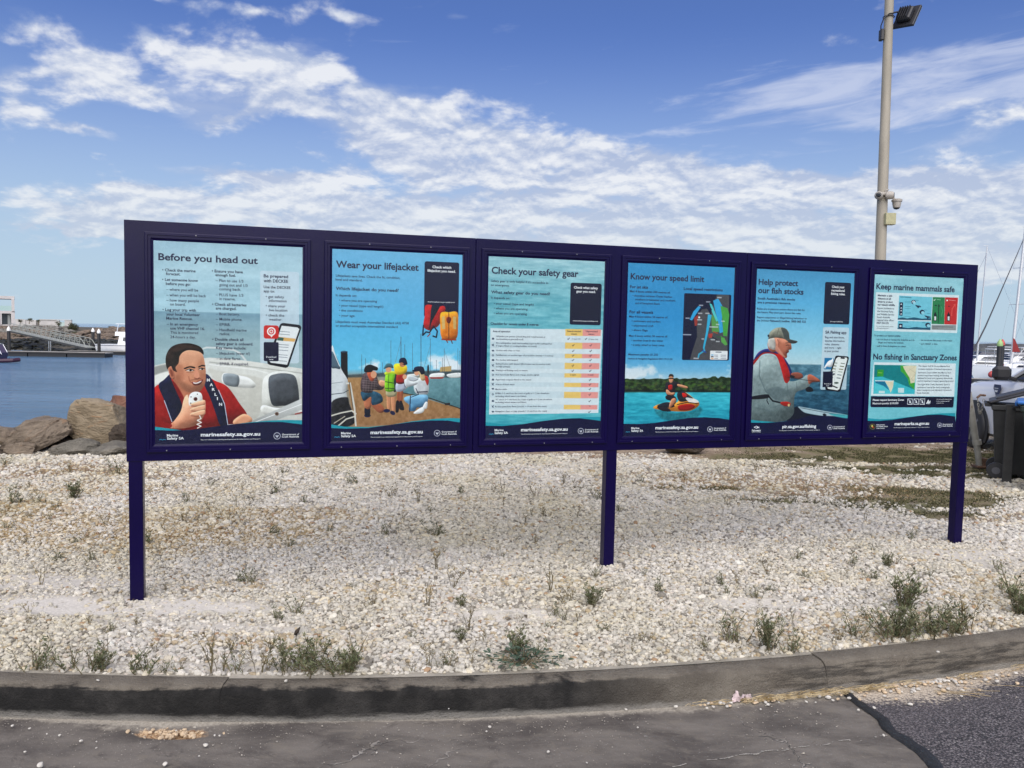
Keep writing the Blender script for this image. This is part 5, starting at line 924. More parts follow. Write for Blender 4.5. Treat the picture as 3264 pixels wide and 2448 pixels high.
# ---------------------------------------------------------------- boulders
def rock_mesh(name,seed,dim,sub=4,cuts=14,rough=.05,cutr=(.55,.92),boxy=1.0):
    r=np.random.default_rng(seed); bm=bmesh.new(); bmesh.ops.create_icosphere(bm,subdivisions=sub,radius=1); V=np.array([v.co[:] for v in bm.verts]); V=np.sign(V)*np.abs(V)**boxy
    for _ in range(cuts):
        n=r.normal(size=3); n/=np.linalg.norm(n); d=r.uniform(*cutr); t=V@n-d; V=V-np.clip(t,0,None)[:,None]*n*r.uniform(.9,1.0)
    off=r.uniform(0,50,3)
    nn=fb(V[:,0]+off[0]+V[:,2]*.7,V[:,1]+off[1]-V[:,2]*.6,2.2,4)-.5; n2=fb(V[:,0]*.7+off[2]+V[:,2],V[:,1]*.7+V[:,2]*1.3,6.5,3)-.5
    n3=np.abs(fb(V[:,0]*.8+off[1]+V[:,2],V[:,1]+off[2]+V[:,2]*.5,3.2,4)-.5); V=V*(1+nn*rough*2.2+n2*rough*1.2-np.clip(.06-n3,0,1)*rough*14*(sub>3))[:,None]*np.array(dim)
    for v,c in zip(bm.verts,V): v.co=c
    me=bpy.data.meshes.new(name); bm.to_mesh(me); bm.free(); smoothen(me,28 if sub>2 else 20); return me
def rock_mat(name,c1,c2,c3,str_=(1,1,1),sc=1.0):
    m,nt,b=newmat(name); v=ocoord(nt,str_); n1=noise(nt,v,3*sc,8,.65,.5); n2=noise(nt,v,14*sc,7,.7); n3=noise(nt,ocoord(nt,(1.5,1.5,5)),2.4*sc,6,.6,1.2)
    c=mixc(nt,n1.ss(.35,.65),c1,c2); c=mixc(nt,n3.ss(.56,.70)*.7,c,c3); c=mixc(nt,n2.ss(.60,.8)*.5,c,(.42,.37,.30)); c=mixc(nt,n2.ss(.42,.25)*.6,c,tuple(k*.4 for k in c1))
    nt.links.new(c,b.inputs['Base Color']); b.inputs['Roughness'].default_value=.85; b.inputs['Specular IOR Level'].default_value=.25; bump(nt,b,n2*1.3+n1*1.5+n3*1.2,.05*min(1,1/sc) if sc>=1 else .3,1); return m
RB=rock_mat('brown_stone',(.175,.138,.105),(.28,.225,.17),(.27,.15,.08)); RT=rock_mat('tan_stone',(.25,.195,.125),(.38,.305,.21),(.36,.19,.085),(1,1,2.2)); RG=rock_mat('grey_stone',(.13,.12,.10),(.23,.21,.175),(.17,.13,.09)); RD=rock_mat('dark_stone',(.055,.042,.033),(.10,.078,.06),(.12,.07,.04))
def boulder(px,pyb,Y,dim,seed,mt,label,rot=(0,0,0),grp='boulders along the harbour edge',sink=.2,cuts=14,rough=.05,cutr=(.5,.8),boxy=.7):
    p=W(px,pyb,Y); dim=tuple(d*1.12 for d in dim); me=rock_mesh('boulder',seed,dim,5,cuts,rough,cutr,boxy); me.materials.append(mt); o=link('boulder',me); o.rotation_euler=[R(a) for a in rot]; o.location=(p.x,p.y,p.z); return tag(o,label,'boulder',grp)
boulder(322,1348,10.35,(.33,.30,.285),11,RT,'big squarish tan boulder with rusty streaks, right beside the sign edge',(4,6,12),cuts=10,cutr=(.8,1.02),rough=.04,boxy=.5)
boulder(116,1390,9.95,(.40,.28,.20),7,RB,'big brown boulder with a slanting ridge, nearest the left',(0,-27,8),cuts=12,cutr=(.62,.9),rough=.05,boxy=.62)
boulder(60,1438,9.75,(.22,.2,.10),31,RB,'low brown boulder lobe under the big slanting boulder',(0,-8,0))
boulder(240,1425,9.75,(.255,.2,.10),3,RG,'flat grey wedge boulder lying in front of the tan one',(0,3,0),cuts=10)
boulder(5,1398,10.1,(.16,.2,.13),5,RB,'small brown boulder cut by the left edge of view',(0,10,0))
boulder(8,1448,9.8,(.15,.2,.11),6,RD,'dark boulder low at the left edge of view')
boulder(360,1432,9.85,(.25,.22,.115),9,RG,'low grey boulder half hidden by the left sign post',(0,-14,0),cuts=9)
boulder(216,1375,10.5,(.12,.2,.14),12,RD,'dark boulder wedged between the two big boulders',(0,0,20))
boulder(178,1440,9.8,(.075,.1,.085),14,RB,'small brown stone at the foot of the slanting boulder')
boulder(395,1300,10.9,(.26,.2,.2),15,rock_mat('red_stone',(.20,.09,.06),(.30,.17,.12),(.30,.13,.08)),'reddish boulder behind the tan boulder')
boulder(410,1395,10.25,(.2,.2,.2),16,RD,'dark boulder behind the left edge of the sign',(10,0,0))
boulder(205,1402,10.2,(.2,.2,.12),33,RD,'dark stone in the shadowed gap below the tan boulder',(0,10,0))
boulder(302,1428,10.15,(.3,.2,.11),34,RD,'dark stone supporting the tan boulder',(0,0,30))
boulder(2177,1420,10.9,(.30,.25,.16),17,RD,'dark grey boulder just showing under the sign beside the middle post',(0,4,0))
for i,(x,s) in enumerate([(-8.3,.5),(-7.2,.42),(-6.45,.3),(-3.7,.38),(-3.2,.3),(-2.4,.42),(-1.5,.34),(-.7,.4),(.2,.32),(.9,.38),(2.4,.3),(3.3,.35),(4.3,.3)]):
    me=rock_mesh('boulder',40+i,(s,s*.8,s*.6),3,12,.05); me.materials.append((RB,RT,RG)[i%3]); o=link('boulder',me); o.location=(x,float(ysh(x))+.15,.08 if x<0 else -.02); tag(o,('large brown','large tan','large grey')[i%3]+' boulder in the row hidden behind the sign','boulder','boulders hidden behind the sign')
# ---------------------------------------------------------------- weeds
def weed_mesh(seed,n,h,spread,leaf,twig=.5,thick=.0011):
    r=random.Random(seed); S=MB()
    def stem(p,d,L,t,lev):
        pts=[Vector(p)]; k=5; d=Vector(d).normalized()
        for i in range(k):
            d=(d+Vector((r.gauss(0,.13),r.gauss(0,.13),.06))).normalized(); pts.append(pts[-1]+d*L/k)
        S.tube(pts,[t*1.25*(1-.7*i/k) for i in range(k+1)],4,0,False)
        nl=int(leaf*L/.010)
        for i in range(nl):
            f=r.uniform(.08,1); a=min(int(f*k),k-1); q=pts[a].lerp(pts[a+1],f*k-a); an=r.uniform(0,6.28); u=Vector((math.cos(an),math.sin(an),r.uniform(.3,1.4))).normalized(); w=u.cross(Vector((0,0,1))).normalized()*r.uniform(.0019,.004); l=r.uniform(.010,.025)
            nz=u.cross(w).normalized()*.002
            S.add([q,q+u*l*.5+w+nz,q+u*l,q+u*l*.5-w+nz],[(0,1,2,3)],1)
        if lev<2:
            for i in range(int(r.uniform(0,3.2)*twig*2)):
                a=r.randrange(1,k); an=r.uniform(0,6.28); stem(pts[a],d+Vector((math.cos(an),math.sin(an),.2))*.8,L*r.uniform(.3,.55),t*.65,lev+1)
    for i in range(n):
        an=r.uniform(0,6.28); s=r.uniform(0,spread); stem((math.cos(an)*s*.35*h,math.sin(an)*s*.35*h,-.005),(math.cos(an)*s,math.sin(an)*s,1),h*r.uniform(.55,1.05),thick*r.uniform(.8,1.5),0)
    return S
def leafmat(name,c,c2): 
    m,nt,b=newmat(name); v=ocoord(nt); n=noise(nt,v,18,3,.6); nt.links.new(mixc(nt,n.ss(.4,.6),c,c2),b.inputs['Base Color']); b.inputs['Roughness'].default_value=.7; b.inputs['Specular IOR Level'].default_value=.2; return m
ST=leafmat('weed_stem',(.10,.085,.045),(.20,.16,.10)); LF=leafmat('weed_leaf',(.065,.078,.036),(.15,.155,.08)); LD=leafmat('weed_leaf_dry',(.22,.17,.08),(.12,.10,.05)); LB=leafmat('weed_leaf_dark',(.035,.06,.04),(.08,.11,.075))
VAR=[]
for i,(n,h,s,l,tw,dry) in enumerate([(5,.10,.7,.9,.4,0),(8,.10,.9,.8,.5,0),(4,.12,.35,.35,.8,1),(6,.09,1.1,.7,.3,1),(18,.12,.55,1.1,.7,0),(3,.13,.25,.3,.6,1),(11,.08,1.2,1.2,.4,0),(26,.13,.7,1.2,.8,0)]):
    VAR.append((weed_mesh(100+i,n,h,s,l,tw,.0013),h,dry))
WM=[]
for i,(S,h,dry) in enumerate(VAR):
    o=S.build('weed',[ST,LD if dry else LF]); WM.append((o.data,h)); bpy.data.objects.remove(o)
WL=[]
def c1(L): WL.extend([(x/1.5827,y/1.583+1400,h/1.583,v) for x,y,h,v in L])
c1([(165,1172,150,1),(222,1172,80,1),(330,1186,125,0),(440,1186,135,1),(490,1186,90,4),(520,1100,110,5),(660,1196,70,0),(720,1193,95,6),(820,1193,70,1),(900,1188,70,0),(1045,1200,210,5),(1095,1200,160,2),(1180,1195,100,1),(1290,1203,170,2),(1340,1190,95,2),
(60,330,60,6),(200,330,60,1),(370,300,75,4),(110,540,55,3),(290,612,40,6),(450,615,60,1),(200,730,110,5),(600,175,85,1),(830,240,50,3),(950,320,65,1),(940,430,60,3),(1065,370,60,2),(1190,340,55,5),(1250,340,60,2),(1385,268,45,6),(1530,325,30,6),(1670,195,55,2),(1665,470,50,0),(1150,430,50,5),(535,440,55,2),(380,530,30,6),(1265,720,75,1),(690,945,50,3),(550,985,60,1),(445,935,50,3),(150,885,60,2),(1500,880,95,1),(1395,480,40,6),(1460,540,35,6),(1390,905,50,6),(20,400,60,2),(25,130,50,1),(340,170,60,3),(790,1070,60,3)])
def c2(L): WL.extend([(x/1.5827+1100,y/1.583+1400,h/1.583,v) for x,y,h,v in L])
c2([(15,1185,110,4),(60,1150,160,5),(430,1150,115,2),(500,1150,85,1),(540,1160,90,2),(640,1135,105,5),(340,1185,60,2),(425,842,130,5),(540,745,105,2),(590,842,55,4),(1030,765,135,5),(1120,822,85,3),(1050,885,65,1),(1100,905,60,1),(1175,912,55,2),(1240,842,90,4),(240,298,65,3),(375,322,75,2),(290,418,50,2),(590,275,35,6),(790,275,80,5),(965,295,70,2),(1010,392,55,3),(1100,228,60,2),(910,428,50,2),(1170,392,45,2),(215,490,70,1),(450,490,60,6),(710,1008,50,3),(860,1085,110,4),(965,1090,90,1),(1450,1080,80,5),(1508,1025,65,3),(1265,700,60,1),(1310,965,35,6),(620,960,110,2),(460,660,110,2),(130,835,60,3),(1385,370,45,1),(1265,310,40,6),(1170,250,50,2),(25,225,45,6),(1645,650,40,2),(1510,690,40,1),(590,1010,60,4)])
def c4(L): WL.extend([(x/1.5827+2164,y/1.583+1400,h/1.583,v) for x,y,h,v in L])
c4([(250,785,60,1),(200,730,45,6),(300,742,75,2),(450,688,80,2),(390,800,65,1),(470,768,30,6),(590,612,60,1),(870,635,65,1),(945,418,60,5),(1050,645,55,4),(1090,640,60,2),(245,1025,110,2),(285,1028,145,1),(120,1055,60,1),(560,1072,110,1),(885,1002,130,1),(800,1020,65,3),(1130,862,150,4),(1105,1000,80,4),(1690,812,160,1),(1712,885,130,4),(1600,665,60,1),(1060,1018,150,1),(1410,1000,150,1),(1460,965,170,2),(390,170,55,2),(720,545,40,2),(560,440,40,2),(1265,700,50,1),(650,250,60,5),(250,340,50,2),(640,700,30,6),(1570,960,60,2)])
grp='small weeds scattered through the gravel'
rr=random.Random(9)
for _ in range(75):                             # sprigs too small to place one by one
    u,v=rr.uniform(0,3264),1480+rr.random()**1.4*560; WL.append((u,v,rr.uniform(14,34),rr.choice((0,2,3,5,6,2))))
LOOK={0:'wiry green',1:'wiry green',2:'thin dry',3:'dry twiggy',4:'dense upright',5:'single stemmed dry',6:'low spreading',7:'dense bushy'}
for (u,v,h,k) in WL:
    p=G(u,v,0); 
    if p.y<yk(p.x)+.03: p.y=yk(p.x)+.035
    D=p.y; hm=h*D/FPX*1.22; me,h0=WM[k]; o=link('weed',me); o.location=(p.x,p.y,float(gh(np.array([p.x]),np.array([p.y]))[0])); s=hm/h0; o.scale=(s,s,s); o.rotation_euler=(0,0,rr.uniform(0,6.28))
    t=(p-SL).dot(SD); dpt=(p-SL).dot(SN)
    hz='left of the left post' if t<.05 else ('between left and middle posts' if t<3.02 else ('between middle and right posts' if t<5.99 else 'right of the right post'))
    dz='at the kerb edge' if p.y-yk(p.x)<.3 else ('in front of the sign' if dpt>0 else ('just behind the sign' if dpt>-2 else 'far behind the sign'))
    tag(o,'small '+LOOK[k]+' weed '+dz+' '+hz,'weed',grp)
def big_weed(u,v,h,seed,n,spread,label,lm=LF,leaf=1.2,sx=1.0):
    p=G(u,v,0); p.y=max(p.y,yk(p.x)+.04); hm=h*p.y/FPX; S=weed_mesh(seed,n,hm,spread,leaf,.7,.0016); root=thing('weed',label,'weed',(p.x,p.y,0))
    st=MB();lf=MB()
    st.v=S.v;lf.v=S.v; st.f=[f for f,m in zip(S.f,S.m) if m==0]; st.m=[0]*len(st.f); lf.f=[f for f,m in zip(S.f,S.m) if m==1]; lf.m=[0]*len(lf.f)
    a=st.build('stems',ST,root); b=lf.build('foliage',lm,root); root.scale=(sx,1,1)
big_weed(965,2155,115,201,17,1.2,'wide bushy weed against the kerb, third of the way from the left',LF,1.3,1.5)
big_weed(1085,2150,95,202,13,1.0,'bushy weed at the kerb left of the dark leafy plant',LF,1.2,1.3)
big_weed(2448,2072,125,203,22,.5,'dense upright weed at the kerb left of the kerb joint')
big_weed(2880,2040,120,204,17,1.0,'broad weed clump on the kerb edge at right, its left half',LF,1.3,1.3)
big_weed(2975,2035,115,205,17,.9,'broad weed clump on the kerb edge at right, its middle',LF,1.3,1.3)
big_weed(3040,2025,110,206,12,.8,'thin weed clump at the right end of the broad clump')
big_weed(900,2155,90,207,9,.9,'tall thin weed with leaning stems left of the bushy one',LF,.7)
# broad-leaved plant
def leafy():
    p=G(1668,2132,0); root=thing('leafy_plant','low dark green leafy plant spilling over the kerb below the middle of the sign','plant',(p.x,max(p.y,yk(p.x)+.07),.0)); r=random.Random(4); S=MB();T=MB()
    for i in range(150):
        an=r.uniform(0,6.28); rad=r.uniform(.0,.16)**1; q=Vector((math.cos(an)*rad*1.35,math.sin(an)*rad*.6,r.uniform(.01,.085)*(1-rad*3.5)+.012)); l=r.uniform(.018,.038); a2=an+r.gauss(0,.6); u=Vector((math.cos(a2),math.sin(a2),r.uniform(-.2,.7))).normalized(); w=u.cross(Vector((0,0,1))).normalized()*l*.26; dn=Vector((0,0,-l*.15))
        S.add([q,q+u*l*.35+w,q+u*l*.8+w*.8,q+u*l+dn,q+u*l*.8-w*.8,q+u*l*.35-w,q+u*l*.5+dn*.6],[(0,1,6),(1,2,6),(2,3,6),(3,4,6),(4,5,6),(5,0,6)])
        if i%3==0: T.tube([(0,0,-.01),q*.5+Vector((0,0,.01)),q],.0014,4)
    S.build('foliage',LB,root); T.build('stems',ST,root)
leafy()
# short green ground cover and dry straw
def cover(name,L,n,h,w,m,label,cat,lean=.5,seedv=3):
    r=np.random.default_rng(seedv); V=[];F=[]
    for (u,v,rx,ry,s) in L:
        p=G(u,v); N=int(n*rx*ry*s); a=r.normal(0,.5,N)*rx+p.x; b=r.normal(0,.5,N)*ry+p.y; k=(fb(a,b,4,3)>.42); a,b=a[k],b[k]; z=gh(a,b)
        k=b<ysh(a)+.5; a,b,z=a[k],b[k],z[k]
        N=len(a); an=r.uniform(0,6.28,N); hh=h*r.uniform(.4,1.2,N); ww=w*r.uniform(.6,1.3,N); ln=r.uniform(0,lean,N)*hh; a2=r.uniform(0,6.28,N)
        P0=np.stack([a-np.cos(an)*ww,b-np.sin(an)*ww,z],1);P1=np.stack([a+np.cos(an)*ww,b+np.sin(an)*ww,z],1);P2=np.stack([a+np.cos(a2)*ln,b+np.sin(a2)*ln,z+hh],1)
        o=sum(len(x) for x in V); V.append(np.stack([P0,P1,P2],1).reshape(-1,3)); F+= [(o+3*i,o+3*i+1,o+3*i+2) for i in range(N)]
    V=np.concatenate(V); me=bpy.data.meshes.new(name); me.from_pydata(V.tolist(),[],F); me.materials.append(m); o=link(name,me); tag(o,label,cat,kind='stuff')
cover('ground_cover',GREEN,7500,.020,.006,leafmat('cover_green',(.04,.043,.018),(.115,.105,.05)),'dull green mat of low ground cover at the right rear of the verge','ground cover',1.6)
cover('dry_grass',STRAW+STRAW+BROWN[:3]+[(2300,1545,1.3,.6,.85),(2700,1570,1.2,.5,.8)],3500,.014,.005,leafmat('cover_dry',(.24,.15,.07),(.42,.31,.16)),'flattened tan dry grass over the gravel at left','dry grass',2.6,4)
def straw(name,xa,xb,da,db,n,label,L=.09,sp=.03,slope=.25):
    r=random.Random(2); S=MB()
    for i in range(n):
        x=r.uniform(xa,xb)
        if vn(x,float(n),7)<r.uniform(.25,.75): continue
        q=Vector((x,yk(x)-.172*(1+.03*x)-r.uniform(da,db),0)); d=Vector((1,slope+r.gauss(0,sp*8),r.gauss(0,.12))).normalized(); l=L*r.uniform(.3,1.2); z=ZR+.010+r.uniform(0,.016)
        a=q-d*l/2;b=q+d*l/2; a.z=z;b.z=z+d.z*.04; m=(a+b)/2+Vector((r.gauss(0,.006),r.gauss(0,.006),.004)); S.tube([a,m,b],.0011,3,0,False)
    o=S.build(name,leafmat('straw',(.22,.155,.07),(.42,.33,.19))); tag(o,label,'straw',kind='stuff')
straw('dry_straw',1.12,1.95,.0,.045,520,'dry straw drifted along the foot of the kerb below the kerb joint',.085,.02)
straw('dry_straw',.85,1.2,.0,.03,70,'thin scatter of straw left of the kerb joint in the gutter',.06,.02)
straw('dry_straw',2.0,2.9,.0,.05,150,'straw wisps by the kerb near the right edge',.1,.02,.4)
straw('dry_straw',2.2,2.55,.17,.2,12,'few long straw stalks lying on the asphalt edge',.22,.01,-.05)
# loose stones in the gutter
PB=[]
pm=mat('loose_stone',(.50,.47,.42),.8,0,.2,40,.002,150); pt=mat('loose_stone_tan',(.50,.38,.25),.8,0,.2,40,.002,150)
for i in range(5): me=rock_mesh('loose_stone',300+i,(.012,.010,.007),2,6,.04); me.materials.append(pm); PB.append(me)
PBt=[m.copy() for m in PB]
for m in PBt: m.materials[0]=pt
LS=[(40,2315,14),(190,2345,12),(258,2364,16),(308,2365,8),(80,2398,12),(655,2378,20),(685,2345,10),(700,2346,10),(635,2411,9),(525,2438,20),(130,2442,28),(94,2323,10),(150,2340,8),(307,2385,8),(562,2330,9),(1550,2332,10),(1561,2319,13),(1748,2398,14),(2033,2320,8),(2154,2254,16),(1995,2262,12),(2257,2243,14),(2296,2243,18),(2482,2240,9),(2570,2238,12),(2600,2240,9),(2325,2250,8),(2425,2262,10),(2786,2257,14),(2736,2264,12),(3178,2174,18),(3064,2220,12),(2700,2200,14),(1870,2432,8),(1200,2400,8),(1430,2260,8),(312,2170,12),(2990,2080,14),(912,2172,14),(2816,2345,12)]
rr=random.Random(3)
for i,(u,v,w) in enumerate(LS):
    p=G(u,v,ZR); onk=p.y>yk(p.x)-.16; z=.008 if onk else ZR+.01
    p=G(u,v,z); o=link('loose_stone',rr.choice(PB)); s=w*p.y/FPX/.024*.95; o.scale=(s,s,s); o.location=(p.x,p.y,z+.004*s); o.rotation_euler=(rr.uniform(-.3,.3),rr.uniform(-.3,.3),rr.uniform(0,6)); tag(o,'small white stone lying loose '+('on top of the kerb' if onk else 'on the gutter concrete')+(' at left' if u<800 else (' below the middle of the sign' if u<2150 else ' at right')),'stone','loose stones on the gutter and kerb')
for i in range(150):
    if i<115: x=rr.gauss(2.12,.28); d=abs(rr.gauss(0,.075))
    else: x=rr.uniform(.9,1.7); d=abs(rr.gauss(0,.03))
    if x>2.9: continue
    o=link('loose_stone',rr.choice(PBt+PB[:3])); s=rr.uniform(.6,1.25); o.scale=(s,s,s); o.location=(x,yk(x)-.175*(1+.03*x)-d,ZR+.011); o.rotation_euler=(0,0,rr.uniform(0,6)); tag(o,'tan pebble washed against the foot of the kerb '+('beside the asphalt' if x>1.7 else 'left of the bitumen strip'),'stone','pebbles washed against the kerb')
p=G(545,2338,ZR)
for i in range(60):
    o=link('loose_stone',rr.choice(PBt)); s=rr.uniform(.4,1.1); o.scale=(s*1.2,s,s); o.location=(p.x+rr.gauss(0,.08),p.y+rr.gauss(.01,.02),ZR-.012+rr.uniform(0,.012)); o.rotation_euler=(rr.uniform(-1,1),0,rr.uniform(0,6)); tag(o,'orange stone fragment in the broken hollow of the gutter','stone','orange rubble in the broken gutter')
# fine grit on the concrete and dry plant scraps in the gravel
def chips(name,n,f,size,m,label,cat,seed,flat=.5,long=1.0):
    r=np.random.default_rng(seed); x,y,z=f(r,n); n=len(x); V=[];F=[]
    base=np.array([[1,0,0],[-.5,.87,0],[-.5,-.87,0],[.1,.05,1]],float)
    a=r.uniform(0,6.28,n); s=size*r.lognormal(0,.5,n)
    B=base[None]*np.stack([s*long,s*r.uniform(.5,1,n),s*flat],1)[:,None,:]; B=B+r.normal(0,.18,(n,4,3))*s[:,None,None]*np.array([1,1,.2]); c,sn=np.cos(a)[:,None],np.sin(a)[:,None]
    P=np.stack([B[...,0]*c-B[...,1]*sn+x[:,None],B[...,0]*sn+B[...,1]*c+y[:,None],B[...,2]+z[:,None]],-1).reshape(-1,3)
    i=np.arange(n)*4; F=np.concatenate([np.stack([i+p,i+q,i+w],1) for p,q,w in ((0,1,3),(1,2,3),(2,0,3))]); me=bpy.data.meshes.new(name); me.from_pydata(P.tolist(),[],F.tolist()); me.materials.append(m); tag(link(name,me),label,cat,kind='stuff')
def on_gutter(r,n):
    x=r.uniform(-3.2,3.2,n); d=r.exponential(.22,n); k=(x<1.7)|(d<.3); x,d=x[k],d[k]; y=np.vectorize(yk)(x)-.175-d; k=fb(x,y,2.5,3)>.40; x,y=x[k],y[k]; return x,y,np.full(len(x),ZR+.008)+.012*np.clip(3.1-y,0,1)
chips('grit',3600,on_gutter,.0021,mat('grit_pale',(.30,.27,.225),.9,0,.25,9),'fine pale grit washed over the concrete gutter','grit',21)
def on_gravel(r,n):
    x=r.uniform(-5,5.5,n); y=np.vectorize(yk)(x)+.03+r.exponential(1.5,n); k=(fb(x,y,1.7,4)>.5)&(y<8.5); return x[k],y[k],gh(x[k],y[k])+.010
chips('plant_scraps',4200,on_gravel,.0040,mat('scrap_brown',(.10,.075,.045),.9,0,.4,6),'dark dry plant scraps caught among the pebbles','plant scraps',22,.35,2.6)
# crumpled litter
def litter():
    r=np.random.default_rng(8); n=14; u=np.linspace(-1,1,n); A,B=np.meshgrid(u,u); Xx=A*.045+(fb(A+9,B,2,3)-.5)*.03; Yy=B*.028+(fb(A,B+4,2,3)-.5)*.03; Zz=.018+ (fb(A*1.3+3,B*1.3,1.6,4)-.5)*.11*(1-.3*(A**2)); Zz=np.maximum(Zz,.002); V=np.stack([Xx,Yy,Zz],-1).reshape(-1,3); F=[(i*n+j,i*n+j+1,(i+1)*n+j+1,(i+1)*n+j) for i in range(n-1) for j in range(n-1)]
    m=MB(); m.add(V.tolist(),F); p=G(2362,2232,ZR+.005); o=m.build('litter',mat('litter_paper',(.50,.40,.40),.7)); o.location=(p.x,p.y,ZR+.006); md=o.modifiers.new('s','SOLIDIFY'); md.thickness=.0012; tag(o,'crumpled pale pink scrap of litter in the gutter below the kerb joint','litter')
    p=G(947,2025,0); b=MB(); b.tube([(-.012,0,.002),(0,.002,.022),(.016,0,.045)],[.007,.012,.002],5); o=b.build('bark_scrap',RD); o.location=(p.x,p.y,.0); tag(o,'black curled scrap of bark standing in the gravel near the kerb','bark')
litter()
# ---------------------------------------------------------------- lamp pole
def pole():
    Y=13.6; a=W(2806,824,Y); t=W(2836,-40,Y); base=Vector((a.x-(t.x-a.x)/(t.z-a.z)*a.z,Y,0)); ax=(t-base).normalized()
    at=lambda z: base+ax*((z-base.z)/ax.z)
    root=thing('lamp_pole','tall beige pole with floodlight and cameras rising behind the right end of the sign','lamp pole',base)
    L=lambda p: Vector(p)-base
    pm_=mat('pole_paint',(.30,.27,.215),.6,0,.10,6,.002,40,dirt=((.30,.26,.20),3,.62),stretch=(1,1,.25)); rad=lambda z: .098-(z/9.0)*.032
    m=MB(); zs=[-.3,0,1,2,3,4,5,5.02,6,7,8,9.2]; m.tube([L(at(z)) for z in zs],[rad(z)*(1.0 if z<5.01 else .97) for z in zs],24); m.build('shaft',pm_,root,smooth=40)
    dk=mat('lamp_black',(.018,.018,.022),.45); wh=mat('camera_shell',(.36,.33,.29),.5,0,.1,30); bk=mat('lens_black',(.01,.01,.012),.15)
    z=W(2890,55,Y).z; c=W(2889,52,Y); f=thing_part('floodlight',root)
    m=MB(); M=Matrix.Translation(L(c))@Matrix.Rotation(R(38),4,'Z')@Matrix.Rotation(R(24),4,'Y')@Matrix.Rotation(R(8),4,'X')
    m.box((.02,0,0),(.05,.37,.38),M,0,.01); m.box((-.05,0,0),(.10,.24,.24),M,0,.02)
    for k in range(5): m.box((-.115,-.08+k*.04,0),(.04,.012,.2),M)
    f.data=m.build('tmp',dk).data; bpy.data.objects.remove(bpy.data.objects['tmp']); 
    m=MB(); m.box((.047,0,0),(.006,.36,.36),M); m.build('lamp_glass',mat('lamp_glass',(.25,.27,.3),.1),f)
    m=MB(); q=at(c.z-.05); m.tube([L(q)+Vector((.05,-.06,.08)),L(c)+Vector((-.16,-.02,.06)),L(c)+Vector((-.08,0,0))],.015,6); m.tube([L(at(c.z-.02))+Vector((rad(6)+.01)*1.0*np.array((math.cos(k*.52),math.sin(k*.52),-.04*math.cos(k*.52)))) for k in range(13)],.008,5,0,False); m.build('bracket',dk,f)
    q=at(c.z-.1); m=MB(); m.tube([L(q)+Vector(v) for v in ((.05,-.075,.12),(-.03,-.08,.11),(-.11,-.06,.03),(-.135,-.03,-.07),(-.12,0,-.16),(-.10,.03,-.22))],.010,6); m.build('cable',dk,f)
    m=MB(); m.box(L(q)+Vector((-.105,0,-.21)),(.06,.10,.18),None,0,.01); m.build('control_gear',dk,f)
    # cameras
    zc=W(2808,627,Y).z; q=L(at(zc))
    def cam_(dx,dy,az_,name='bullet_camera'):
        m=MB(); Mx=Matrix.Translation(q+Vector((dx,dy,0)))@Matrix.Rotation(az_,4,'Z'); M2=Mx@Matrix.Rotation(R(90),4,'Y'); m.lathe([(.0,-.07),(.04,-.07),(.062,-.05),(.067,-.01),(.064,.03),(.05,.055),(.046,.06)],(0,0,0),16,M2); o=m.build(name,wh,root,smooth=40)
        m=MB(); m.lathe([(.043,.061),(.040,.068),(.02,.07)],(0,0,0),14,M2); m.build('lens',bk,o)
    cam_(-.115,-.115,R(-115)); cam_(.055,-.15,R(-28))
    m=MB(); m.box(q+Vector((-.03,-.10,.03)),(.14,.06,.05),None,0,.01); m.tube([q+Vector((-.02,-.1,.0)),q+Vector((0,-.12,.09)),q+Vector((.05,-.1,.10))],.012,6); m.build('camera_mount',wh,root)
    m=MB(); m.lathe([(.055,-.13),(.03,-.148),(.055,-.13),(.068,-.07),(.07,-.03),(.083,-.03),(.085,.0),(.06,.015)],q+Vector((.235,-.02,-.05)),18); d=m.build('dome_camera',wh,root,smooth=40)
    m=MB(); m.lathe([(.01,-.16),(.04,-.15),(.056,-.125),(.05,-.12)],q+Vector((.235,-.02,-.05)),16); m.build('dome_lens',bk,d); m=MB(); m.tube([q+Vector((.06,0,-.02)),q+Vector((.20,-.01,-.02))],.016,8); m.build('arm',wh,d)
    zb=W(2830,701,Y).z; q=L(at(zb)); m=MB(); m.box(q+Vector((.085,-.09,0)),(.17,.13,.19),Matrix.Identity(4),0,.006); m.build('junction_box',mat('box_khaki',(.36,.34,.20),.6,0,.1,20),root)
def thing_part(name,parent): return link(name,bpy.data.meshes.new(name),parent)
pole()
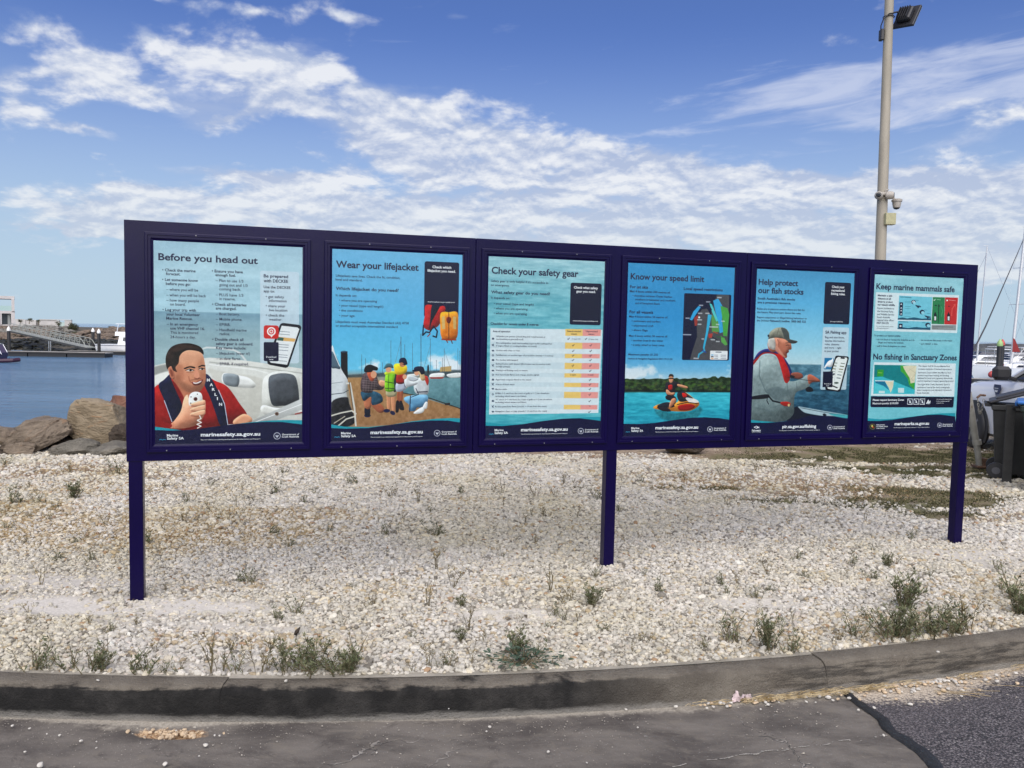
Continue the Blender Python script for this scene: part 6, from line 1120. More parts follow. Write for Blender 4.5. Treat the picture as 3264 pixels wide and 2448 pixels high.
# ---------------------------------------------------------------- far shore on the left: terrain, rock armour, wall, house
def far_shore():
    m,nt,b=newmat('far_earth'); v=ocoord(nt); n=noise(nt,v,.5,6,.6); nt.links.new(mixc(nt,n.ss(.35,.65),(.05,.045,.035),(.10,.085,.06)),b.inputs['Base Color']); b.inputs['Roughness'].default_value=.95
    # crest line as pixels of the skyline -> height at distance
    xs=np.linspace(-150,60,150); 
    crest_px=[(-900,1040),(0,1040),(230,1044),(262,1062),(300,1052),(340,1045),(400,1046),(520,1046),(1632,1060),(3400,1105)]
    V=[];F=[]; prof=[(0,.0),(.25,.28),(.5,.55),(.75,.8),(1,1),(1.3,1.02),(3,.95),(3.6,-.2)]
    def top(x): 
        u=1632+x/135*FPX; v=np.interp(u,[c[0] for c in crest_px],[c[1] for c in crest_px]); return W(u,v,135).z
    zt=[top(x) for x in xs]
    for i,x in enumerate(xs):
        hgt=zt[i]-(ZW-.6)
        for t,h in prof: V.append((x*(1+.0*t),113+t*22,ZW-.6+h*hgt+(vn(x,t*3,.4)-.5)*.5*(0<t<=1.3)))
    n_=len(prof)
    for i in range(len(xs)-1):
        for k in range(n_-1): F.append((i*n_+k,(i+1)*n_+k,(i+1)*n_+k+1,i*n_+k+1))
    s=MB(); s.add(V,F); o=s.build('far_shore',m,smooth=True); tag(o,'rocky far bank of the harbour basin',kind='structure')
    # armour stones
    r=np.random.default_rng(12); base=[]
    for k in range(8):
        me=rock_mesh('r',500+k,(1,.9,.75),1,7,.03,(.6,.9)); v=np.empty(len(me.vertices)*3); me.vertices.foreach_get('co',v); base.append((v.reshape(-1,3),[tuple(p.vertices) for p in me.polygons]))
    mats_=[rock_mat('armour_grey',(.19,.18,.155),(.34,.32,.28),(.2,.16,.12),sc=.4),rock_mat('armour_brown',(.17,.13,.10),(.30,.235,.18),(.16,.10,.07),sc=.4),mat('armour_wet',(.018,.019,.014),.6,0,.3,1)]
    S=MB(); V=[];F=[];Mi=[];off=0
    for i in range(3600):
        x=r.uniform(-100,-18) if i<3300 else r.uniform(-18,60); t=r.uniform(.04,1.0); hgt=top(x)-(ZW-.6); z=ZW-.6+np.interp(t,[p[0] for p in prof],[p[1] for p in prof])*hgt; y=113+t*22+r.normal(0,.3)
        bv,bf=base[r.integers(8)]; a=r.uniform(0,6.28); s=r.uniform(.28,.75)*(1.25 if x>-64 else 1); c,sn=math.cos(a),math.sin(a); M_=np.array([[c,-sn,0],[sn,c,0],[0,0,1]]); V.append((bv*np.array([s*1.3,s,s*.62]))@M_.T+[x,y,z+.05]); F+=[tuple(q+off for q in f) for f in bf]; off+=len(bv)
        mi=2 if z<ZW+1.0+.9*vn(x,1.,.3) else (1 if vn(x,y,.09)+vn(x,z,.8)*.35>.62+(.2 if x<-72 else -.1) else 0); Mi+=[mi]*len(bf)
    me=bpy.data.meshes.new('rock_armour'); me.from_pydata(np.concatenate(V).tolist(),[],F); [me.materials.append(q) for q in mats_]; me.polygons.foreach_set('material_index',Mi); o=link('rock_armour',me); tag(o,'grey and brown armour rocks piled on the far bank','rocks',kind='stuff')
    # low scrub along the crest
    def bush(px,py,Y,w,h,label,seed,dens=900):
        p=W(px,py,Y); root=thing('shrub',label,'shrub',p,0,'shrubs on the far bank'); r=np.random.default_rng(seed); V=[];F=[]
        c=[(r.uniform(-.6,.6)*w*.5,r.uniform(-.5,.5)*w*.4,r.uniform(.2,.75)*h,r.uniform(.25,.45)) for _ in range(9)]
        for i in range(dens):
            cx,cy,cz,cr=c[r.integers(9)]; d=r.normal(size=3); d/=np.linalg.norm(d); q=np.array([cx,cy,cz])+d*np.array([w*.4,w*.3,h*.4])*cr*r.uniform(.6,1.25)*1.3; q[2]=max(q[2],.02); a,b=r.normal(size=3)*.5,r.normal(size=3)*.5; s=.16*min(1,h/1.2); V+= [q,q+a*s,q+b*s]; F.append((3*i,3*i+1,3*i+2))
        m=MB(); m.add([tuple(q) for q in V],F); m.build('foliage',leafmat('far_leaf',(.03,.036,.018),(.08,.085,.04)),root); m=MB(); m.tube([(0,0,-.3),(.05,0,h*.3),(-.05,0,h*.6)],[.07,.05,.03],5); m.build('stem',ST,root)
    bush(232,1062,134,2.1,2.1,'dense dark bush at the end of the long white wall',1,1500); bush(247,1078,131,2.6,1.2,'low dark bush spreading down the rocks right of the wall end',2,1100)
    bush(65,1029,147,1.0,.8,'small green bush on top of the wall, nearest the house',3,400);bush(93,1027,147,1.4,.8,'wide green bush along the top of the wall',4,500);bush(123,1029,147,.8,.7,'green bush beside the dark post on the wall',5,300);bush(187,1040,140,1.1,1.0,'bush growing in front of the wall near its glass end',6,400);bush(150,1042,138,3.2,.5,'low scrub at the foot of the long wall',7,500);bush(115,1044,138,2.6,.45,'low scrub left along the foot of the wall',9,400);bush(352,1046,136,1.0,.5,'tiny dark bush on the crest before the sea',8,200)
far_shore()
def house():
    Y=158; p=W(48,1040,Y); root=thing('house','modern white flat roofed house with a glazed upper terrace at the left edge','house',(p.x,p.y,p.z),R(31.5))
    s=Y/FPX
    wp=mat('render_white',(.52,.49,.475),.8,0,.06,2); gl=mat('window_dark',(.05,.06,.065),.12); bal=mat('balcony_glass',(.38,.52,.50),.1); 
    L=lambda u,v: ((u-48)*s*.86,(1040-v)*s)
    def wall(n,u0,v0,u1,v1,m,d=.3,y=0,par=root):
        a=L(u0,v1);b=L(u1,v0); M=MB(); M.box(((a[0]+b[0])/2,y,(a[1]+b[1])/2),(b[0]-a[0],d,b[1]-a[1])); return M.build(n,m,par)
    wall('roof_slab',-110,945,47.6,954,wp,6,3); wall('terrace_column',38,954,47.4,992,wp,.6,0); wall('terrace_column',-60,954,-50,992,wp,.6,0); wall('floor_slab',-110,992,48,1000,wp,6,3); wall('balustrade',-50,976,38,991,bal,.05,.05); wall('column',36,1000,48,1040,wp,.6); wall('column',2,1000,7,1035,wp,.5); wall('wall',-110,1000,-50,1040,wp,.4)
    wall('back_wall',-50,1000,36,1040,mat('interior_dark',(.06,.06,.06),.8),.2,5); wall('window',7,1000,25,1036,gl,.06,1.0); wall('window',-50,1000,2,1036,gl,.06,1.0); c=wall('curtain',25,1000,34,1034,mat('curtain_grey',(.32,.34,.33),.9),.12,.9); wall('terrace_floor',-110,1035,48,1042,wp,6,3,root)
    wall('terrace_column',-6,957,-3,992,wp,.3,5.5)
    w=thing('garden_wall','long low white garden wall with piers running right from the house','wall',tuple(W(50,1047,150)))
    s2=150/FPX; M=MB()
    def seg(n,u0,v0,u1,v1,m,d=.25,y=0): a=((u0-50)*s2,(1047-v1)*s2);b=((u1-50)*s2,(1047-v0)*s2); M=MB(); M.box(((a[0]+b[0])/2,y,(a[1]+b[1])/2),(b[0]-a[0],d,b[1]-a[1])); return M.build(n,m,w)
    gw=mat('wall_white',(.47,.45,.43),.85,0,.08,1)
    seg('wall_panel',50,1017,74,1047,gw);seg('pier',74.2,1018,84,1047,gw,.5);seg('wall_panel',84.2,1018.5,106,1047,gw);seg('wall_panel',106.2,1018.5,117,1047,gw,.4);seg('gate',117.2,1020,126.6,1045,mat('gate_grey',(.14,.13,.12),.7),.15);seg('wall_panel',127,1018,181,1047,gw);seg('glass_panel',190.2,1024,207,1042,mat('pool_glass',(.42,.52,.49),.15),.05);seg('pier',181.2,1019,190,1048,gw,.35);seg('coping',127,1015.8,229,1018,gw,.5,-.0);seg('pier',207.2,1018.3,229,1040,gw,.3);seg('pier',212,1040.1,216,1056,gw,.2);seg('glass_panel',52,1046.9,80,1047.2,gw,.1)
house()
WHT=mat('gelcoat',(.74,.75,.76),.3,0,.04,1,coat=.3); GLS=mat('boat_glass',(.02,.024,.03),.1); MET=mat('rail_steel',(.55,.56,.57),.25,.8); BLK=mat('black_rubber',(.02,.02,.022),.6); DKB=mat('pile_black',(.018,.017,.017),.55,0,.3,2); DK=mat('pontoon_deck',(.38,.35,.31),.8,0,.15,1.5); FLT=mat('pontoon_float',(.015,.016,.02),.6); CAPW=mat('cap_white',(.74,.72,.68),.5)
def pile(px,vt,vb,Y,label,cap=CAPW,rad=.19,cat_='mooring pile',col=DKB):
    b=W(px,vb,Y); t=W(px,vt,Y); root=thing('mooring_pile',label,'pile',(b.x,Y,ZW),0,'mooring piles'); h=t.z-ZW; m=MB(); m.lathe([(rad,-2),(rad,h-.52)],(0,0,0),14); m.build('shaft',col,root,smooth=40); m=MB(); m.lathe([(rad*1.08,h-.56),(rad*1.18,h-.42),(rad*.95,h-.26),(rad*.25,h-.02),(.01,h)],(0,0,0),14); m.build('cap',cap,root,smooth=50)
def pontoon(P0,P1,w,z,label,parent=None,fing=True):
    P0,P1=Vector(P0),Vector(P1); d=(P1-P0); L=d.length; a=math.atan2(d.y,d.x); root=thing('pontoon',label,'pontoon',(P0.x,P0.y,ZW),a,'floating pontoons')
    n=max(1,int(L/4)); 
    for i in range(n):
        x0=L*i/n+.02;x1=L*(i+1)/n-.02; m=MB(); m.box(((x0+x1)/2,0,z+.0),(x1-x0,w,.10)); m.build('deck_section',DK,root); m=MB(); m.box(((x0+x1)/2,0,z-.36),(x1-x0-.1,w-.04,.60)); m.build('float',FLT,root)
    for sd_ in (-1,1): m=MB(); m.box((L/2,sd_*(w/2+.04),z-.02),(L,.07,.16)); m.build('fender_rail',DKB,root)
    return root
p0=W(-250,1122,97);p1=W(338,1128,97); pontoon((p0.x,96.0,0),(p1.x,97.8,0),2.4,.52,'long low pontoon below the gangway on the left harbour side')
p0=W(215,1117,106);p1=W(900,1117,106); pontoon((p0.x,106,0),(p1.x,107,0),1.4,.42,'far pontoon beside the white cruiser')
pile(29,1040,1117,97.5,'black pile with white cone cap, standing alone at far left'); pile(297,1045,1110,109,'black pile with white cap, left one of the close pair'); pile(316,1048,1122,98.9,'black pile with white cap, right one of the close pair at the pontoon end')
def gangway():
    a=W(46,1054,119); b=W(290,1108,107.6); d=b-a; L=d.length; root=thing('gangway','long grey truss gangway sloping down the rocks to the pontoon','gangway',a); root.rotation_euler=d.to_track_quat('X','Z').to_euler()
    mt=mat('gangway_metal',(.30,.31,.28),.6,.2); w=1.4
    m=MB(); m.box((L/2,0,0),(L,w,.10)); m.build('deck',mt,root)
    for s in(-1,1):
        m=MB(); m.box((L/2,s*w/2,-.12),(L,.1,.22)); m.build('beam',mat('beam_dark',(.05,.05,.05),.7),root)
        m=MB(); pts=[(0,s*w/2,1.1),(L-1.6,s*w/2,1.1),(L-.9,s*w/2,.85),(L+.2,s*w/2,.0)]; m.tube(pts,.045,6); m.tube([(0,s*w/2,.6),(L-1.2,s*w/2,.6)],.03,5)
        n=15
        for i in range(n+1): x=(L-1.6)*i/n; m.tube([(x,s*w/2,0),(x,s*w/2,1.1)],.035,5); 
        for i in range(n): x=(L-1.6)*i/n; m.tube([(x,s*w/2,1.1),(x+(L-1.6)/n,s*w/2,0)],.022,4)
        m.build('handrail',mt,root)
    p=W(178,1130,101); m=MB(); 
    r2=thing('pipe_post','thin twin grey pipes rising from the pontoon under the gangway','post',(p.x,99.5,ZW)); 
    for k in(0,.22): m=MB(); m.tube([(k,0,.5),(k,0,W(178,1088,99.5).z-ZW)],.04,6); m.build('pipe',MET,r2)
gangway()
def hull(L,B,fb_,drop=.45,stern=.8,n=15,tr=.0):
    # x forward from stern; deck edge + chine + keel
    V=[];F=[]; prof=[(1,1),(.93,.55),(.72,.12),(.0,-.28)]
    for i in range(n):
        t=i/(n-1); w=B/2*(stern+(1-stern)*min(1,t*3))*(1-max(0,(t-.45)/.55)**2.4); sh=fb_*(1+.22*t*t)
        x=L*t
        for k,(a,z) in enumerate(prof): V.append((x-(1-max(z,0))*max(0,t-.8)*L*.35,w*a if k<3 else 0,z*sh))
        for k,(a,z) in reversed(list(enumerate(prof[:3]))): V.append((x-(1-max(z,0))*max(0,t-.8)*L*.35,-w*a,z*sh))
    m_=7
    for i in range(n-1):
        for k in range(m_-1): F.append((i*m_+k,(i+1)*m_+k,(i+1)*m_+k+1,i*m_+k+1))
        F.append((i*m_+6,(i+1)*m_+6,(i+1)*m_,i*m_))
    F.append(tuple(range(7)))
    return V,F
def cabin(M,x0,x1,w0,w1,z0,z1,rake0,rake1,mi=0,tp=.82):
    V=[(x0,-w0,z0),(x0,w0,z0),(x1,w1,z0),(x1,-w1,z0),(x0+rake0,-w0*tp,z1),(x0+rake0,w0*tp,z1),(x1-rake1,w1*tp,z1),(x1-rake1,-w1*tp,z1)]
    M.add(V,[(3,2,1,0),(4,5,6,7),(0,1,5,4),(1,2,6,5),(2,3,7,6),(3,0,4,7)],mi)
def motorboat(px,Y,head,L,label,col=WHT,fly=True,B=3.6,fbd=1.3,canopy=None,grp='motor boats moored in the marina'):
    p=W(px,1100,Y); root=thing('motor_boat',label,'boat',(p.x,Y,ZW),R(head),grp); V,F=hull(L,B,fbd); V=[(x-L/2,y,z) for x,y,z in V]; m=MB(); m.add(V,F); m.build('hull',col,root,smooth=35)
    m=MB(); m.tube([(v[0],v[1]*1.01,v[2]-.12) for v in V[0::7]],.05,5); m.tube([(v[0],v[1]*1.01,v[2]-.12) for v in V[6::7]],.05,5); m.build('rubbing_strake',MET,root)
    m=MB(); cabin(m,-L*.22,L*.26,B*.40,B*.26,fbd*1.02,fbd+1.15,.1,1.3); c=m.build('cabin',col,root)
    m=MB(); 
    for s in(-1,1): m.add([(-L*.16,s*B*.385,fbd+.5),(L*.12,s*B*.325,fbd+.5),(L*.06,s*B*.30,fbd+.98),(-L*.16,s*B*.345,fbd+.98)],[(0,1,2,3)])
    m.add([(L*.262-.55,-B*.24,fbd+.5),(L*.262-.55,B*.24,fbd+.5),(L*.262-1.12,B*.225,fbd+1.02),(L*.262-1.12,-B*.225,fbd+1.02)],[(0,1,2,3)]); m.build('window',GLS,c)
    if fly:
        m=MB(); cabin(m,-L*.26,L*.08,B*.36,B*.26,fbd+1.16,fbd+1.7,.0,.5,0,.95); m.box((-L*.14,0,fbd+2.75),(L*.24,B*.62,.09),None,0,.03)
        m.build('flybridge',col,root); m=MB()
        for x in(-L*.25,-L*.04):
            for s in(-1,1): m.tube([(x,s*B*.28,fbd+1.65),(x+.25,s*B*.29,fbd+2.75)],.05,6)
        m.build('hardtop_leg',col,root)
    else:
        m=MB(); m.box((-L*.2,0,fbd+2.0),(L*.26,B*.7,.10),None,0,.04); m.build('hardtop',canopy or col,root); m=MB()
        for x in(-L*.31,-L*.09):
            for s in(-1,1): m.tube([(x,s*B*.36,fbd),(x+.2,s*B*.33,fbd+2.0)],.04,6)
        m.build('hardtop_leg',MET,root)
    m=MB()
    for s in(-1,1):
        pts=[(L*(t-.5),s*B/2*(1-max(0,(t-.45)/.55)**2.4)*.94,fbd*(1+.22*t*t)+.65) for t in(.55,.65,.75,.85,.93)]; m.tube(pts,.025,5)
        for q in pts: m.tube([(q[0],q[1],q[2]-.65),q],.02,4)
    m.build('bow_rail',MET,root); return root
# white cruiser behind the left end of the sign
motorboat(452,108.5,-6,11.5,'white cruiser with arched hardtop, partly hidden by the left end of the sign',fly=True,B=3.8,fbd=1.35)
# small boat at the left edge
def runabout():
    p=W(-22,1120,84); root=thing('runabout','small dark boat with a sloping windscreen frame cut by the left edge','boat',(p.x,84,ZW),R(-4)); V,F=hull(3.4,1.5,.75); m=MB(); m.add([(x-1.7,y,z) for x,y,z in V],F); m.build('hull',mat('hull_navy',(.02,.02,.05),.3),root,smooth=35)
    m=MB(); m.tube([(1.3,-.5,.7),(.72,-.5,1.75),(-.8,-.5,1.8)],.035,6); m.tube([(1.3,.5,.7),(.72,.5,1.75),(-.8,.5,1.8)],.035,6); m.tube([(.72,-.5,1.75),(.72,.5,1.75)],.035,6); m.build('windscreen_frame',MET,root); m=MB(); m.add([(1.2,-.5,.8),(1.2,.5,.8),(.74,.5,1.7),(.74,-.5,1.7)],[(0,1,2,3)]); m.add([(-.6,-.52,.72),(1.2,-.52,.72),(.7,-.52,1.65),(-.6,-.52,1.65)],[(0,1,2,3)]); m.build('canopy',mat('canopy_plum',(.09,.07,.12),.6),root)
    p=W(-30,1147,80); r=thing('dinghy','low inflatable dinghy edge in front of the dark boat at far left','dinghy',(p.x,80,ZW),0); m=MB(); m.tube([(-1.5,0,.2),(1.0,0,.2),(2.1,.25,.25),(2.4,.8,.3)],.2,8); m.build('tube',mat('rib_dark',(.04,.012,.03),.5),r); m=MB(); m.box((-.6,.2,.35),(1.2,.8,.16)); m.build('thwart',WHT,r)
runabout()
# ---------------------------------------------------------------- marina on the right
def sailboat(px_mast,vt,Y,head,L,label,lean=0,furl=(.05,.05,.06),mast_r=.11,fbd=1.25,boom=True,hullc=WHT,furl_on=True):
    b=W(px_mast,1165,Y); t=W(px_mast,vt,Y); h=t.z-ZW; root=thing('sailing_yacht',label,'sailing boat',(b.x,Y,ZW),R(head),'sailing yachts moored in the marina'); V,F=hull(L,L*.3,fbd,stern=.7); xm=L*.58; V=[(x-xm,y,z) for x,y,z in V]; m=MB(); m.add(V,F); m.build('hull',hullc,root,smooth=35)
    m=MB(); cabin(m,-L*.30,L*.14,L*.09,L*.055,fbd*1.02,fbd+.52,.1,.8); c=m.build('coachroof',hullc,root); m=MB()
    for s in(-1,1): m.add([(-L*.22,s*L*.0865,fbd+.2),(L*.02,s*L*.068,fbd+.2),(-L*.01,s*L*.062,fbd+.4),(-L*.22,s*L*.08,fbd+.4)],[(0,1,2,3)])
    m.build('window',GLS,c)
    ml=math.tan(R(lean)); top=Vector((ml*h,0,h)); m=MB(); m.tube([(0,0,fbd),top*.5+Vector((0,0,fbd*.5)),top],[mast_r,mast_r*.95,mast_r*.75],10); m.box(top+Vector((.1,0,.1)),(.5,.06,.06)); M_=m.build('mast',MET if False else mat('mast_alu',(.60,.60,.60),.4,.3),root,smooth=40)
    m=MB()
    for f in(.46,.72): q=Vector((ml*h*f,0,fbd+(h-fbd)*f)); m.tube([q+Vector((0,-L*.075,0)),q+Vector((0,L*.075,0))],.03,5)
    m.build('spreader',mat('mast_alu',(.6,.6,.6)),M_)
    m=MB(); bow=Vector((L*.42*1.0,0,fbd*1.2)); st=Vector((-xm+.3,0,fbd)); m.tube([st,top],.012,4)
    for s in(-1,1): q=Vector((ml*h*.46,s*L*.075,fbd+(h-fbd)*.46)); q2=Vector((ml*h*.72,s*L*.075,fbd+(h-fbd)*.72)); m.tube([(0,s*L*.14,fbd),q,q2,top*.97],.012,4)
    m.build('stay',MET,root)
    m=MB(); hp=top*.94; hp.z=h*.94
    if furl_on: m.tube([bow+Vector((0,0,.6)),bow.lerp(hp,.3),hp],[.09,.075,.03],6); m.build('furled_sail',mat('furled_%d'%int(px_mast),furl,.8),root)
    else: m.tube([bow,hp],.014,4); m.build('forestay',MET,root)
    if boom:
        m=MB(); m.tube([(-.1,0,fbd+1.35),(-L*.36,0,fbd+1.45)],.07,7); m.tube([(-.15,0,fbd+1.5),(-L*.2,0,fbd+1.65),(-L*.35,0,fbd+1.6)],[.12,.2,.1],8); m.build('boom',mat('sail_cover_%d'%int(px_mast),(.30,.30,.31),.8),root)
    m=MB()
    for s in(-1,1):
        pts=[(L*(t_)-xm,s*L*.15*(1-max(0,(t_-.45)/.55)**2.4)*.96,fbd*(1+.22*t_*t_)+.6) for t_ in(.1,.3,.5,.7,.88,.97)]; m.tube(pts,.015,4)
        for q in pts: m.tube([(q[0],q[1],q[2]-.6),q],.018,4)
    m.build('lifeline',MET,root); return root
# yacht heading: local +x is the bow
sailboat(3222,725,86,196,13.5,'white yacht with the tall leaning mast and a dark furled headsail, second from right edge',lean=-3.0,mast_r=.16)
sailboat(3112,786,96,150,11,'white yacht whose thin mast rises close beside the right end of the sign',lean=-1.5,furl_on=False,mast_r=.10,boom=False)
sailboat(3330,1010,80,190,10,'white yacht cut by the right edge behind the car',furl_on=False)
motorboat(3150,126,186,11,'dark hulled motor boat in the back row left of the green topped pile',col=mat('hull_dark',(.05,.05,.07),.3),fly=False,canopy=WHT)
motorboat(3243,122,182,10,'white motor boat in the back row behind the leaning mast',fly=False); motorboat(3305,118,178,12,'white motor cruiser at the right edge in the back row',fly=True)
motorboat(3140,108,175,9,'white motor boat in the middle row beside the end of the sign',fly=False,fbd=1.1); motorboat(3260,104,184,10,'pale motor boat in the middle row by the right edge',fly=False,canopy=mat('canopy_beige',(.45,.42,.36),.8))
motorboat(2950,130,183,12,'white motor boat hidden behind the sign in the back row');motorboat(3400,125,183,12,'white motor boat outside the right edge in the back row')
sailboat(3350,640,100,170,12,'white yacht just outside the right edge of view',furl_on=False)
GRN=mat('cap_green',(.28,.42,.16),.5);RED=mat('cap_red',(.45,.07,.06),.5)
pile(3181,1080,1203,62,'thick black pile with pale green cone cap, in front of the white yacht',GRN,.19); pile(3194,1081,1120,74,'black pile with red cone cap just behind the green capped one',RED,.19)
for (u0,v0,u1,v1,w,z,l) in ((2950,1203,3420,1219,1.8,.7,'pontoon walkway just beyond the car, nearest row'),(2900,1126,3500,1132,1.6,.6,'pontoon walkway between the middle and back rows of boats'),(2950,1235,3330,1252,1.2,.5,'low pontoon edge nearest the shore at right')):
    a=W(u0,v0,60);Ya=0
    def gz(u,v): d=ray(u,v); t=(ZW+z-EYE)/d.z; return (d.x*t,d.y*t,0)
    pontoon(gz(u0,v0),gz(u1,v1),w,z,l)
def buoy(u,v,Y,r_,label): 
    p=W(u,v,Y); root=thing('buoy',label,'buoy',p,0,'red buoys hung on the boats'); m=MB(); m.lathe([(.02,r_*1.25),(.07,r_*1.1),(r_*.55,r_*.85),(r_*.9,r_*.45),(r_,0),(r_*.85,-r_*.5),(r_*.45,-r_*.88),(.02,-r_)],(0,0,0),16); m.build('float',mat('buoy_red',(.40,.05,.045),.5),root,smooth=50); m=MB(); m.tube([(0,0,r_*1.2),(0,.05,r_*2.2)],.02,5); m.build('rope',WHT,root)
buoy(3160,1194,66,.26,'red ball buoy hanging at the yacht bow left of the pile'); buoy(3192,1163,82,.24,'red buoy right of the pile on the yacht deck')
def flag():
    p=W(3226,1122,84); root=thing('furled_flag','dark red ensign hanging behind the leaning mast','flag',p); m=MB(); m.add([(0,0,0),(.9,0.05,.0),(.25,0,1.3),(0,0,1.5),(0,.03,0),(.9,.08,0),(.25,.03,1.3),(0,.03,1.5)],[(0,1,2,3),(7,6,5,4),(0,4,5,1),(1,5,6,2),(2,6,7,3)]); m.build('cloth',mat('flag_red',(.22,.02,.02),.8),root); m=MB(); m.tube([(0,0,-.3),(0,0,1.6)],.02,5); m.build('staff',MET,root)
flag()
def breakwater():
    m=rock_mat('breakwater_rock',(.045,.05,.06),(.09,.095,.10),(.1,.09,.08),sc=.1); a=W(2300,1087,330); M=MB(); xs=np.linspace(0,420,120); V=[];F=[]
    for i,x in enumerate(xs):
        h=1.75+(vn(x,2.,.35))*.8+ (ZW*-1)-1.6+.3
        V+=[(x,-4,-.5),(x,-1,h*1.0),(x,1.5,h*1.02),(x,6,-.5)]
    for i in range(len(xs)-1):
        for k in range(3): F.append((4*i+k,4*i+4+k,4*i+5+k,4*i+1+k))
    M.add(V,F); o=M.build('breakwater',m,smooth=False); o.location=(a.x,330,ZW); o.rotation_euler=(0,0,R(-3)); tag(o,'dark rock breakwater along the sea horizon at right',kind='structure')
breakwater()
# ---------------------------------------------------------------- car
def car():
    w=G(3124,1426); hd=R(90-31+26); root=thing('parked_car','white car parked beyond the bins with black mirror and a dark emblem on its side','car',(w.x,w.y,-.02),hd)
    # local: x forward from front axle, y left(+) ; the left wheel sits at the origin -> body centre at y=-.78
    wh=mat('car_white',(.70,.71,.74),.22,0,.0,coat=.6); bk=mat('car_black',(.015,.015,.017),.45); gls=mat('car_glass',(.015,.018,.022),.05)
    cy=-.80; HW=.90
    secs=[(.93,.30,.62,.60),(.86,.24,.80,.76),(.70,.22,.92,.84),(.35,.22,1.02,.885),(0,.22,1.06,.90),(-.5,.22,1.10,.90),(-.95,.22,1.13,.90),(-1.6,.22,1.12,.90),(-2.6,.22,1.13,.90),(-3.3,.24,1.16,.88),(-3.62,.30,1.10,.82)]
    V=[];F=[];ring=12
    for (x,zb,zt,hw) in secs:
        pr=[(0,zt+.03),(.55,zt+.02),(.86,zt-.02),(.97,zt-.10),(1.0,zt-.30),(.99,(zt+zb)/2-.08),(.96,zb+.06),(.85,zb)]
        pts=[(cy+hw*a,z) for a,z in pr]+[(cy-hw*a,z) for a,z in reversed(pr[1:])]
        V+=[(x,y,z) for y,z in pts]
    n=len(pts)
    for i in range(len(secs)-1):
        for k in range(n): F.append((i*n+k,(i+1)*n+k,(i+1)*n+(k+1)%n,i*n+(k+1)%n))
    F+=[tuple(range(n)),tuple((len(secs)-1)*n+k for k in range(n))]
    m=MB(); m.add(V,F); body=m.build('body',wh,root,smooth=45)
    # wheel openings cut with a black arch insert standing proud
    for x in (0,-2.68):
        for s in(1,-1):
            yy=cy+s*(HW-.005); m=MB(); P=[(.40*math.cos(t),.34+.40*math.sin(t)) for t in np.linspace(-.55,math.pi+.55,20)]; m.prism([(a,b) for a,b in P],0,.02*s,lambda p,t:(x+p[0],yy-.004*s+t*.6,p[1])); m.build('wheel_arch',bk,root)
            wr=thing_part('wheel',root); M=Matrix.Translation((x,yy-.02*s,.335))@Matrix.Rotation(R(90)*-s,4,'X'); m=MB(); m.lathe([(.20,-.05),(.30,-.06),(.325,-.03),(.33,0),(.33,.02),(.315,.05),(.29,.065),(.22,.06)],(0,0,0),32,M); me=m.build('tmp',BLK,None,smooth=40); wr.data=me.data; bpy.data.objects.remove(me)
            m=MB(); m.lathe([(.21,.02),(.225,.055),(.215,.06),(.205,.045),(.05,.04),(.04,.06),(.01,.062)],(0,0,0),24,M); m.build('rim',mat('rim_dark',(.04,.04,.045),.35,.6),wr)
            for k in range(5): 
                m=MB(); a=k*2*math.pi/5; m.box((.125,0,.052),(.17,.035,.02),M@Matrix.Rotation(a,4,'Z')); m.build('spoke',mat('spoke_grey',(.22,.22,.24),.35,.7),wr)
    m=MB(); g=[(-.82,1.12,.84),(-1.65,1.55,.66),(-2.7,1.57,.64),(-3.5,1.15,.8)]; V=[];F=[]
    for x,z,h_ in g: V+=[(x,cy-h_,min(z,1.12) if z>1.2 else z),(x,cy+h_,min(z,1.12) if z>1.2 else z)]
    # glasshouse: lower ring and upper ring
    lo=[(-.80,.80),(-3.45,.80)];up=[(-1.70,.64),(-3.0,.62)]
    V=[(-.80,cy-.80,1.10),(-.80,cy+.80,1.10),(-3.45,cy+.80,1.12),(-3.45,cy-.80,1.12),(-1.62,cy-.64,1.52),(-1.62,cy+.64,1.52),(-3.05,cy+.62,1.52),(-3.05,cy-.62,1.52)]
    m=MB(); m.add(V,[(0,1,5,4),(1,2,6,5),(2,3,7,6),(3,0,4,7),(4,5,6,7)]); m.build('glasshouse',gls,root)
    m=MB(); cabin(m,-3.12,-1.55,.66,.66,1.51,1.56,.06,.06,0,.9); [0]; m.v=[(x,y+cy,z) for x,y,z in m.v]; m.build('roof',wh,root,smooth=30)
    for s in(-1,1):
        for a,b in(((-.78,.805,1.10),(-1.60,.655,1.53)),((-2.15,.815,1.10),(-2.2,.66,1.53)),((-3.46,.80,1.11),(-3.08,.64,1.53))): m=MB(); m.tube([(a[0],cy+s*a[1],a[2]),(b[0],cy+s*b[1],b[2])],.035,6); m.build('pillar',wh,root)
    m=MB(); m.tube([(-.80,cy+.815,1.105),(-3.46,cy+.815,1.12)],.016,5); m.build('window_trim',bk,root)
    for s in(1,-1):
        m=MB(); m.box((-1.02,cy+s*1.06,1.19),(.13,.24,.19),None,0,.045); m.tube([(-1.0,cy+s*.86,1.10),(-1.02,cy+s*1.0,1.14)],.03,6); m.build('door_mirror',bk,root)
    m=MB(); m.tube([(.62,cy+.70,.955),(.3,cy+.765,1.02),(-.3,cy+.80,1.06),(-.8,cy+.81,1.085)],.008,4); m.build('bonnet_seam',bk,root)
    m=MB(); P=[(-.09,.11),(.09,.11),(.11,.05),(.05,-.02),(0,-.14),(-.05,-.02),(-.11,.05)]; m.prism(P,0,.004,lambda p,t:(-.62+p[0],cy+.904+t,.90+p[1])); m.build('emblem',mat('emblem_blue',(.02,.025,.09),.4),root)
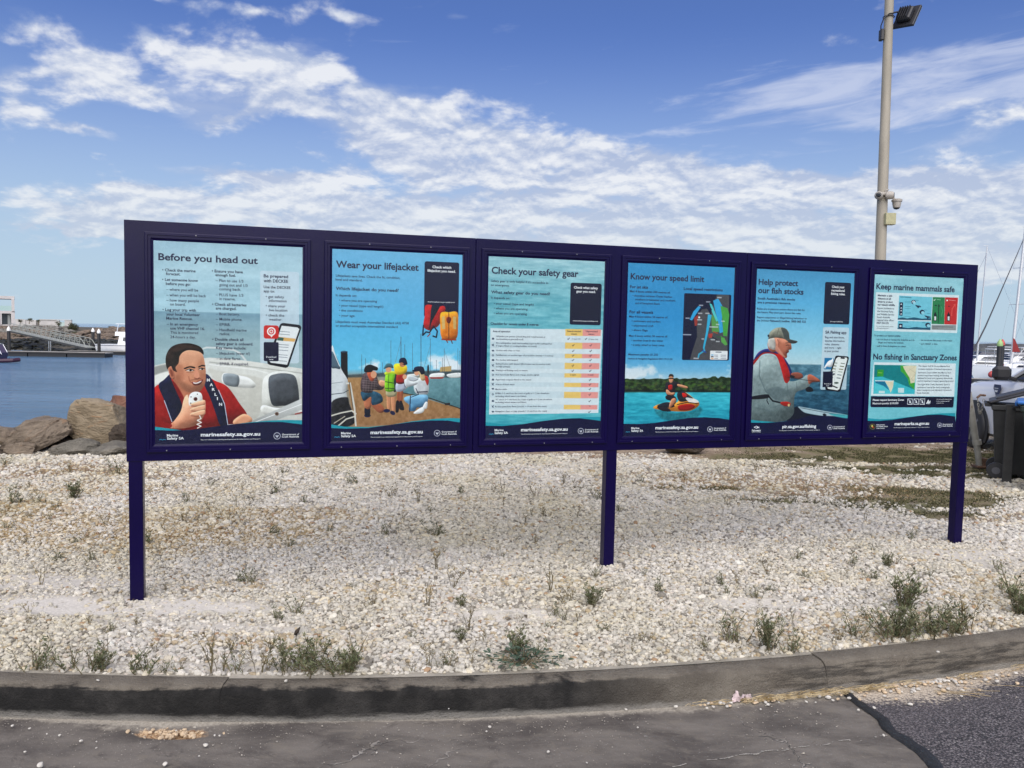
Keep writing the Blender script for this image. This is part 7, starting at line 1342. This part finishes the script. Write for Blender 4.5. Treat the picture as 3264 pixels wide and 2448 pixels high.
    m=MB(); m.add([(-.60+a,cy+.912,.90+b) for a,b in((-.05,.03),(.05,.03),(.03,.0),(-.03,.0))],[(0,1,2,3)]); m.add([(-.60+a,cy+.912,.90+b) for a,b in((-.06,.06),(.06,.06),(.055,.05),(-.055,.05))],[(0,1,2,3)]); m.build('emblem_mark',WHT,root)
    for s in(-1,1): m=MB(); m.box((.80,cy+s*.62,.74),(.14,.24,.11),None,0,.03); m.build('headlight',mat('headlight',(.5,.55,.6),.1),root)
    m=MB(); m.box((.93,cy,.45),(.06,1.2,.22),None,0,.02); m.build('grille',bk,root)
    for x in(-1.9,-2.9): m=MB(); m.box((x,cy+.90,.86),(.16,.03,.03),None,0,.01); m.build('door_handle',bk,root)
car()
# ---------------------------------------------------------------- bins, bollard and pipe at the right edge
def wheelie(loc,rz,label,bodyc,lidc,lid_open=0):
    root=thing('wheelie_bin',label,'bin',loc,rz,'wheelie bins by the right edge'); H=.93; 
    def ring(z,a,b,o=0): return [(-a,-b+o,z),(a,-b+o,z),(a,b+o,z),(-a,b+o,z)]
    V=[]; secs=[(.06,.22,.25,.02),(.10,.225,.26,.02),(.86,.275,.33,0),(.865,.29,.35,0),(.93,.29,.35,0)]
    for z,a,b,o in secs: V+=ring(z,a,b,o)
    F=[(3,2,1,0)]+[(4*i+k,4*i+(k+1)%4,4*i+4+(k+1)%4,4*i+4+k) for i in range(len(secs)-1) for k in range(4)]+[tuple(4*(len(secs)-1)+k for k in range(4))]
    m=MB(); m.add(V,F); b=m.build('body',bodyc,root); md=b.modifiers.new('b','BEVEL'); md.width=.015; md.segments=2
    for x in(-.2,-.07,.07,.2): m=MB(); m.box((x,-.27,.45),(.03,.04,.7),Matrix.Rotation(R(-3.6),4,'X')); m.build('rib',bodyc,root)
    m=MB(); M=Matrix.Translation((0,.36,.945))@Matrix.Rotation(R(-lid_open),4,'X'); m.box((0,-.37,.015),(.60,.76,.035),M,0,.012); m.box((0,-.37,.04),(.5,.6,.03),M,0,.012); m.box((0,-.75,-.01),(.3,.03,.05),M,0,.01); m.build('lid',lidc,root)
    m=MB(); m.tube([(-.22,.41,.93),(.22,.41,.93)],.016,8); [m.box((x,.385,.92),(.03,.07,.04)) for x in(-.22,.22)]; m.build('handle',bodyc,root)
    for s in(-1,1):
        m=MB(); m.lathe([(.05,-.03),(.095,-.028),(.1,-.015),(.1,.015),(.095,.028),(.05,.03)],(s*.25,.27,.1),18,Matrix.Rotation(R(90),4,'Y')); w=m.build('wheel',BLK,root,smooth=40); m=MB(); m.lathe([(.045,-.033),(.045,.033)],(s*.25,.27,.1),10,Matrix.Rotation(R(90),4,'Y')); m.build('hub',mat('hub_grey',(.08,.08,.09),.5),w)
    return root
bg=mat('bin_grey',(.016,.0165,.0165),.55,0,.25,8); bgr=mat('bin_green',(.005,.013,.009),.5,0,.25,8); lb=mat('lid_blue',(.02,.12,.38),.4,0,.1,8)
RT_=Vector((.853,-.522,0))
p=G(3150,1512)+RT_*.34; w_=wheelie((p.x,p.y,0),R(60),'dark grey wheelie bin with its lid propped up, left of the square post',bg,mat('lid_grey',(.026,.026,.03),.5,0,.2,8),20); w_.scale=(1,1,.93)
p=G(3234,1556)+RT_*.36; wheelie((p.x,p.y,0),R(238),'dark green wheelie bin with blue lid at the right edge',bgr,lb)
def post():
    p=G(3208,1537); root=thing('steel_post','weathered grey square steel post standing between the two bins','post',(p.x,p.y,0),R(-30)); g=mat('post_grey',(.036,.035,.033),.6,.2,.2,12,dirt=((.06,.045,.03),6,.6)); m=MB(); m.box((0,0,.42),(.092,.092,.92),None,0,.004); m.build('shaft',g,root); m=MB(); m.box((0,0,.885),(.10,.10,.012)); m.build('cap_plate',g,root)
    m=MB(); m.tube([(.02,-.06,.86),(.05,-.09,.88),(.10,-.10,.87)],.018,7); m.build('bracket',BLK,root)
post()
def pipe():
    b=G(3125,1492); t=W(3085,1250,b.y+.0); c=W(3114,1410,b.y); root=thing('leaning_pipe','leaning galvanised pipe with a clamp, standing right of the sign beside the bins','pipe post',b); g=mat('galvanised',(.30,.29,.255),.55,.35,.15,10,dirt=((.16,.10,.05),8,.62)); d=(t-b)
    m=MB(); m.tube([Vector((0,0,-.05)),d*.25,d*.6,d],[.036,.038,.042,.042],14); m.build('tube',g,root,smooth=40); q=c-b; u=d.normalized(); m=MB(); m.tube([q-u*.03,q+u*.03],.053,14); m.build('clamp',g,root,smooth=40)
    m=MB(); m.box((.03,0,.075),(.05,.09,.11),None,0,.006); m.box((.0,0,.02),(.16,.14,.03),None,0,.005); m.build('foot_bracket',mat('rusty_iron',(.10,.055,.035),.8,.1,.3,20),root)
    # chain
    P=W(3117,1268,b.y-.25); root2=thing('chain','short loop of galvanised chain hanging left of the grey bin','chain',P); pts=[]
    for k in range(13): f=k/12; pts.append(Vector((.0+.075*f+.0,0,-.19*math.sin(math.pi*f)**.8)))
    for k in range(12):
        a,b_=pts[k],pts[k+1]; mid=(a+b_)/2; dd=(b_-a).normalized(); M=Matrix.Translation(mid)@dd.to_track_quat('Z','Y').to_matrix().to_4x4()@Matrix.Rotation(R(90*(k%2)),4,'Z'); m=MB(); m.tube([M@Vector((.011*math.cos(t),0,.021*math.sin(t))) for t in np.linspace(0,2*math.pi,11)],.0036,5,0,False); m.build('link',g,root2)
    m=MB(); m.tube([(-.01,0,.0),(.03,.0,.035),(.10,.02,.03)],.014,7); m.build('shackle',mat('rusty_iron',(.1,.055,.035)),root2)
pipe()
